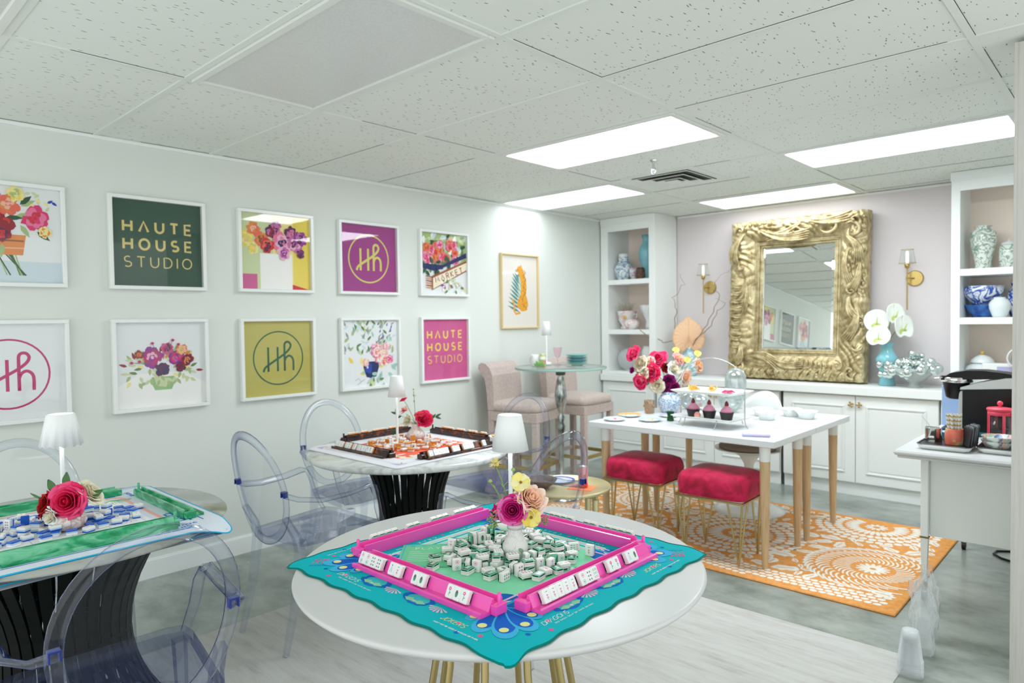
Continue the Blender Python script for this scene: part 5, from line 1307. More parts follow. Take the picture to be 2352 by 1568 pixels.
t = thing('tumbler', 'patterned glass tumbler on the snack table left of the blue vase', 'glass', (1.50,4.24,ZS)); clear('amber_pattern', (240,234,226), (190,160,130), .5, .15)
at(t, 'glass_body', 'amber_pattern', lambda b: b.lathe([(0,0),(.03,0),(.034,.005),(.038,.095),(.036,.095),(.032,.006),(0,.006)], 28, caps=False))
mat('amber_print', (176,120,70), .4)
at(t, 'printed_motif', 'amber_print', lambda b: [b.sph((.0365*math.cos(i*1.3-1.5), .0365*math.sin(i*1.3-1.5), .025+.03*(i % 3)), .008, 8, 6, sz=1.2) for i in range(6)])
t = thing('shot_glass', 'small waisted green glass in front of the blue vase', 'glass', (1.80,4.01,ZS)); at(t, 'glass_body', 'green_glass', lambda b: b.lathe([(0,0),(.022,0),(.024,.006),(.021,.018),(.018,.03),(.022,.045),(.027,.062),(.025,.062),(.02,.045),(.015,.03),(.018,.012),(0,.01)], 24, caps=False))
mnoise('chinoiserie', [(.44,(222,230,234)),(.49,(150,178,204)),(.54,(58,104,160)),(.6,(214,224,232))], 42, 3, rough=.2, dist=1.5)
t = thing('vase', 'blue and white patterned ginger vase holding the large bouquet', 'vase', (1.585,4.37,ZS)); at(t, 'vase_body', 'chinoiserie', lambda b: b.lathe([(0,0),(.05,0),(.055,.006),(.072,.03),(.083,.065),(.08,.095),(.062,.122),(.05,.135),(.052,.15),(.047,.15),(.045,.135),(.055,.12),(.0,.1)], 40))
# tiered stand
t = thing('cake_stand', 'two-tier white porcelain stand on a silver wire frame with cupcakes', 'cake stand', (2.10,4.0,ZS), R(-5))
def tray(z): return lambda b: (b.box(-.188,.188,-.12,.12,z,z+.006,.002), b.ring([[(sx*(.188+e), sy*(.12+e), z+h_) for sx, sy in ((-1,-1),(1,-1),(1,1),(-1,1))] for e, h_ in ((0,.003),(.022,.016),(.022,.019),(0,.006))], True, False, False))
part('lower_tray', t, 'gloss_white', tray(.045)); part('upper_tray', t, 'gloss_white', tray(.205))
mat('silver_wire', (190,192,188), .25, .8)
def wire(b):
    for s in (-1,):
        pass
    P = [(-.225,-.03,.0)]+[(-.23,0,.02),(-.225,0,.2)]+[(.225*math.cos(R(180-a_)), 0, .26+.165*math.sin(R(a_))) for a_ in range(0, 181, 12)]+[(.225,0,.2),(.225,0,.05),(.232,.0,.02),(.245,.0,.004)]
    b.tube(P, .0034, 8)
    for x in (-.1, .12):
        b.tube([(x,-.142,.058),(x-.002,-.15,.03),(x-.006,-.165,.004)], .0034, 8); b.tube([(x,.142,.058),(x,.15,.03),(x,.165,.004)], .0034, 8)
part('wire_handle', t, 'silver_wire', wire)
def cupcake(x, y, lab):
    t = thing('cupcake', lab, 'cupcake', (x, y, ZS+.0515), 0, 'pink iced cupcakes on the lower tray'); t.scale = (1.22,)*3
    at(t, 'paper_case', 'cup_paper', lambda b: b.lathe([(0,0),(.026,0),(.035,.038),(.0,.038)], 40, smooth=False, wob=lambda a_, z: 1+.02*math.sin(a_*20)))
    at(t, 'icing', 'icing', lambda b: b.lathe([(.028,.0385),(.03,.044),(.026,.052),(.021,.058),(.014,.066),(.006,.072),(0,.074)], 24))
    at(t, 'raspberry', 'berry', lambda b: b.lathe([(.009,.07),(.0105,.076),(.008,.086),(.003,.094),(0,.095)], 14))
cupcake(1.985,3.975,'pink iced cupcake in a black case, left of three on the stand'); cupcake(2.105,3.955,'pink iced cupcake in a black case, middle of three on the stand'); cupcake(2.225,3.945,'pink iced cupcake in a black case, right of three on the stand')
def maca(x, y, tilt, lab):
    t = thing('macaron', lab, 'macaron', (x, y, ZS+.0535), .3, 'macarons on the lower tray', rx=tilt)
    at(t, 'shells', 'macaron', lambda b: (b.sph((0,0,.006), .019, 18, 8, sz=.3), b.sph((0,0,.017), .019, 18, 8, sz=.3))); at(t, 'filling', 'food_cream', lambda b: b.lathe([(.0,.008),(.0165,.008),(.0165,.015),(0,.015)], 20))
maca(2.06,3.885,0,'brown macaron lying flat in front of the middle cupcake'); 
t = thing('macaron', 'brown macaron propped on edge between the left and middle cupcakes', 'macaron', (2.045,3.915,ZS+.071), 0, 'macarons on the lower tray', rx=1.25)
at(t, 'shells', 'macaron', lambda b: (b.sph((0,0,-.006), .019, 18, 8, sz=.3), b.sph((0,0,.006), .019, 18, 8, sz=.3))); at(t, 'filling', 'food_cream', lambda b: b.lathe([(.0,-.004),(.0165,-.004),(.0165,.004),(0,.004)], 20))
def petalpile(b, cols, r, n, sd, h=.03):
    rd = random.Random(sd)
    for i in range(n):
        a_ = rd.uniform(0, 2*PI); d = rd.uniform(0, r*.7); b.use(cols[i % len(cols)]); cx, cy, w, l, k = d*math.cos(a_), d*math.sin(a_), rd.uniform(.6,1), rd.uniform(.6,1), rd.uniform(.2,1)
        th = rd.uniform(0, 2*PI)
        def f(u, v):
            x = (u-.5)*r*.8*w*math.sin(PI*(v*.85+.1)); y = (v-.5)*r*1.0*l; z = .004+h*k*(v**2)+.5*h*abs(u-.5)
            return (cx+x*math.cos(th)-y*math.sin(th), cy+x*math.sin(th)+y*math.cos(th), z)
        b.grid(f, 5, 5, True, .0012)
def petals_(name, lab, cat, x, y, z, cols, r, n, sd, h=.03): 
    t = thing(name, lab, cat, (x, y, z)); at(t, 'petals', cols[0], lambda b: petalpile(b, cols, r, n, sd, h)); return t
petals_('pastry', 'orange petalled pastry on the upper tray, left', 'pastry', 1.975, 4.0, ZS+.2115, ['orange_petal','yellow_petal'], .045, 12, 1)
petals_('pastry', 'yellow petalled pastry in a white cup on the upper tray', 'pastry', 2.09, 4.03, ZS+.2115, ['yellow_petal','orange_petal'], .04, 10, 2)
petals_('loose_petals', 'hot pink petals lying on the upper tray, right end', 'petals', 2.225, 3.98, ZS+.2115, ['p_hot','p_pink'], .045, 12, 3, .016)
t = thing('napkin', 'folded lilac napkin with a printed label at the near corner of the snack table', 'napkin', (2.475,3.79,ZS), R(25)); at(t, 'cloth', 'cloth_lilac', lambda b: b.box(-.075,.075,-.04,.04,0,.016,.004)); 
b = B('label_white'); b.box(-.045,.045,-.018,.018,.0162,.0168); a = Art(b, (0,0,.0168), (1,0,0), (0,1,0), (0,0,1))
for i in range(8): a.oval(-.036+.01*i, .003*math.sin(i*2), .006, .007, ['candy_blue','food_orange','label_white','treat','candy_blue','macaron','food_cream','treat'][i], i, 8, .2, i)
b.build('printed_label', t)
def snackbowl(x, y, lab, cols, sd):
    t = thing('bowl', lab, 'bowl', (x, y, ZS), .2*sd, 'white petal-edged snack bowls')
    def f(b):
        b.ring([[(k*math.cos(a_)*(1+w*math.cos(8*a_)), k*math.sin(a_)*(1+w*math.cos(8*a_)), z) for a_ in [2*PI*i/64 for i in range(64)]] for k, z, w in ((.04,0,0),(.046,.004,0),(.052,.03,.02),(.062,.044,.09),(.068,.052,.13),(.065,.053,.13),(.058,.045,.09),(.047,.03,.02),(.04,.01,0),(.002,.008,0))], True, False, True)
    at(t, 'bowl_body', 'gloss_white', f)
    t2 = thing('snacks', 'snacks filling the '+lab.replace('white ', ''), 'snacks', (x, y, ZS+.026), 0); o = B(cols[0]); petalpile(o, cols, .03, 14, sd, .016); o.build('snack_pieces', t2)['kind'] = 'stuff'
snackbowl(2.17,4.60,'white petal-edged bowl with blue treats, left back of four',['candy_blue','food_cream'],4)
snackbowl(2.27,4.44,'white petal-edged bowl with coral treats, nearest of four',['treat','food_orange'],5)
snackbowl(2.33,4.70,'white petal-edged bowl with pale brown treats, rear of four',['macaron','candy_blue'],6)
snackbowl(2.455,4.64,'white petal-edged bowl with orange crisps, right of four',['food_orange','treat'],7)
# silver orbs
SO = [(1.60,4.62,.062,'big silver glass ball behind the blue vase side of the stand'),(1.80,4.42,.072,'big silver glass ball right behind the middle cupcake'),(1.93,4.63,.085,'big silver glass ball right of the others behind the stand')]
for x, y, r, l in SO:
    t = thing('silver_ball', l, 'glass ball', (x, y, ZS), 0, 'silver glass balls behind the cake stand'); at(t, 'globe', 'silver_orb', lambda b: b.sph((0,0,r+.004), r, 32, 20)); at(t, 'foot_ring', 'gloss_white', lambda b: b.lathe([(.02,0),(.024,.001),(.022,.008),(.018,.008),(.02,0)], 24, caps=False))
t = thing('cloche', 'clear glass dome standing behind the upper tray with bright reflections', 'cloche', (1.86,4.86,ZS)); 
at(t, 'dome', 'silver_orb', lambda b: b.lathe([(.074,.08),(.078,.19),(.075,.235),(.06,.275),(.035,.296),(0,.303)], 36, caps=False)); at(t, 'stem_foot', 'thin_glass', lambda b: b.lathe([(.05,0),(.05,.004),(.012,.012),(.01,.07),(.078,.076),(.078,.08),(0,.08)], 32))
t = thing('printed_carton', 'small black carton with an orange and lilac design by the vase', 'carton', (1.74,4.52,ZS), R(30)); at(t, 'carton_body', 'black_matte', lambda b: (b.box(-.02,.02,-.02,.02,0,.12,.002), b.use('treat'), b.box(-.0205,.0205,-.0205,-.0201,.02,.07), b.use('cloth_lilac'), b.box(-.0205,.0205,-.0205,-.0201,.07,.1)))
# ================= flowers =================
for n_, c_ in dict(fl_magenta=(198,24,120), fl_magenta2=(160,10,92), fl_pinklt=(232,110,176), fl_peach=(248,218,204), fl_peach2=(248,200,170), fl_apricot=(238,170,110), fl_yellow=(242,226,130), fl_yellow2=(232,208,90), fl_pale=(246,232,176), fl_eye=(150,110,30), fl_rose=(226,40,96),
    fl_rose2=(206,14,66), fl_hot=(238,78,130), fl_red=(176,14,22), fl_red2=(120,6,14), fl_cream=(238,230,206), fl_cream2=(226,214,184), fl_plum=(134,8,96), fl_plum2=(98,4,74), fl_coral=(240,84,84), fl_blush=(246,178,180), anth_white=(238,242,234), anth_green=(196,214,120), anth_peach=(238,196,158), anth_vein=(230,188,152), twig=(150,138,118)).items():
    mat(n_, c_, .6, spec=.25, Subsurface_Weight=.12, Subsurface_Scale=.01)
def aim(d):
    return Vector(d).normalized().to_track_quat('Z', 'Y').to_matrix().to_4x4()
def rose_mesh(b, r, cols, seed, layers=5, ruff=.1, openness=1.):
    """layered rose, opening towards +z, centre at the origin"""
    rd = random.Random(seed)
    for L in range(layers):
        f = (L+1)/layers; n = 3+L; m = cols[0] if f > .7 else cols[min(1, len(cols)-1)] if f > .35 else cols[-1]
        for i in range(n):
            a0 = 2*PI*i/n+L*.7+rd.uniform(-.15,.15); sp = 2*PI/n*1.25; ph = rd.uniform(0, 6); hk = rd.uniform(.9,1.1); b.use(m if rd.random() < .8 else cols[rd.randrange(len(cols))])
            def fn(u, v):
                a_ = a0+(u-.5)*sp*(1-.25*(1-v)**2); e = abs(u-.5)*2
                rr_ = r*(.12+.88*f*openness)*(.25+.75*math.sin(min(v*1.25, 1)*PI/2))
                z = r*(-.55+(1.12-.42*f)*hk*v)
                if v > .6: rr_ += r*.28*f*((v-.6)/.4)**2*openness; z -= r*.16*f*((v-.6)/.4)**2
                z -= r*.2*e**2.2*v
                w = ruff*r*math.sin(a_*5+ph)*v*v*f
                return (rr_*math.cos(a_)+w*.4, rr_*math.sin(a_)+w*.4, z+w)
            b.grid(fn, 7, 6, True, r*.02)
    b.use(cols[-1]); b.tube([(0,0,-r*.3),(r*.03,0,r*.2),(0,r*.04,r*.42)], [r*.16,r*.16,r*.05], 8)
def cosmos_mesh(b, r, cols, seed, n=5, wide=1.05):
    rd = random.Random(seed)
    for i in range(n):
        a0 = 2*PI*i/n+rd.uniform(-.1,.1); tl = rd.uniform(-.1,.45); ph = rd.uniform(0,6); b.use(cols[i % 2])
        def fn(u, v):
            w = (u-.5)*wide*r*math.sin(PI*min(.12+v*.72,1))**.8*1.3; q = r*v
            z = r*(.1*v+tl*v*v)-abs(u-.5)**2*r*.3+.05*r*math.sin(9*u+ph)*v
            return (q*math.cos(a0)-w*math.sin(a0), q*math.sin(a0)+w*math.cos(a0), z)
        b.grid(fn, 6, 6, True, r*.02)
    b.use('fl_eye'); b.sph((0,0,r*.07), r*.13, 10, 8)
    for i in range(9): b.sph((r*.15*math.cos(i*.7), r*.15*math.sin(i*.7), r*.14), r*.03, 6, 5)
def spiky_mesh(b, r, cols, seed, n=26):
    rd = random.Random(seed)
    for i in range(n):
        a0 = rd.uniform(0, 2*PI); el = rd.uniform(-.1, 1.3); b.use(cols[i % len(cols)]); d = Vector((math.cos(a0)*math.cos(el), math.sin(a0)*math.cos(el), math.sin(el))); sd = d.cross(Vector((0,0,1))).normalized() if abs(d.z) < .98 else Vector((1,0,0))
        def fn(u, v): return d*r*v*1.0+sd*(u-.5)*r*.38*math.sin(PI*min(v+.08,1))+d.cross(sd)*r*.12*v*v
        b.grid(fn, 3, 5, True, r*.02)
def leaf_mesh(b, p, d, L, w, m='leaf', up=(0,0,1), fold=.25, droop=.3):
    d = Vector(d).normalized(); s = d.cross(Vector(up)); s = s.normalized() if s.length > .01 else Vector((1,0,0)); n = s.cross(d)
    b.use(m)
    def fn(u, v):
        k = (u-.5)*w*math.sin(PI*(v*.94+.03))**.8*(1.25-.5*v)
        return Vector(p)+d*(L*v)+s*k+n*(abs(u-.5)*w*fold-droop*L*v*v*.5)
    b.grid(fn, 4, 8, True, .0005)
def flower(kind, name, label, mouth, head, face, r, cols, group, seed=1, leaves=(), stem_r=.0018, **k):
    M, H_ = Vector(mouth), Vector(head)
    t = thing(name, label, 'flower', tuple(M), 0, group)
    b = B(cols[0]); b.fix = False; b.T = Matrix.Translation(H_-M) @ aim(face); kind(b, r, cols, seed, **k); b.build('bloom', t)
    d = Vector(face).normalized(); e = H_-M-d*r*.45
    b = B('stem'); c = e*.5+Vector((0,0,.12*e.length))
    dz = Vector((0,0,-.03))
    P = [dz*1.0]+[dz*(1-q)*.0+(c*2*q*(1-q)+e*q*q) for q in (.0,.2,.4,.6,.8,1)]
    b.tube(P, stem_r, 6); b.build('stem', t)
    for (q, dd, L, w, m) in leaves:
        b = B(m); leaf_mesh(b, c*2*q*(1-q)+e*q*q, dd, L, w, m); b.build('leaf', t)
    return t
TC = Vector((.62,-.66,.12))   # roughly towards the room's open side
# --- bud vase on the white round table
mnoise('etched_white', [(.47,(226,228,224)),(.5,(202,205,201)),(.53,(228,230,226))], 34, 2, rough=.2, dist=2)
t = thing('bud_vase', 'small white bud vase etched with flowers and a bird among the green-backed tiles', 'vase', (2.811,1.394,ZM1), R(-45))
at(t, 'vase_body', 'etched_white', lambda b: b.lathe([(0,0),(.024,0),(.026,.003),(.033,.014),(.0365,.028),(.035,.042),(.028,.055),(.022,.066),(.0205,.08),(.0225,.094),(.0235,.099),(.021,.0995),(.0185,.085),(.019,.07),(0,.06)], 48))
mat('bird_green', (140,170,140), .35); mat('vase_line', (130,138,132), .4)
def bird(b):
    def sf(u, v): a_ = u; r_ = .0369; return (r_*math.cos(a_), r_*math.sin(a_), v)
    n = 18; pts = [(.42+.2*math.cos(2*PI*i/n)*1.1, .033+.0065*math.sin(2*PI*i/n)-.004*math.cos(2*PI*i/n)) for i in range(n)]
    b.add([sf(u, v) for u, v in pts], [tuple(range(n))], False)
at(t, 'painted_bird', 'bird_green', bird)
at(t, 'rim_lines', 'vase_line', lambda b: (b.tube([(.0228*math.cos(k*PI/16), .0228*math.sin(k*PI/16), .09) for k in range(32)], .0004, 5, True), b.tube([(.0222*math.cos(k*PI/16), .0222*math.sin(k*PI/16), .0865) for k in range(32)], .0004, 5, True)))
mo = (2.811,1.394,ZM1+.098); g1 = 'flowers in the bud vase on the white round table'
flower(rose_mesh, 'rose', 'magenta garden rose at the front of the bud vase', mo, (2.822,1.372,.898), (.55,-.75,.25), .034, ['fl_pinklt','fl_magenta','fl_magenta2'], g1, 3, layers=6, ruff=.14)
flower(rose_mesh, 'rose', 'large peach garden rose at the right of the bud vase', mo, (2.846,1.424,.925), (.75,-.1,.65), .04, ['fl_peach','fl_peach2','fl_peach2'], g1, 5, layers=6, ruff=.2)
flower(rose_mesh, 'rose', 'pink rose half hidden behind the magenta one', mo, (2.768,1.365,.892), (-.5,-.6,.5), .026, ['fl_pinklt','fl_blush','fl_magenta'], g1, 8, layers=4)
flower(cosmos_mesh, 'cosmos', 'pale yellow flower open below the peach rose', mo, (2.862,1.405,.878), (.6,-.75,.1), .027, ['fl_yellow','fl_yellow2'], g1, 2)
flower(cosmos_mesh, 'cosmos', 'yellow flower above the peach rose in front of the lamp stem', mo, (2.822,1.408,.968), (.5,-.6,.55), .027, ['fl_yellow','fl_pale'], g1, 4, n=6)
flower(spiky_mesh, 'ranunculus', 'cream yellow flower standing tallest over the bud vase', mo, (2.768,1.362,1.022), (-.1,-.3,1), .02, ['fl_pale','fl_yellow'], g1, 5, leaves=[(.6,(.3,.3,.5),.02,.006,'leaf_pale'),(.55,(-.4,.0,.5),.02,.006,'leaf_pale'),(.4,(.5,-.3,.4),.022,.007,'leaf_pale')], n=34)
for i, (h_, l) in enumerate([((2.757,1.352,.972),'closed green bud left of the tall cream flower'),((2.803,1.398,1.003),'closed green bud in front of the lamp stem')]):
    flower(lambda b, r, c, s: b.lathe([(.0,-r*.6),(r*.8,-r*.3),(r,0),(r*.7,r*.6),(r*.25,r*.95),(0,r)], 12), 'flower_bud', l, mo, h_, (0,0,1), .0065, ['leaf_pale'], g1, i, leaves=[(.6,(.4,-.2,.4),.016,.005,'leaf_pale'),(.8,(-.4,.1,.5),.014,.005,'leaf_pale')])
def seeds(b, r, c, s):
    rd = random.Random(s)
    for i in range(46):
        v = Vector((rd.gauss(0,1), rd.gauss(0,1), rd.gauss(0,1))).normalized()*r*rd.uniform(.4,1); b.use(c[i % len(c)]); b.sph(v, r*.12, 6, 5)
        if i % 3 == 0: b.use('stem'); b.tube([(0,0,-r*.5), v], r*.02, 4)
flower(seeds, 'berry_spray', 'spray of green seed heads hanging left of the vase rim', mo, (2.772,1.345,.860), (-.4,-.5,.1), .021, ['leaf_pale','leaf_pale','stem'], g1, 3, leaves=[(.7,(-.5,-.3,.6),.045,.028,'leaf')])
flower(seeds, 'berry_spray', 'loose pink and green spray at the right of the bud vase', mo, (2.872,1.448,.862), (.5,.5,.1), .018, ['leaf_pale','fl_pinklt','stem'], g1, 9)
flower(seeds, 'berry_spray', 'little coral and pink buds behind the magenta rose', mo, (2.808,1.41,.93), (.2,0,1), .011, ['fl_coral','fl_pinklt'], g1, 10)
# --- marble table
mnoise('pink_toile', [(.44,(224,216,210)),(.5,(206,160,156)),(.56,(228,222,218))], 26, 2, rough=.2, dist=2)
t = thing('bud_vase', 'squat white and pink vase among the orange tiles on the marble table', 'vase', (1.065,2.457,ZM2)); at(t, 'vase_body', 'pink_toile', lambda b: b.lathe([(0,0),(.026,0),(.045,.012),(.054,.03),(.05,.048),(.034,.065),(.024,.078),(.022,.09),(.026,.1),(.022,.1),(.018,.085),(0,.07)], 40))
mo = (1.065,2.457,ZM2+.098); g2 = 'flowers in the vase on the marble table'
flower(rose_mesh, 'rose', 'hot pink garden rose in the vase on the marble table', mo, (1.105,2.49,.872), (.7,-.35,.4), .04, ['fl_rose','fl_rose2','fl_rose'], g2, 3, layers=6)
flower(rose_mesh, 'rose', 'coral pink bloom behind the hot pink rose on the marble table', mo, (1.08,2.475,.90), (.1,-.3,.9), .026, ['fl_coral','fl_hot'], g2, 4, layers=4)
flower(rose_mesh, 'rose', 'small cream rose at the left of the marble table vase', mo, (1.032,2.425,.862), (.1,-.9,.4), .026, ['fl_cream','fl_cream2'], g2, 5, layers=5)
flower(spiky_mesh, 'astilbe', 'feathery pale pink bloom above the cream rose', mo, (1.02,2.42,.915), (-.2,-.3,1), .034, ['fl_blush','fl_coral','fl_cream'], g2, 6, n=46)
flower(rose_mesh, 'ranunculus', 'small pink ranunculus standing high over the marble table vase', mo, (1.013,2.413,.985), (-.3,-.3,.8), .019, ['fl_rose','fl_hot'], g2, 7, layers=4)
flower(spiky_mesh, 'flower_bud', 'tiny yellow green bloom topping the marble table bouquet', mo, (1.055,2.455,1.035), (0,0,1), .011, ['fl_yellow2','leaf_pale'], g2, 8, leaves=[(.8,(.5,0,.3),.02,.006,'leaf'),(.8,(-.5,.1,.3),.02,.006,'leaf'),(.6,(.3,-.4,.5),.02,.006,'leaf')], n=14)
def sprig(label, mouth, pts, g, m='leaf_dark', L=.035, w=.013):
    t = thing('leafy_sprig', label, 'leaf sprig', mouth, 0, g); b = B('stem'); b.tube([(0,0,-.02)]+[tuple(Vector(p)-Vector(mouth)) for p in pts], .0012, 5); b.build('stem', t)
    Q = [Vector(p)-Vector(mouth) for p in pts]
    for i, q in enumerate(Q[1:]):
        dr = (q-Q[i]).normalized(); sd = dr.cross(Vector((.6,-.6,.4))).normalized()*(1 if i % 2 else -1)
        b = B(m); leaf_mesh(b, q, dr*.7+sd*.8, L, w, m, up=(.6,-.6,.5)); b.build('leaf', t)
    b = B(m); leaf_mesh(b, Q[-1], Q[-1]-Q[-2], L*1.1, w, m, up=(.6,-.6,.5)); b.build('leaf', t)
sprig('dark leaf sprig reaching right from the marble table vase', mo, [(1.09,2.49,.86),(1.13,2.525,.87),(1.14,2.54,.88)], g2)
sprig('dark leaf sprig reaching left above the cream rose', mo, [(1.04,2.43,.87),(1.01,2.40,.89),(.99,2.385,.90)], g2)
sprig('leaf sprig drooping down the left of the marble table vase', mo, [(1.04,2.42,.86),(1.0,2.38,.835),(.985,2.375,.81)], g2)
# --- left table
mnoise('blush_marbled', [(.42,(226,216,212)),(.5,(198,160,158)),(.6,(234,228,224))], 18, 4, rough=.2, dist=2)
t = thing('bud_vase', 'low blush and white vase under the big pink rose', 'vase', (1.465,.645,ZM3)); at(t, 'vase_body', 'blush_marbled', lambda b: b.lathe([(0,0),(.03,0),(.05,.012),(.057,.03),(.05,.048),(.03,.06),(.024,.066),(.028,.07),(.02,.068),(0,.05)], 40))
mo = (1.465,.645,ZM3+.066); g3 = 'flowers in the low vase on the left table'
flower(rose_mesh, 'rose', 'big open hot pink rose facing us on the left table', mo, (1.497,.635,.846), (.72,-.62,.2), .05, ['fl_hot','fl_rose','fl_rose2'], g3, 11, layers=6, ruff=.13)
flower(rose_mesh, 'rose', 'dark red rose left of the big pink rose', mo, (1.427,.585,.832), (-.05,-.9,.3), .036, ['fl_red','fl_red2','fl_red'], g3, 12, layers=5, ruff=.2)
flower(rose_mesh, 'rose', 'cream rose behind the big pink rose on the left table', mo, (1.49,.71,.862), (.4,.5,.6), .042, ['fl_cream','fl_cream2'], g3, 13, layers=5)
flower(rose_mesh, 'rose', 'white rose low in front of the left table vase', mo, (1.475,.59,.80), (.2,-.8,.0), .027, ['anth_white','fl_cream'], g3, 14, layers=4, ruff=.3)
for d_, l in (((.05,-.02,.9),'tall dark leaf rising above the big pink rose'),((-.35,-.3,.7),'dark leaf at the upper left of the big pink rose'),((.4,.6,.4),'dark leaf at the right of the big pink rose'),((-.7,-.55,.35),'thin curved leaf reaching left of the red rose')):
    t = thing('rose_leaf', l, 'leaf', mo, 0, 'dark leaves round the big pink rose'); thin = 'thin' in l
    b = B('leaf'); p = Vector(d_)*.085*(1.2 if thin else 1); leaf_mesh(b, p, d_, .05, .008 if thin else .026, 'leaf', up=(.7,-.6,.1)); b.build('leaf_blade', t); b = B('stem'); b.tube([(0,0,0), p], .0015, 5); b.build('stem', t)
# --- big bouquet on the snack table
mo = (1.585,4.37,ZS+.145); g4 = 'blooms in the large bouquet in the blue vase'
BQ = [('hot pink rose, highest and furthest left in the large bouquet',(1.395,4.19,1.176),.05,'r'),('hot pink rose at the top middle of the large bouquet',(1.53,4.31,1.139),.055,'r'),('hot pink rose in the centre of the large bouquet',(1.51,4.25,1.036),.056,'r'),('hot pink rose low on the left of the large bouquet',(1.44,4.21,.97),.048,'r'),
 ('dark plum bloom upper of the three in the large bouquet',(1.605,4.33,.975),.04,'m'),('dark plum bloom at the lower right of the large bouquet',(1.64,4.35,.925),.036,'m'),('dark plum bloom at the lower left of the plum cluster',(1.57,4.31,.925),.033,'m'),
 ('white rose right of centre in the large bouquet',(1.625,4.38,1.062),.046,'w'),('cream rose low in the middle of the large bouquet',(1.545,4.27,.942),.046,'c'),('cream rose behind the left pink rose of the large bouquet',(1.43,4.23,1.10),.05,'c'),('cream rose between the two upper pink roses',(1.475,4.27,1.10),.045,'c'),('blush cream rose left of the central pink rose',(1.455,4.22,1.03),.045,'c'),
 ('peach pink rose at the upper right of the large bouquet',(1.64,4.42,1.135),.042,'p'),('pale peach rose far right of the large bouquet',(1.75,4.50,1.085),.045,'q'),('apricot rose behind the cake stand handle',(1.69,4.43,1.0),.048,'a'),
 ('small purple bloom at the left edge of the large bouquet',(1.40,4.17,1.055),.02,'m'),('dark red bloom behind the central pink rose',(1.57,4.36,1.07),.032,'d')]
CC = dict(r=['fl_rose','fl_hot','fl_rose2'], m=['fl_plum','fl_plum2'], w=['anth_white','fl_cream'], c=['fl_cream','fl_cream2'], p=['fl_blush','fl_peach2'], q=['fl_peach','fl_apricot'], a=['fl_peach','fl_peach2','fl_apricot'], d=['fl_red','fl_red2'])
rd_ = random.Random(4)
for i, (l, h_, r, c) in enumerate(BQ):
    hv = Vector(h_); face = (hv-Vector((1.57,4.36,1.02)))*6+TC*.9
    flower(rose_mesh, 'rose', l, mo, h_, face, r, CC[c], g4, 20+i, layers=5, ruff=.16, stem_r=.0025, leaves=[(.7,(rd_.uniform(-1,1),-.5,rd_.uniform(-.3,.5)),.06,.026,'leaf')] if i % 2 else ())
for i, (h_, l) in enumerate([((1.60,4.44,1.19),'yellow filler bloom at the top of the large bouquet'),((1.74,4.50,1.165),'yellow filler bloom below the peach leaf'),((1.68,4.46,1.12),'yellow filler bloom amid the right side greenery')]):
    flower(cosmos_mesh, 'cosmos', l, mo, h_, (.5,-.5,.5), .025, ['fl_yellow','fl_yellow2'], g4, i, leaves=[(.6,(.5,.2,.8),.06,.012,'leaf_pale'),(.8,(-.3,-.2,.8),.05,.012,'leaf_pale')])
# ================= on the worktop =================
ZW = .8685
mat('celadon', (158,206,208), .18); mat('aqua_vase', (134,196,206), .2)
# left: arrangement with giant peach leaf
t = thing('vase', 'pale aqua patterned vase on the worktop behind the large bouquet', 'vase', (.88,5.98,ZW)); mnoise('aqua_toile', [(.42,(226,232,232)),(.5,(110,180,196)),(.58,(226,232,230))], 16, 3, rough=.25, dist=1.6); at(t, 'vase_body', 'aqua_toile', lambda b: b.lathe([(0,0),(.06,0),(.085,.04),(.095,.10),(.08,.17),(.055,.22),(.05,.26),(.06,.28),(.05,.28),(.04,.24),(0,.2)], 36))
mo = (.88,5.98,ZW+.26)
def big_leaf(b, r, cols, seed):
    def outline(a_):
        return 1
    def fn(u, v):
        a_ = 2*PI*u; w_ = min(a_, 2*PI-a_); k = v*(1.0-.42*math.exp(-((a_-PI)/.3)**2)+.20*math.exp(-(w_/.22)**2)); x = r*k*math.sin(a_)*.92*(1-.1*math.cos(a_)); y = r*k*math.cos(a_)
        return (x, y, -.10*r*(k**2)+.0035*math.sin(a_*22)*v+.03*r*abs(math.sin(a_))*v)
    b.grid(fn, 72, 8, True, .0012); b.use(cols[1])
    for i in range(-5, 6):
        if i: 
            s_ = 1 if i > 0 else -1; y0 = -.55*r+abs(i)*.02*r; P = [(0,-.5*r+.02*abs(i),.004)]+[(s_*r*.75*math.sin(abs(i)*.33+.1)*q, -.5*r+(.15+r*(1.25*math.cos(abs(i)*.33))*q if 0 else r*1.2*math.cos(abs(i)*.42+.1)*q), .006-.12*r*q*q*.8) for q in (.3,.6,.85)]
            b.tube(P, .0018, 5)
    b.tube([(0,-.55*r,.004),(0,0,.006),(0,.85*r,-.08*r)], .0025, 6)
flower(big_leaf, 'anthurium_leaf', 'large peach coloured heart-shaped leaf above the bouquet', mo, (.90,5.93,1.245), (.55,-.78,.1), .165, ['anth_peach','anth_vein'], None, 1, stem_r=.004)
def branch(label, pts):
    t = thing('willow_branch', label, 'branch', mo, 0, 'curly willow branches beside the mirror'); b = B('twig'); P = [Vector(p)-Vector(mo) for p in pts]; Q = []
    for i in range(len(P)-1):
        for k in range(6): 
            f = k/6; Q.append(P[i].lerp(P[i+1], f)+Vector((.014*math.sin(i*2+f*5),.0,.01*math.sin(i+f*6))))
    Q.append(P[-1]); n = len(Q); b.tube([(0,0,-.05)]+Q, [.004]+[.004*(1-i/n)+.0012 for i in range(n)], 6); b.build('twig', t); return t
branch('curly willow branch bending left over the shelf unit side', [(.85,5.95,1.2),(.76,5.9,1.36),(.80,5.9,1.5),(.74,5.9,1.62),(.86,5.92,1.75),(.82,5.92,1.85)])
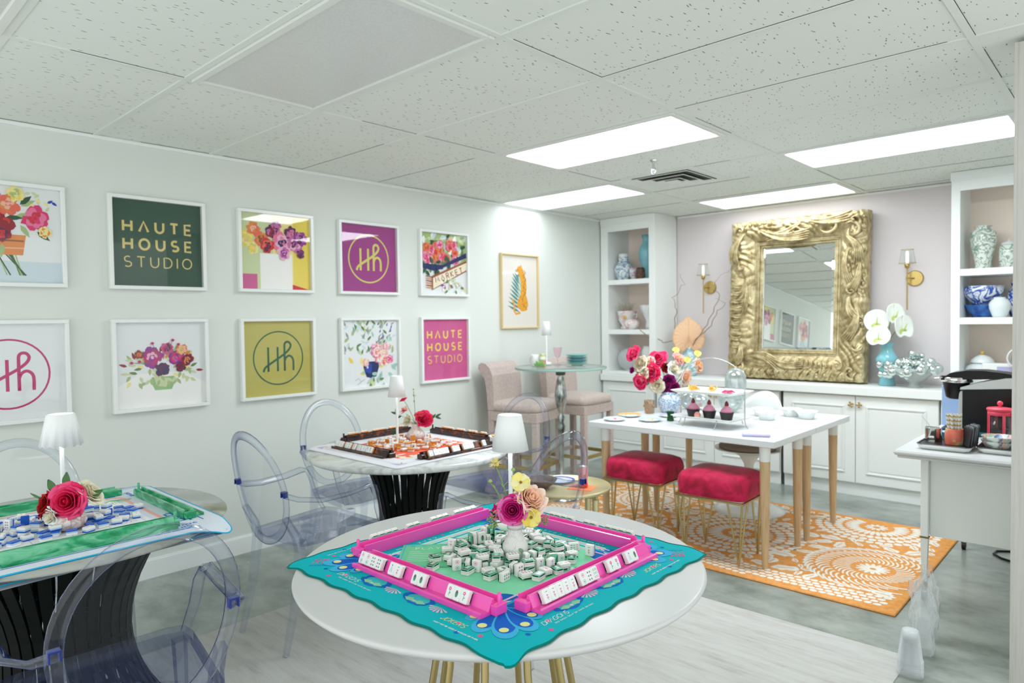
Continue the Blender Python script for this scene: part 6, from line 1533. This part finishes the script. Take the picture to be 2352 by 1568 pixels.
branch('short willow twig dropping in front of the lower shelves', [(.80,5.9,1.2),(.66,5.82,1.2),(.52,5.7,1.30),(.50,5.7,1.42),(.42,5.7,1.50)])
branch('curly willow branch reaching right to the gold mirror', [(.95,5.95,1.2),(1.07,5.95,1.35),(1.16,5.95,1.5),(1.2,5.95,1.65),(1.14,5.95,1.68),(1.19,5.95,1.78),(1.3,5.95,1.86)])
branch('second willow branch reaching right with a hooked tip', [(.97,5.93,1.22),(1.12,5.93,1.34),(1.2,5.93,1.48),(1.27,5.93,1.56),(1.17,5.93,1.6)])
# right: aqua vase with white anthuriums
t = thing('vase', 'tall aqua vase holding white anthuriums right of the gold mirror', 'vase', (2.60,5.98,ZW)); at(t, 'vase_body', 'aqua_vase', lambda b: b.lathe([(0,0),(.058,0),(.06,.01),(.05,.06),(.052,.11),(.078,.18),(.082,.215),(.06,.25),(.042,.28),(.04,.31),(.055,.34),(.05,.34),(.035,.31),(0,.28)], 40))
mo = (2.60,5.98,ZW+.325)
def spathe(b, r, cols, seed):
    def fn(u, v):
        a_ = 2*PI*u; k = v*(1.0-.32*math.exp(-((a_-PI)/.35)**2)); return (r*k*math.sin(a_)*.95, r*k*math.cos(a_), .22*r*k*k+(.06*r*math.sin(a_*3) if v > .5 else 0)*v)
    b.grid(fn, 40, 7, True, .002); b.use('anth_green'); b.tube([(0,-.3*r,.02*r),(.02*r,-.05*r,.28*r),(.06*r,.25*r,.42*r)], [.055*r,.05*r,.03*r], 8)
    b.grid(lambda u, v: (r*.42*v*math.sin(2*PI*u), -.42*r+r*.3*v*math.cos(2*PI*u), .012*r+.05*r*v), 16, 3, True)
g5 = 'white anthuriums in the aqua vase'
for l, h_, f_, r in [('white anthurium at the upper left of the aqua vase',(2.535,5.93,1.375),(.3,-.85,.3),.095),('white anthurium standing highest over the aqua vase',(2.66,5.95,1.43),(.7,-.6,.2),.085),('white anthurium facing right above the silver balls',(2.72,5.93,1.33),(.85,-.6,.15),.095),('white anthurium drooping over the aqua vase rim',(2.565,5.88,1.255),(.1,-.85,.45),.09)]:
    flower(spathe, 'anthurium', l, mo, h_, f_, r, ['anth_white'], g5, 1, stem_r=.003)
t = thing('bowl', 'white footed glass bowl heaped with silver balls on the worktop', 'bowl', (2.80,5.93,ZW)); clear('milk_glass', (244,248,246), (222,228,224), .7, .45, .1)
at(t, 'bowl_body', 'milk_glass', lambda b: b.lathe([(.05,0),(.055,.004),(.035,.02),(.03,.04),(.08,.065),(.13,.11),(.15,.15),(.146,.15),(.125,.113),(.07,.072),(0,.06)], 48, wob=lambda a_, z: 1+(.05*math.sin(a_*10) if z > .1 else 0)))
mat('silver_bead', (214,226,224), .08, 1.)
proto = B('silver_bead').sph((0,0,0), .024, 20, 14).build('silver_ornament')
rd_ = random.Random(17); L_ = []
while len(L_) < 86:
    a_, q = rd_.uniform(0, 2*PI), math.sqrt(rd_.random())*.17; x, y = 2.80+q*math.cos(a_), 5.93+q*math.sin(a_)*.8; z = ZW+.12+rd_.random()*(.15-4.2*q*q)
    if len(L_) < 14: x, y, z = 2.60+.012*len(L_)+rd_.uniform(-.05,.05), 5.85+rd_.uniform(-.02,.02), ZW+.10+rd_.uniform(-.02,.11)
    L_.append(1); c = proto.copy(); S.collection.objects.link(c); c.location = (x, y, z); s_ = rd_.choice((.8,1.,1.2,1.5)); c.scale = (s_, s_, s_)
    tag(c, 'mirror silver glass ball in the heap over the white footed bowl', 'ornament', 'silver balls heaped in the footed bowl')
bpy.data.objects.remove(proto)
# ================= on the shelves =================
mnoise('blue_white', [(.42,(226,232,232)),(.5,(84,130,170)),(.56,(222,230,230))], 12, 3, rough=.2, dist=1.5); mnoise('green_white', [(.44,(222,228,220)),(.5,(110,140,116)),(.56,(224,230,222))], 14, 3, rough=.25, dist=1.8); mnoise('floral_cup', [(.42,(212,226,224)),(.52,(190,110,150)),(.6,(214,228,226))], 16, 2, rough=.25)
mnoise('cobalt_white', [(.40,(228,234,238)),(.47,(44,92,178)),(.53,(28,70,160)),(.58,(226,232,238))], 13, 2, rough=.15, dist=1.2); mnoise('cobalt', [(.4,(18,60,140)),(.6,(60,120,190))], 20, rough=.2); mnoise('pink_white', [(.44,(232,230,226)),(.52,(220,180,180)),(.6,(232,230,228))], 12, 2, rough=.25); mat('ceramic_pale', (222,230,230), .2); mat('ochre_spot', (216,176,72), .4); mnoise('dry_grass', [(.4,(176,166,140)),(.6,(196,188,166))], 20, rough=.9)
def pot(name, label, cat, x, y, z, prof, m, n=36, g=None, body='vase_body', **k):
    t = thing(name, label, cat, (x, y, z), 0, g); at(t, body, m, lambda b: b.lathe(prof, n, **k)); return t
ginger = lambda r, h: [(0,0),(r*.6,0),(r*.66,.01),(r*.95,h*.3),(r,h*.5),(r*.88,h*.7),(r*.5,h*.82),(r*.48,h*.86),(r*.55,h*.9),(r*.55,h*.99),(r*.45,h),(r*.4,h*.9),(0,h*.8)]
zA, zB, zC = 1.8155, 1.3185, .9005
t = pot('ginger_jar', 'blue and white ginger jar on the top left shelf', 'jar', .19, 5.9, zA, ginger(.095,.235), 'blue_white'); at(t, 'lid', 'ceramic_pale', lambda b: b.lathe([(.05,.2355),(.052,.262),(.045,.27),(0,.272)], 28))
pot('vase', 'tall turquoise baluster vase on the top left shelf', 'vase', .405, 6.0, zA, [(0,0),(.05,0),(.052,.01),(.04,.05),(.045,.1),(.075,.2),(.085,.27),(.07,.33),(.045,.37),(.04,.4),(.055,.45),(.05,.45),(.035,.4),(0,.36)], 'aqua_vase')
pot('cup', 'small floral pot in front of the turquoise vase', 'cup', .335, 5.86, zA, [(0,0),(.033,0),(.045,.1),(.048,.112),(.045,.112),(.03,.01),(0,.008)], 'floral_cup', body='cup_body')
pot('pot', 'small brown grey pot at the right of the top left shelf', 'pot', .44, 5.82, zA, [(0,0),(.035,0),(.045,.03),(.043,.09),(.035,.11),(.03,.1),(0,.05)], 'chip_brown', body='pot_body')
pot('jar', 'white jar half hidden by the shelf edge beside the turquoise vase', 'jar', .535, 5.93, zA, ginger(.034,.2), 'ceramic_pale', body='jar_body')
t = pot('planter', 'white and pink handled planter with dried grass on the middle left shelf', 'planter', .21, 5.92, zB, [(0,0),(.06,0),(.065,.02),(.05,.04),(.085,.09),(.092,.16),(.105,.185),(.1,.185),(.085,.16),(0,.15)], 'pink_white', body='planter_body')
for s in (-1, 1): at(t, 'handle', 'pink_white', lambda b: b.tube([(s*.09,0,.15),(s*.12,0,.15),(s*.115,0,.12),(s*.088,0,.11)], .007, 8))
at(t, 'painted_flower', 'ochre_spot', lambda b: b.sph((.03,-.085,.12), .02, 10, 8, sy=.3))
def grass(b):
    rd = random.Random(2)
    for i in range(90):
        a_ = rd.uniform(0, 2*PI); l = rd.uniform(.06,.13); q = rd.uniform(0,.05); b.tube([(q*math.cos(a_), q*math.sin(a_), .15), (q*1.5*math.cos(a_), q*1.5*math.sin(a_), .15+l*.6), ((q+.03)*1.6*math.cos(a_), (q+.03)*1.6*math.sin(a_), .15+l)], .0012, 4)
b = B('dry_grass'); grass(b); g_ = b.build('dried_grass', t); g_['kind'] = 'stuff'
pot('bowl', 'pink and white rose bowl in front of the planter', 'bowl', .33, 5.83, zB, [(0,0),(.04,0),(.07,.03),(.078,.06),(.06,.09),(.04,.1),(.035,.1),(0,.06)], 'pink_white', body='bowl_body')
pot('vase', 'white ruffled vase at the right of the middle left shelf', 'vase', .475, 5.93, zB, [(0,0),(.04,0),(.045,.04),(.035,.08),(.06,.14),(.085,.2),(.09,.24),(.085,.24),(.05,.14),(0,.1)], 'mug_white', wob=lambda a_, z: 1+.09*math.sin(a_*9)*(z > .05))
t = thing('glass_ornament', 'round white glass ornament on the lowest left shelf', 'ornament', (.24, 5.9, zC)); clear('opal', (248,250,250), (226,232,234), .75, .45, .05); at(t, 'globe', 'opal', lambda b: b.sph((0,0,.115), .112, 32, 20)); at(t, 'foot', 'mug_white', lambda b: b.lathe([(.03,0),(.04,.002),(.03,.012),(0,.012)], 24))
pot('vase', 'white pleated vase at the right of the lowest left shelf', 'vase', .47, 5.93, zC, [(0,0),(.05,0),(.07,.08),(.08,.18),(.06,.25),(.05,.25),(0,.15)], 'mug_white', wob=lambda a_, z: 1+.05*math.sin(a_*14))
zA, zB, zC = 1.7455, 1.4005, .9005
pot('vase', 'green and white meiping vase on the top right shelf', 'vase', 3.235, 5.93, zA, [(0,0),(.052,0),(.055,.01),(.05,.05),(.075,.16),(.085,.23),(.078,.265),(.05,.285),(.045,.295),(.055,.31),(.048,.31),(.038,.29),(0,.25)], 'green_white')
t = pot('ginger_jar', 'white jar with green sprigs beside the meiping vase', 'jar', 3.385, 5.95, zA, [(0,0),(.05,0),(.055,.02),(.062,.1),(.055,.155),(.045,.165),(0,.15)], 'green_white', body='jar_body'); at(t, 'lid', 'ceramic_pale', lambda b: b.lathe([(.05,.1655),(.045,.18),(.01,.19),(.008,.2),(0,.205)], 24))
pot('bowl', 'large blue and white bowl raised on the blue lattice bowl', 'bowl', 3.23, 5.97, zB+.0905, [(0,0),(.06,0),(.065,.01),(.085,.03),(.125,.08),(.13,.115),(.122,.125),(.135,.135),(.125,.135),(.115,.115),(0,.05)], 'cobalt_white', body='bowl_body')
pot('bowl', 'cobalt blue pierced bowl under the blue and white bowl', 'bowl', 3.23, 5.97, zB, [(0,0),(.06,0),(.07,.015),(.09,.04),(.115,.085),(.12,.09),(.112,.09),(.075,.03),(0,.02)], 'cobalt', body='bowl_body', wob=lambda a_, z: 1+.03*math.sin(a_*16))
pot('jar', 'small plain white jar in front of the blue bowls', 'jar', 3.345, 5.86, zB, [(0,0),(.04,0),(.045,.01),(.062,.06),(.065,.095),(.05,.12),(.035,.13),(.035,.14),(.03,.14),(0,.1)], 'ceramic_pale', body='jar_body')
pot('ginger_jar', 'blue and white jar at the edge beside the partition', 'jar', 3.42, 6.0, zB, ginger(.05,.26), 'cobalt_white', body='jar_body')
t = pot('tureen', 'white lidded jar with ochre flowers and a yellow knob', 'jar', 3.23, 5.97, zC, [(0,0),(.06,0),(.1,.04),(.115,.09),(.1,.14),(.06,.17),(0,.17)], 'ceramic_pale', body='jar_body'); at(t, 'lid', 'ceramic_pale', lambda b: b.lathe([(.075,.1705),(.07,.19),(.05,.21),(.02,.225),(0,.228)], 32)); at(t, 'knob', 'ochre_spot', lambda b: b.sph((0,0,.24), .014, 12, 8)); at(t, 'painted_flower', 'ochre_spot', lambda b: [b.sph((.108*math.cos(a_), .108*math.sin(a_), z), .016, 8, 6, sz=.9) for a_, z in ((-1.9,.11),(-1.3,.06),(-.9,.12),(-2.4,.05))])
mat('lilac_box', (176,178,214), .5)
t = thing('printed_box', 'white box with lilac and coral panels on the lowest right shelf', 'box', (3.36,5.86,zC)); at(t, 'box_body', 'gloss_white', lambda b: (b.box(-.11,.13,-.06,.06,0,.175,.006), b.use('lilac_box'), b.box(-.02,.1,-.0612,-.0602,.1,.155), b.use('treat'), b.box(-.07,-.04,-.0612,-.0602,.105,.118), b.box(-.05,-.02,-.0612,-.0602,.09,.1)))
mat('cone_grey', (150,154,150), .6)
t = thing('desk_fan_horn', 'grey round-faced object with a white rim at the partition edge', 'ornament', (3.47,5.80,zC)); at(t, 'round_face', 'cone_grey', lambda b: b.tube([(.0,-.03,.215),(-.006,-.036,.217)], [.066,.066], 32)); at(t, 'rim', 'mug_white', lambda b: b.tube([(.0+.067*math.cos(k*PI/18), -.034, .217+.067*math.sin(k*PI/18)) for k in range(36)], .006, 8, True)); at(t, 'stem', 'treat', lambda b: b.tube([(.0,0,.0),(-.02,-.01,.1),(-.03,-.015,.165)], .014, 12)); t.name = 'shelf_ornament'
# ================= drinks cart =================
t = thing('drinks_cart', 'white rolling cart with tapered legs on brass casters at the right edge', 'cart', (0,0,0))
part('top', t, 'laminate', lambda b: (b.box(3.20,3.72,3.70,4.98,.742,.765,.008), b.box(3.215,3.71,3.715,4.97,.728,.742,.004)))
part('side_panel', t, 'white_paint', lambda b: (b.box(3.325,3.70,3.872,3.888,.325,.727,.002),)); part('side_panel', t, 'white_paint', lambda b: b.box(3.292,3.306,3.90,4.84,.325,.727,.002)); part('side_panel', t, 'white_paint', lambda b: b.box(3.325,3.70,4.84,4.856,.325,.727,.002))
part('bottom_shelf', t, 'white_paint', lambda b: b.box(3.307,3.70,3.889,4.839,.325,.34))
mat('old_brass', (120,98,50), .35, .9)
for x, y in ((3.315,3.862),(3.315,4.866),(3.70,3.862),(3.70,4.866)):
    if x > 3.6: x = 3.715
    l = part('leg', t, 'white_paint', lambda b: (b.box(x-.024, x+.0095 if x > 3.6 else x+.009, y-.024, y+.009, .325, .727, .002), b.ring([[(x-.008-k, y-.008-k, z), (x-.008+k, y-.008-k, z), (x-.008+k, y-.008+k, z), (x-.008-k, y-.008+k, z)] for k, z in ((.0095,.1),(.0165,.318))], True, True, False)))
    part('brass_ring', l, 'old_brass', lambda b: b.box(x-.028, x+.012, y-.028, y+.012, .3181, .3249, .002))
    part('ferrule', l, 'old_brass', lambda b: b.box(x-.02, x+.004, y-.02, y+.004, .055, .0999, .002)); part('caster', l, 'black_gloss', lambda b: b.cyl((x-.018,y-.008,.0215),(x+.002,y-.008,.0215),.021,None,20)); part('caster_fork', l, 'old_brass', lambda b: (b.box(x-.0205, x-.0185, y-.016, y+.0, .02, .0549), b.box(x+.0025, x+.0045, y-.016, y, .02, .0549)))
ZCt = .7655
def tray_(x0, x1, y0, y1, label):
    t = thing('tray', label, 'tray', ((x0+x1)/2, (y0+y1)/2, ZCt), 0, 'white trays with black rims on the cart'); w, h = (x1-x0)/2, (y1-y0)/2
    lp = lambda e, z: [(sx*(w+e)-sx*cx, sy*(h+e)-sy*cy, z) for sx, sy, cx, cy in ((-1,-1,.02,0),(1,-1,.02,0),(1,-1,0,.02),(1,1,0,.02),(1,1,.02,0),(-1,1,.02,0),(-1,1,0,.02),(-1,-1,0,.02))]
    at(t, 'tray_body', 'gloss_white', lambda b: b.ring([lp(-.02,0), lp(-.012,.003), lp(-.003,.024), lp(-.006,.024), lp(-.02,.007)], True, True, True)); at(t, 'black_liner', 'black_gloss', lambda b: b.ring([lp(-.004,.0241), lp(.001,.0265), lp(-.004,.0285), lp(-.009,.0265), lp(-.021,.0085)], True, True, False)); return t
tray_(3.275,3.505,3.80,4.03,'white tray with a black rim holding the tin and straw jar')
tray_(3.515,3.70,3.85,4.07,'white tray with a black rim holding the patterned bowls')
ZT2 = ZCt+.0092
mat('tin_silver', (206,208,206), .16, 1.)
t = thing('canister', 'shiny silver tin canister on the black-rimmed tray', 'canister', (3.322,3.955,ZT2)); at(t, 'tin_body', 'tin_silver', lambda b: b.lathe([(0,0),(.036,0),(.037,.002),(.037,.078),(.0375,.08),(.037,.082),(.034,.082),(.034,.01),(0,.01)], 40)); at(t, 'tin_clasp', 'chrome', lambda b: (b.box(-.012,.012,-.044,-.037,.03,.042,.001), b.box(-.014,.014,-.042,-.037,.012,.02,.001)))
t = thing('spoon', 'metal spoon handle sticking out of the silver tin', 'spoon', (3.322,3.955,ZT2+.012)); at(t, 'handle', 'chrome', lambda b: b.tube([(.01,.005,0),(-.012,-.0,.07),(-.05,-.01,.125)], .0022, 6, flat=(1.8,.6), up=(0,1,0)))
mnoise('coral_jar_paint', [(.40,(226,112,92)),(.55,(232,128,104)),(.6,(232,190,110)),(.66,(140,160,170))], 22, 2, rough=.3)
t = thing('straw_jar', 'coral painted glass jar full of paper straws', 'jar', (3.42,3.91,ZT2)); at(t, 'jar_body', 'coral_jar_paint', lambda b: b.lathe([(0,0),(.038,0),(.041,.004),(.041,.076),(.037,.085),(.037,.091),(.034,.091),(.035,.08),(.037,.01),(0,.008)], 32))
mat('straw_gold', (190,164,84), .5)
def strawmesh():
    b = B('mug_white'); b.tube([(0,0,0),(0,0,.155)], .0032, 10, caps=False); b.use('straw_gold')
    for k in range(7): b.tube([(0,0,.012+.021*k),(0,0,.02+.021*k)], .0034, 10, caps=False)
    return b.build('paper_straw')
sp_ = strawmesh(); rd_ = random.Random(3)
for i in range(19):
    a_ = i*2.4; q = .026*math.sqrt((i+.5)/19); c = sp_.copy(); S.collection.objects.link(c); c.location = (3.42+q*.8*math.cos(a_), 3.91+q*.8*math.sin(a_), ZT2+.0095); c.rotation_euler = (-.1*math.sin(a_)*q/.026, .1*math.cos(a_)*q/.026, 0); tag(c, 'gold and white striped paper straw in the coral jar', 'straw', 'paper straws in the coral jar')
bpy.data.objects.remove(sp_)
mat('sachet_grey', (112,116,118), .35, .3); mat('sachet_dark', (60,64,70), .35, .3)
for i in range(5):
    t = thing('sachet', ['front','second','third','fourth','rear'][i]+' grey foil sachet standing between straws and coffee maker', 'sachet', (3.468+.004*i,3.875+.03*i,ZT2+.001), R(-52), 'foil sachets on the tray', rx=-.12)
    at(t, 'foil', 'sachet_grey' if i % 2 else 'sachet_dark', lambda b: b.grid(lambda u, v: ((u-.5)*.06, .004*math.sin(PI*u)*math.sin(PI*v), .002+.105*v+.003*math.sin(u*25)*(v > .95)), 10, 8, True, .0035))
mnoise('bowl_floral', [(.42,(214,222,216)),(.5,(110,170,160)),(.56,(232,180,150)),(.64,(70,110,150))], 24, 2, rough=.25, dist=1)
for i in range(2): pot('bowl', ['lower flower patterned bowl stacked on the right tray','upper flower patterned bowl stacked on the right tray'][i], 'bowl', 3.60, 3.95, ZT2+.023*i, [(0,0),(.05,0),(.056,.006),(.078,.044),(.074,.044),(.052,.01),(0,.008)], 'bowl_floral', body='bowl_body', g='patterned bowls on the cart')
mat('press_pink', (236,76,100), .35); clear('press_glass', (236,240,240), (120,120,124), .6, .1)
t = thing('french_press', 'coral pink French press coffee maker beside the black machine', 'coffee press', (3.565,4.20,ZCt)); 
at(t, 'glass_beaker', 'press_glass', lambda b: b.lathe([(0,.02),(.046,.02),(.047,.025),(.047,.15),(.045,.15),(.045,.026),(0,.024)], 36)); at(t, 'frame', 'press_pink', lambda b: (b.lathe([(.05,0),(.053,.003),(.053,.02),(.049,.02),(.048,.003),(.05,0)], 32, caps=False), b.lathe([(.048,.145),(.053,.146),(.053,.165),(.048,.166),(.048,.145)], 32, caps=False), *[b.box(.05*math.cos(a_)-.006, .05*math.cos(a_)+.006, .05*math.sin(a_)-.006, .05*math.sin(a_)+.006, .01, .15) for a_ in (-2.6,-1.1,.5,2)]))
at(t, 'lid', 'press_pink', lambda b: b.lathe([(.05,.166),(.057,.172),(.058,.177),(.054,.182),(.02,.187),(0,.187)], 36)); at(t, 'knob', 'press_pink', lambda b: (b.cyl((0,0,.187),(0,0,.196),.006,None,12), b.sph((0,0,.205), .013, 16, 12))); at(t, 'handle', 'press_pink', lambda b: b.tube([(.05,-.02,.155),(.085,-.035,.15),(.09,-.036,.12),(.088,-.036,.05),(.052,-.02,.02)], .008, 10)); at(t, 'coffee', 'cup_paper', lambda b: b.lathe([(0,.0265),(.0445,.0265),(.0445,.075),(0,.075)], 28))
mat('machine_silver', (196,202,198), .35, .3)
t = thing('coffee_maker', 'black single-serve coffee maker with a silver side and chrome handle', 'coffee maker', (3.435,4.46,ZCt), R(0))
def side(b):    # body profile in x (0 = front at -x) and z, thick along y
    P = [(-.06,.0),(.22,.0),(.22,.27),(-.06,.25)]
    b.ring([[(x, y, z) for x, z in P] for y in (-.09, -.085, .085, .09)], True, True, False)
part('water_tank', t, 'black_gloss', side)
part('silver_panel', t, 'machine_silver', lambda b: b.ring([[(x, y, z) for x, z in [(-.07,.25),(.22,.271),(.22,.325),(.13,.318),(.02,.292),(-.068,.262)]] for y in (-.096, .09)], True, True, False))
part('brew_head', t, 'black_gloss', lambda b: b.ring([[(-.105+.068*k*math.cos(a_)*1.0, .0+.07*k*math.sin(a_), z) for a_ in [2*PI*i/40 for i in range(40)]] for k, z in ((.5,.19),(.72,.2),(.9,.262),(.97,.285),(1.02,.302))], True, True, True))
part('lid_arch', t, 'black_gloss', lambda b: b.ring([[(x, y, z) for x, z in [(-.165,.304),(-.12,.336),(-.05,.352),(.03,.354),(.12,.345),(.21,.328),(.21,.318),(-.165,.296)]] for y in (-.07, -.06, .07, .08)], True, True, False))
part('chrome_band', t, 'chrome', lambda b: b.ring([[(-.105+.078*k*math.cos(a_), .0+.08*k*math.sin(a_), z) for a_ in [2*PI*i/40 for i in range(40)]] for k, z in ((1,.284),(1.03,.288),(1.03,.308),(1,.312))], True, False, True)); part('handle', t, 'chrome', lambda b: b.tube([(-.17,.02,.298),(-.19,.02,.298),(-.215,.02,.297)], [.008,.005,.003], 10))
part('drip_column', t, 'machine_silver', lambda b: b.box(-.085,-.061,-.05,.05,0,.24,.004)); part('drip_tray', t, 'black_gloss', lambda b: b.box(-.17,-.0855,-.06,.06,0,.03,.006)); mat('teal_strip', (20,110,120), .3); part('base_strip', t, 'teal_strip', lambda b: b.box(-.05,.2,-.0925,-.0905,.006,.026))
mat('box_blue', (160,190,232), .6); t = thing('box', 'pale blue box standing behind the coffee maker on the cart', 'box', (3.275,4.80,ZCt), R(4)); at(t, 'box_body', 'box_blue', lambda b: b.box(-.068,.068,-.07,.07,0,.235,.002))
mat('box_teal', (30,80,100), .4); t = thing('box', 'flat dark teal packet behind the silver tin', 'packet', (3.37,4.13,ZCt), R(-30)); at(t, 'packet_body', 'box_teal', lambda b: (b.box(-.05,.05,-.05,.05,0,.05,.002), b.use('box_blue'), b.box(-.051,-.0501,-.05,.05,.0,.05), b.box(-.05,.05,-.05,.05,.0501,.0506)))
# cable loop, clear cups
t = tag(B('black_gloss').tube([(3.72,4.72,.006),(3.6,4.75,.006),(3.50,4.80,.006),(3.455,4.86,.006),(3.46,4.93,.006),(3.52,4.97,.006),(3.62,4.96,.006),(3.74,4.93,.006)], .006, 10).build('power_cable'), 'loop of black cable on the floor under the cart', 'cable')
clear('cup_plastic', (255,255,255), (236,242,243), .85, .16, .08, .4, 1.3, 1.6)
def cupmesh():
    b = B('cup_plastic'); b.ring([[(r*math.cos(a_)*(1+.02*math.cos(a_*12)*(k == 1)), r*math.sin(a_)*(1+.02*math.cos(a_*12)*(k == 1)), z) for a_ in [2*PI*i/36 for i in range(36)]] for k, (r, z) in enumerate(((.0475,0),(.0475,.003),(.0445,.0035),(.03,.118),(.026,.12),(.002,.12)))], True, False, True); return b.build('clear_cup')
cp = cupmesh()
for i in range(9):
    c = cp.copy(); S.collection.objects.link(c); c.location = (3.432,3.015,.0005+.0075*i); tag(c, 'clear plastic cup nested upside down in the stack on the floor', 'cup', 'nested clear cups on the floor')
bpy.data.objects.remove(cp)
clear('wrap_film', (255,255,255), (240,245,246), .8, .16, .12, .4, 1.5, 1.8)
for i, (x, y, rz, l) in enumerate([(3.425,3.25,.3,'crumpled plastic sleeve of clear cups standing nearest the cup stack'),(3.405,3.42,1.4,'crumpled plastic sleeve of clear cups standing nearest the cart leg')]):
    t = thing('cup_sleeve', l, 'packaged cups', (x, y, .0005), rz, 'wrapped sleeves of clear cups')
    rd = random.Random(i)
    def wr_(b):
        def fn(u, v):
            a_ = 2*PI*u; r = .042+.012*v*(1-v)*4*.5+.012*noise.noise(Vector((math.cos(a_)*2.2, math.sin(a_)*2.2, v*5+i*7)))*2*(.3+v)
            if v > .72: r *= 1-.75*((v-.72)/.28)**1.2*abs(math.sin(a_)); 
            return (r*math.cos(a_)*(1+.25*max(0, v-.8)*2), r*math.sin(a_), .30*v+.015*math.sin(a_*2+i)*(v > .8))
        b.grid(fn, 48, 30, True)
    at(t, 'film', 'wrap_film', wr_)
    at(t, 'cups', 'cup_plastic', lambda b: b.ring([[((.040-.012*(z/.13))*math.cos(a_), (.040-.012*(z/.13))*math.sin(a_), z+.004) for a_ in [2*PI*k/24 for k in range(24)]] for z in (.0,.13)], True, False, True))
# crisps bowl on the marble table
t = thing('bowl', 'small white bowl of crisps at the far right of the marble table', 'bowl', (1.475,2.70,ZM2-.0035)); at(t, 'bowl_body', 'gloss_white', lambda b: b.lathe([(0,0),(.03,0),(.034,.004),(.05,.045),(.047,.045),(.03,.01),(0,.008)], 32))
t = thing('crisps', 'golden crisps heaped in the small bowl on the marble table', 'crisps', (1.475,2.70,ZM2+.025)); b = B('food_orange'); petalpile(b, ['orange_petal','yellow_petal','food_orange'], .045, 16, 8, .035); b.build('crisp_pieces', t)['kind'] = 'stuff'
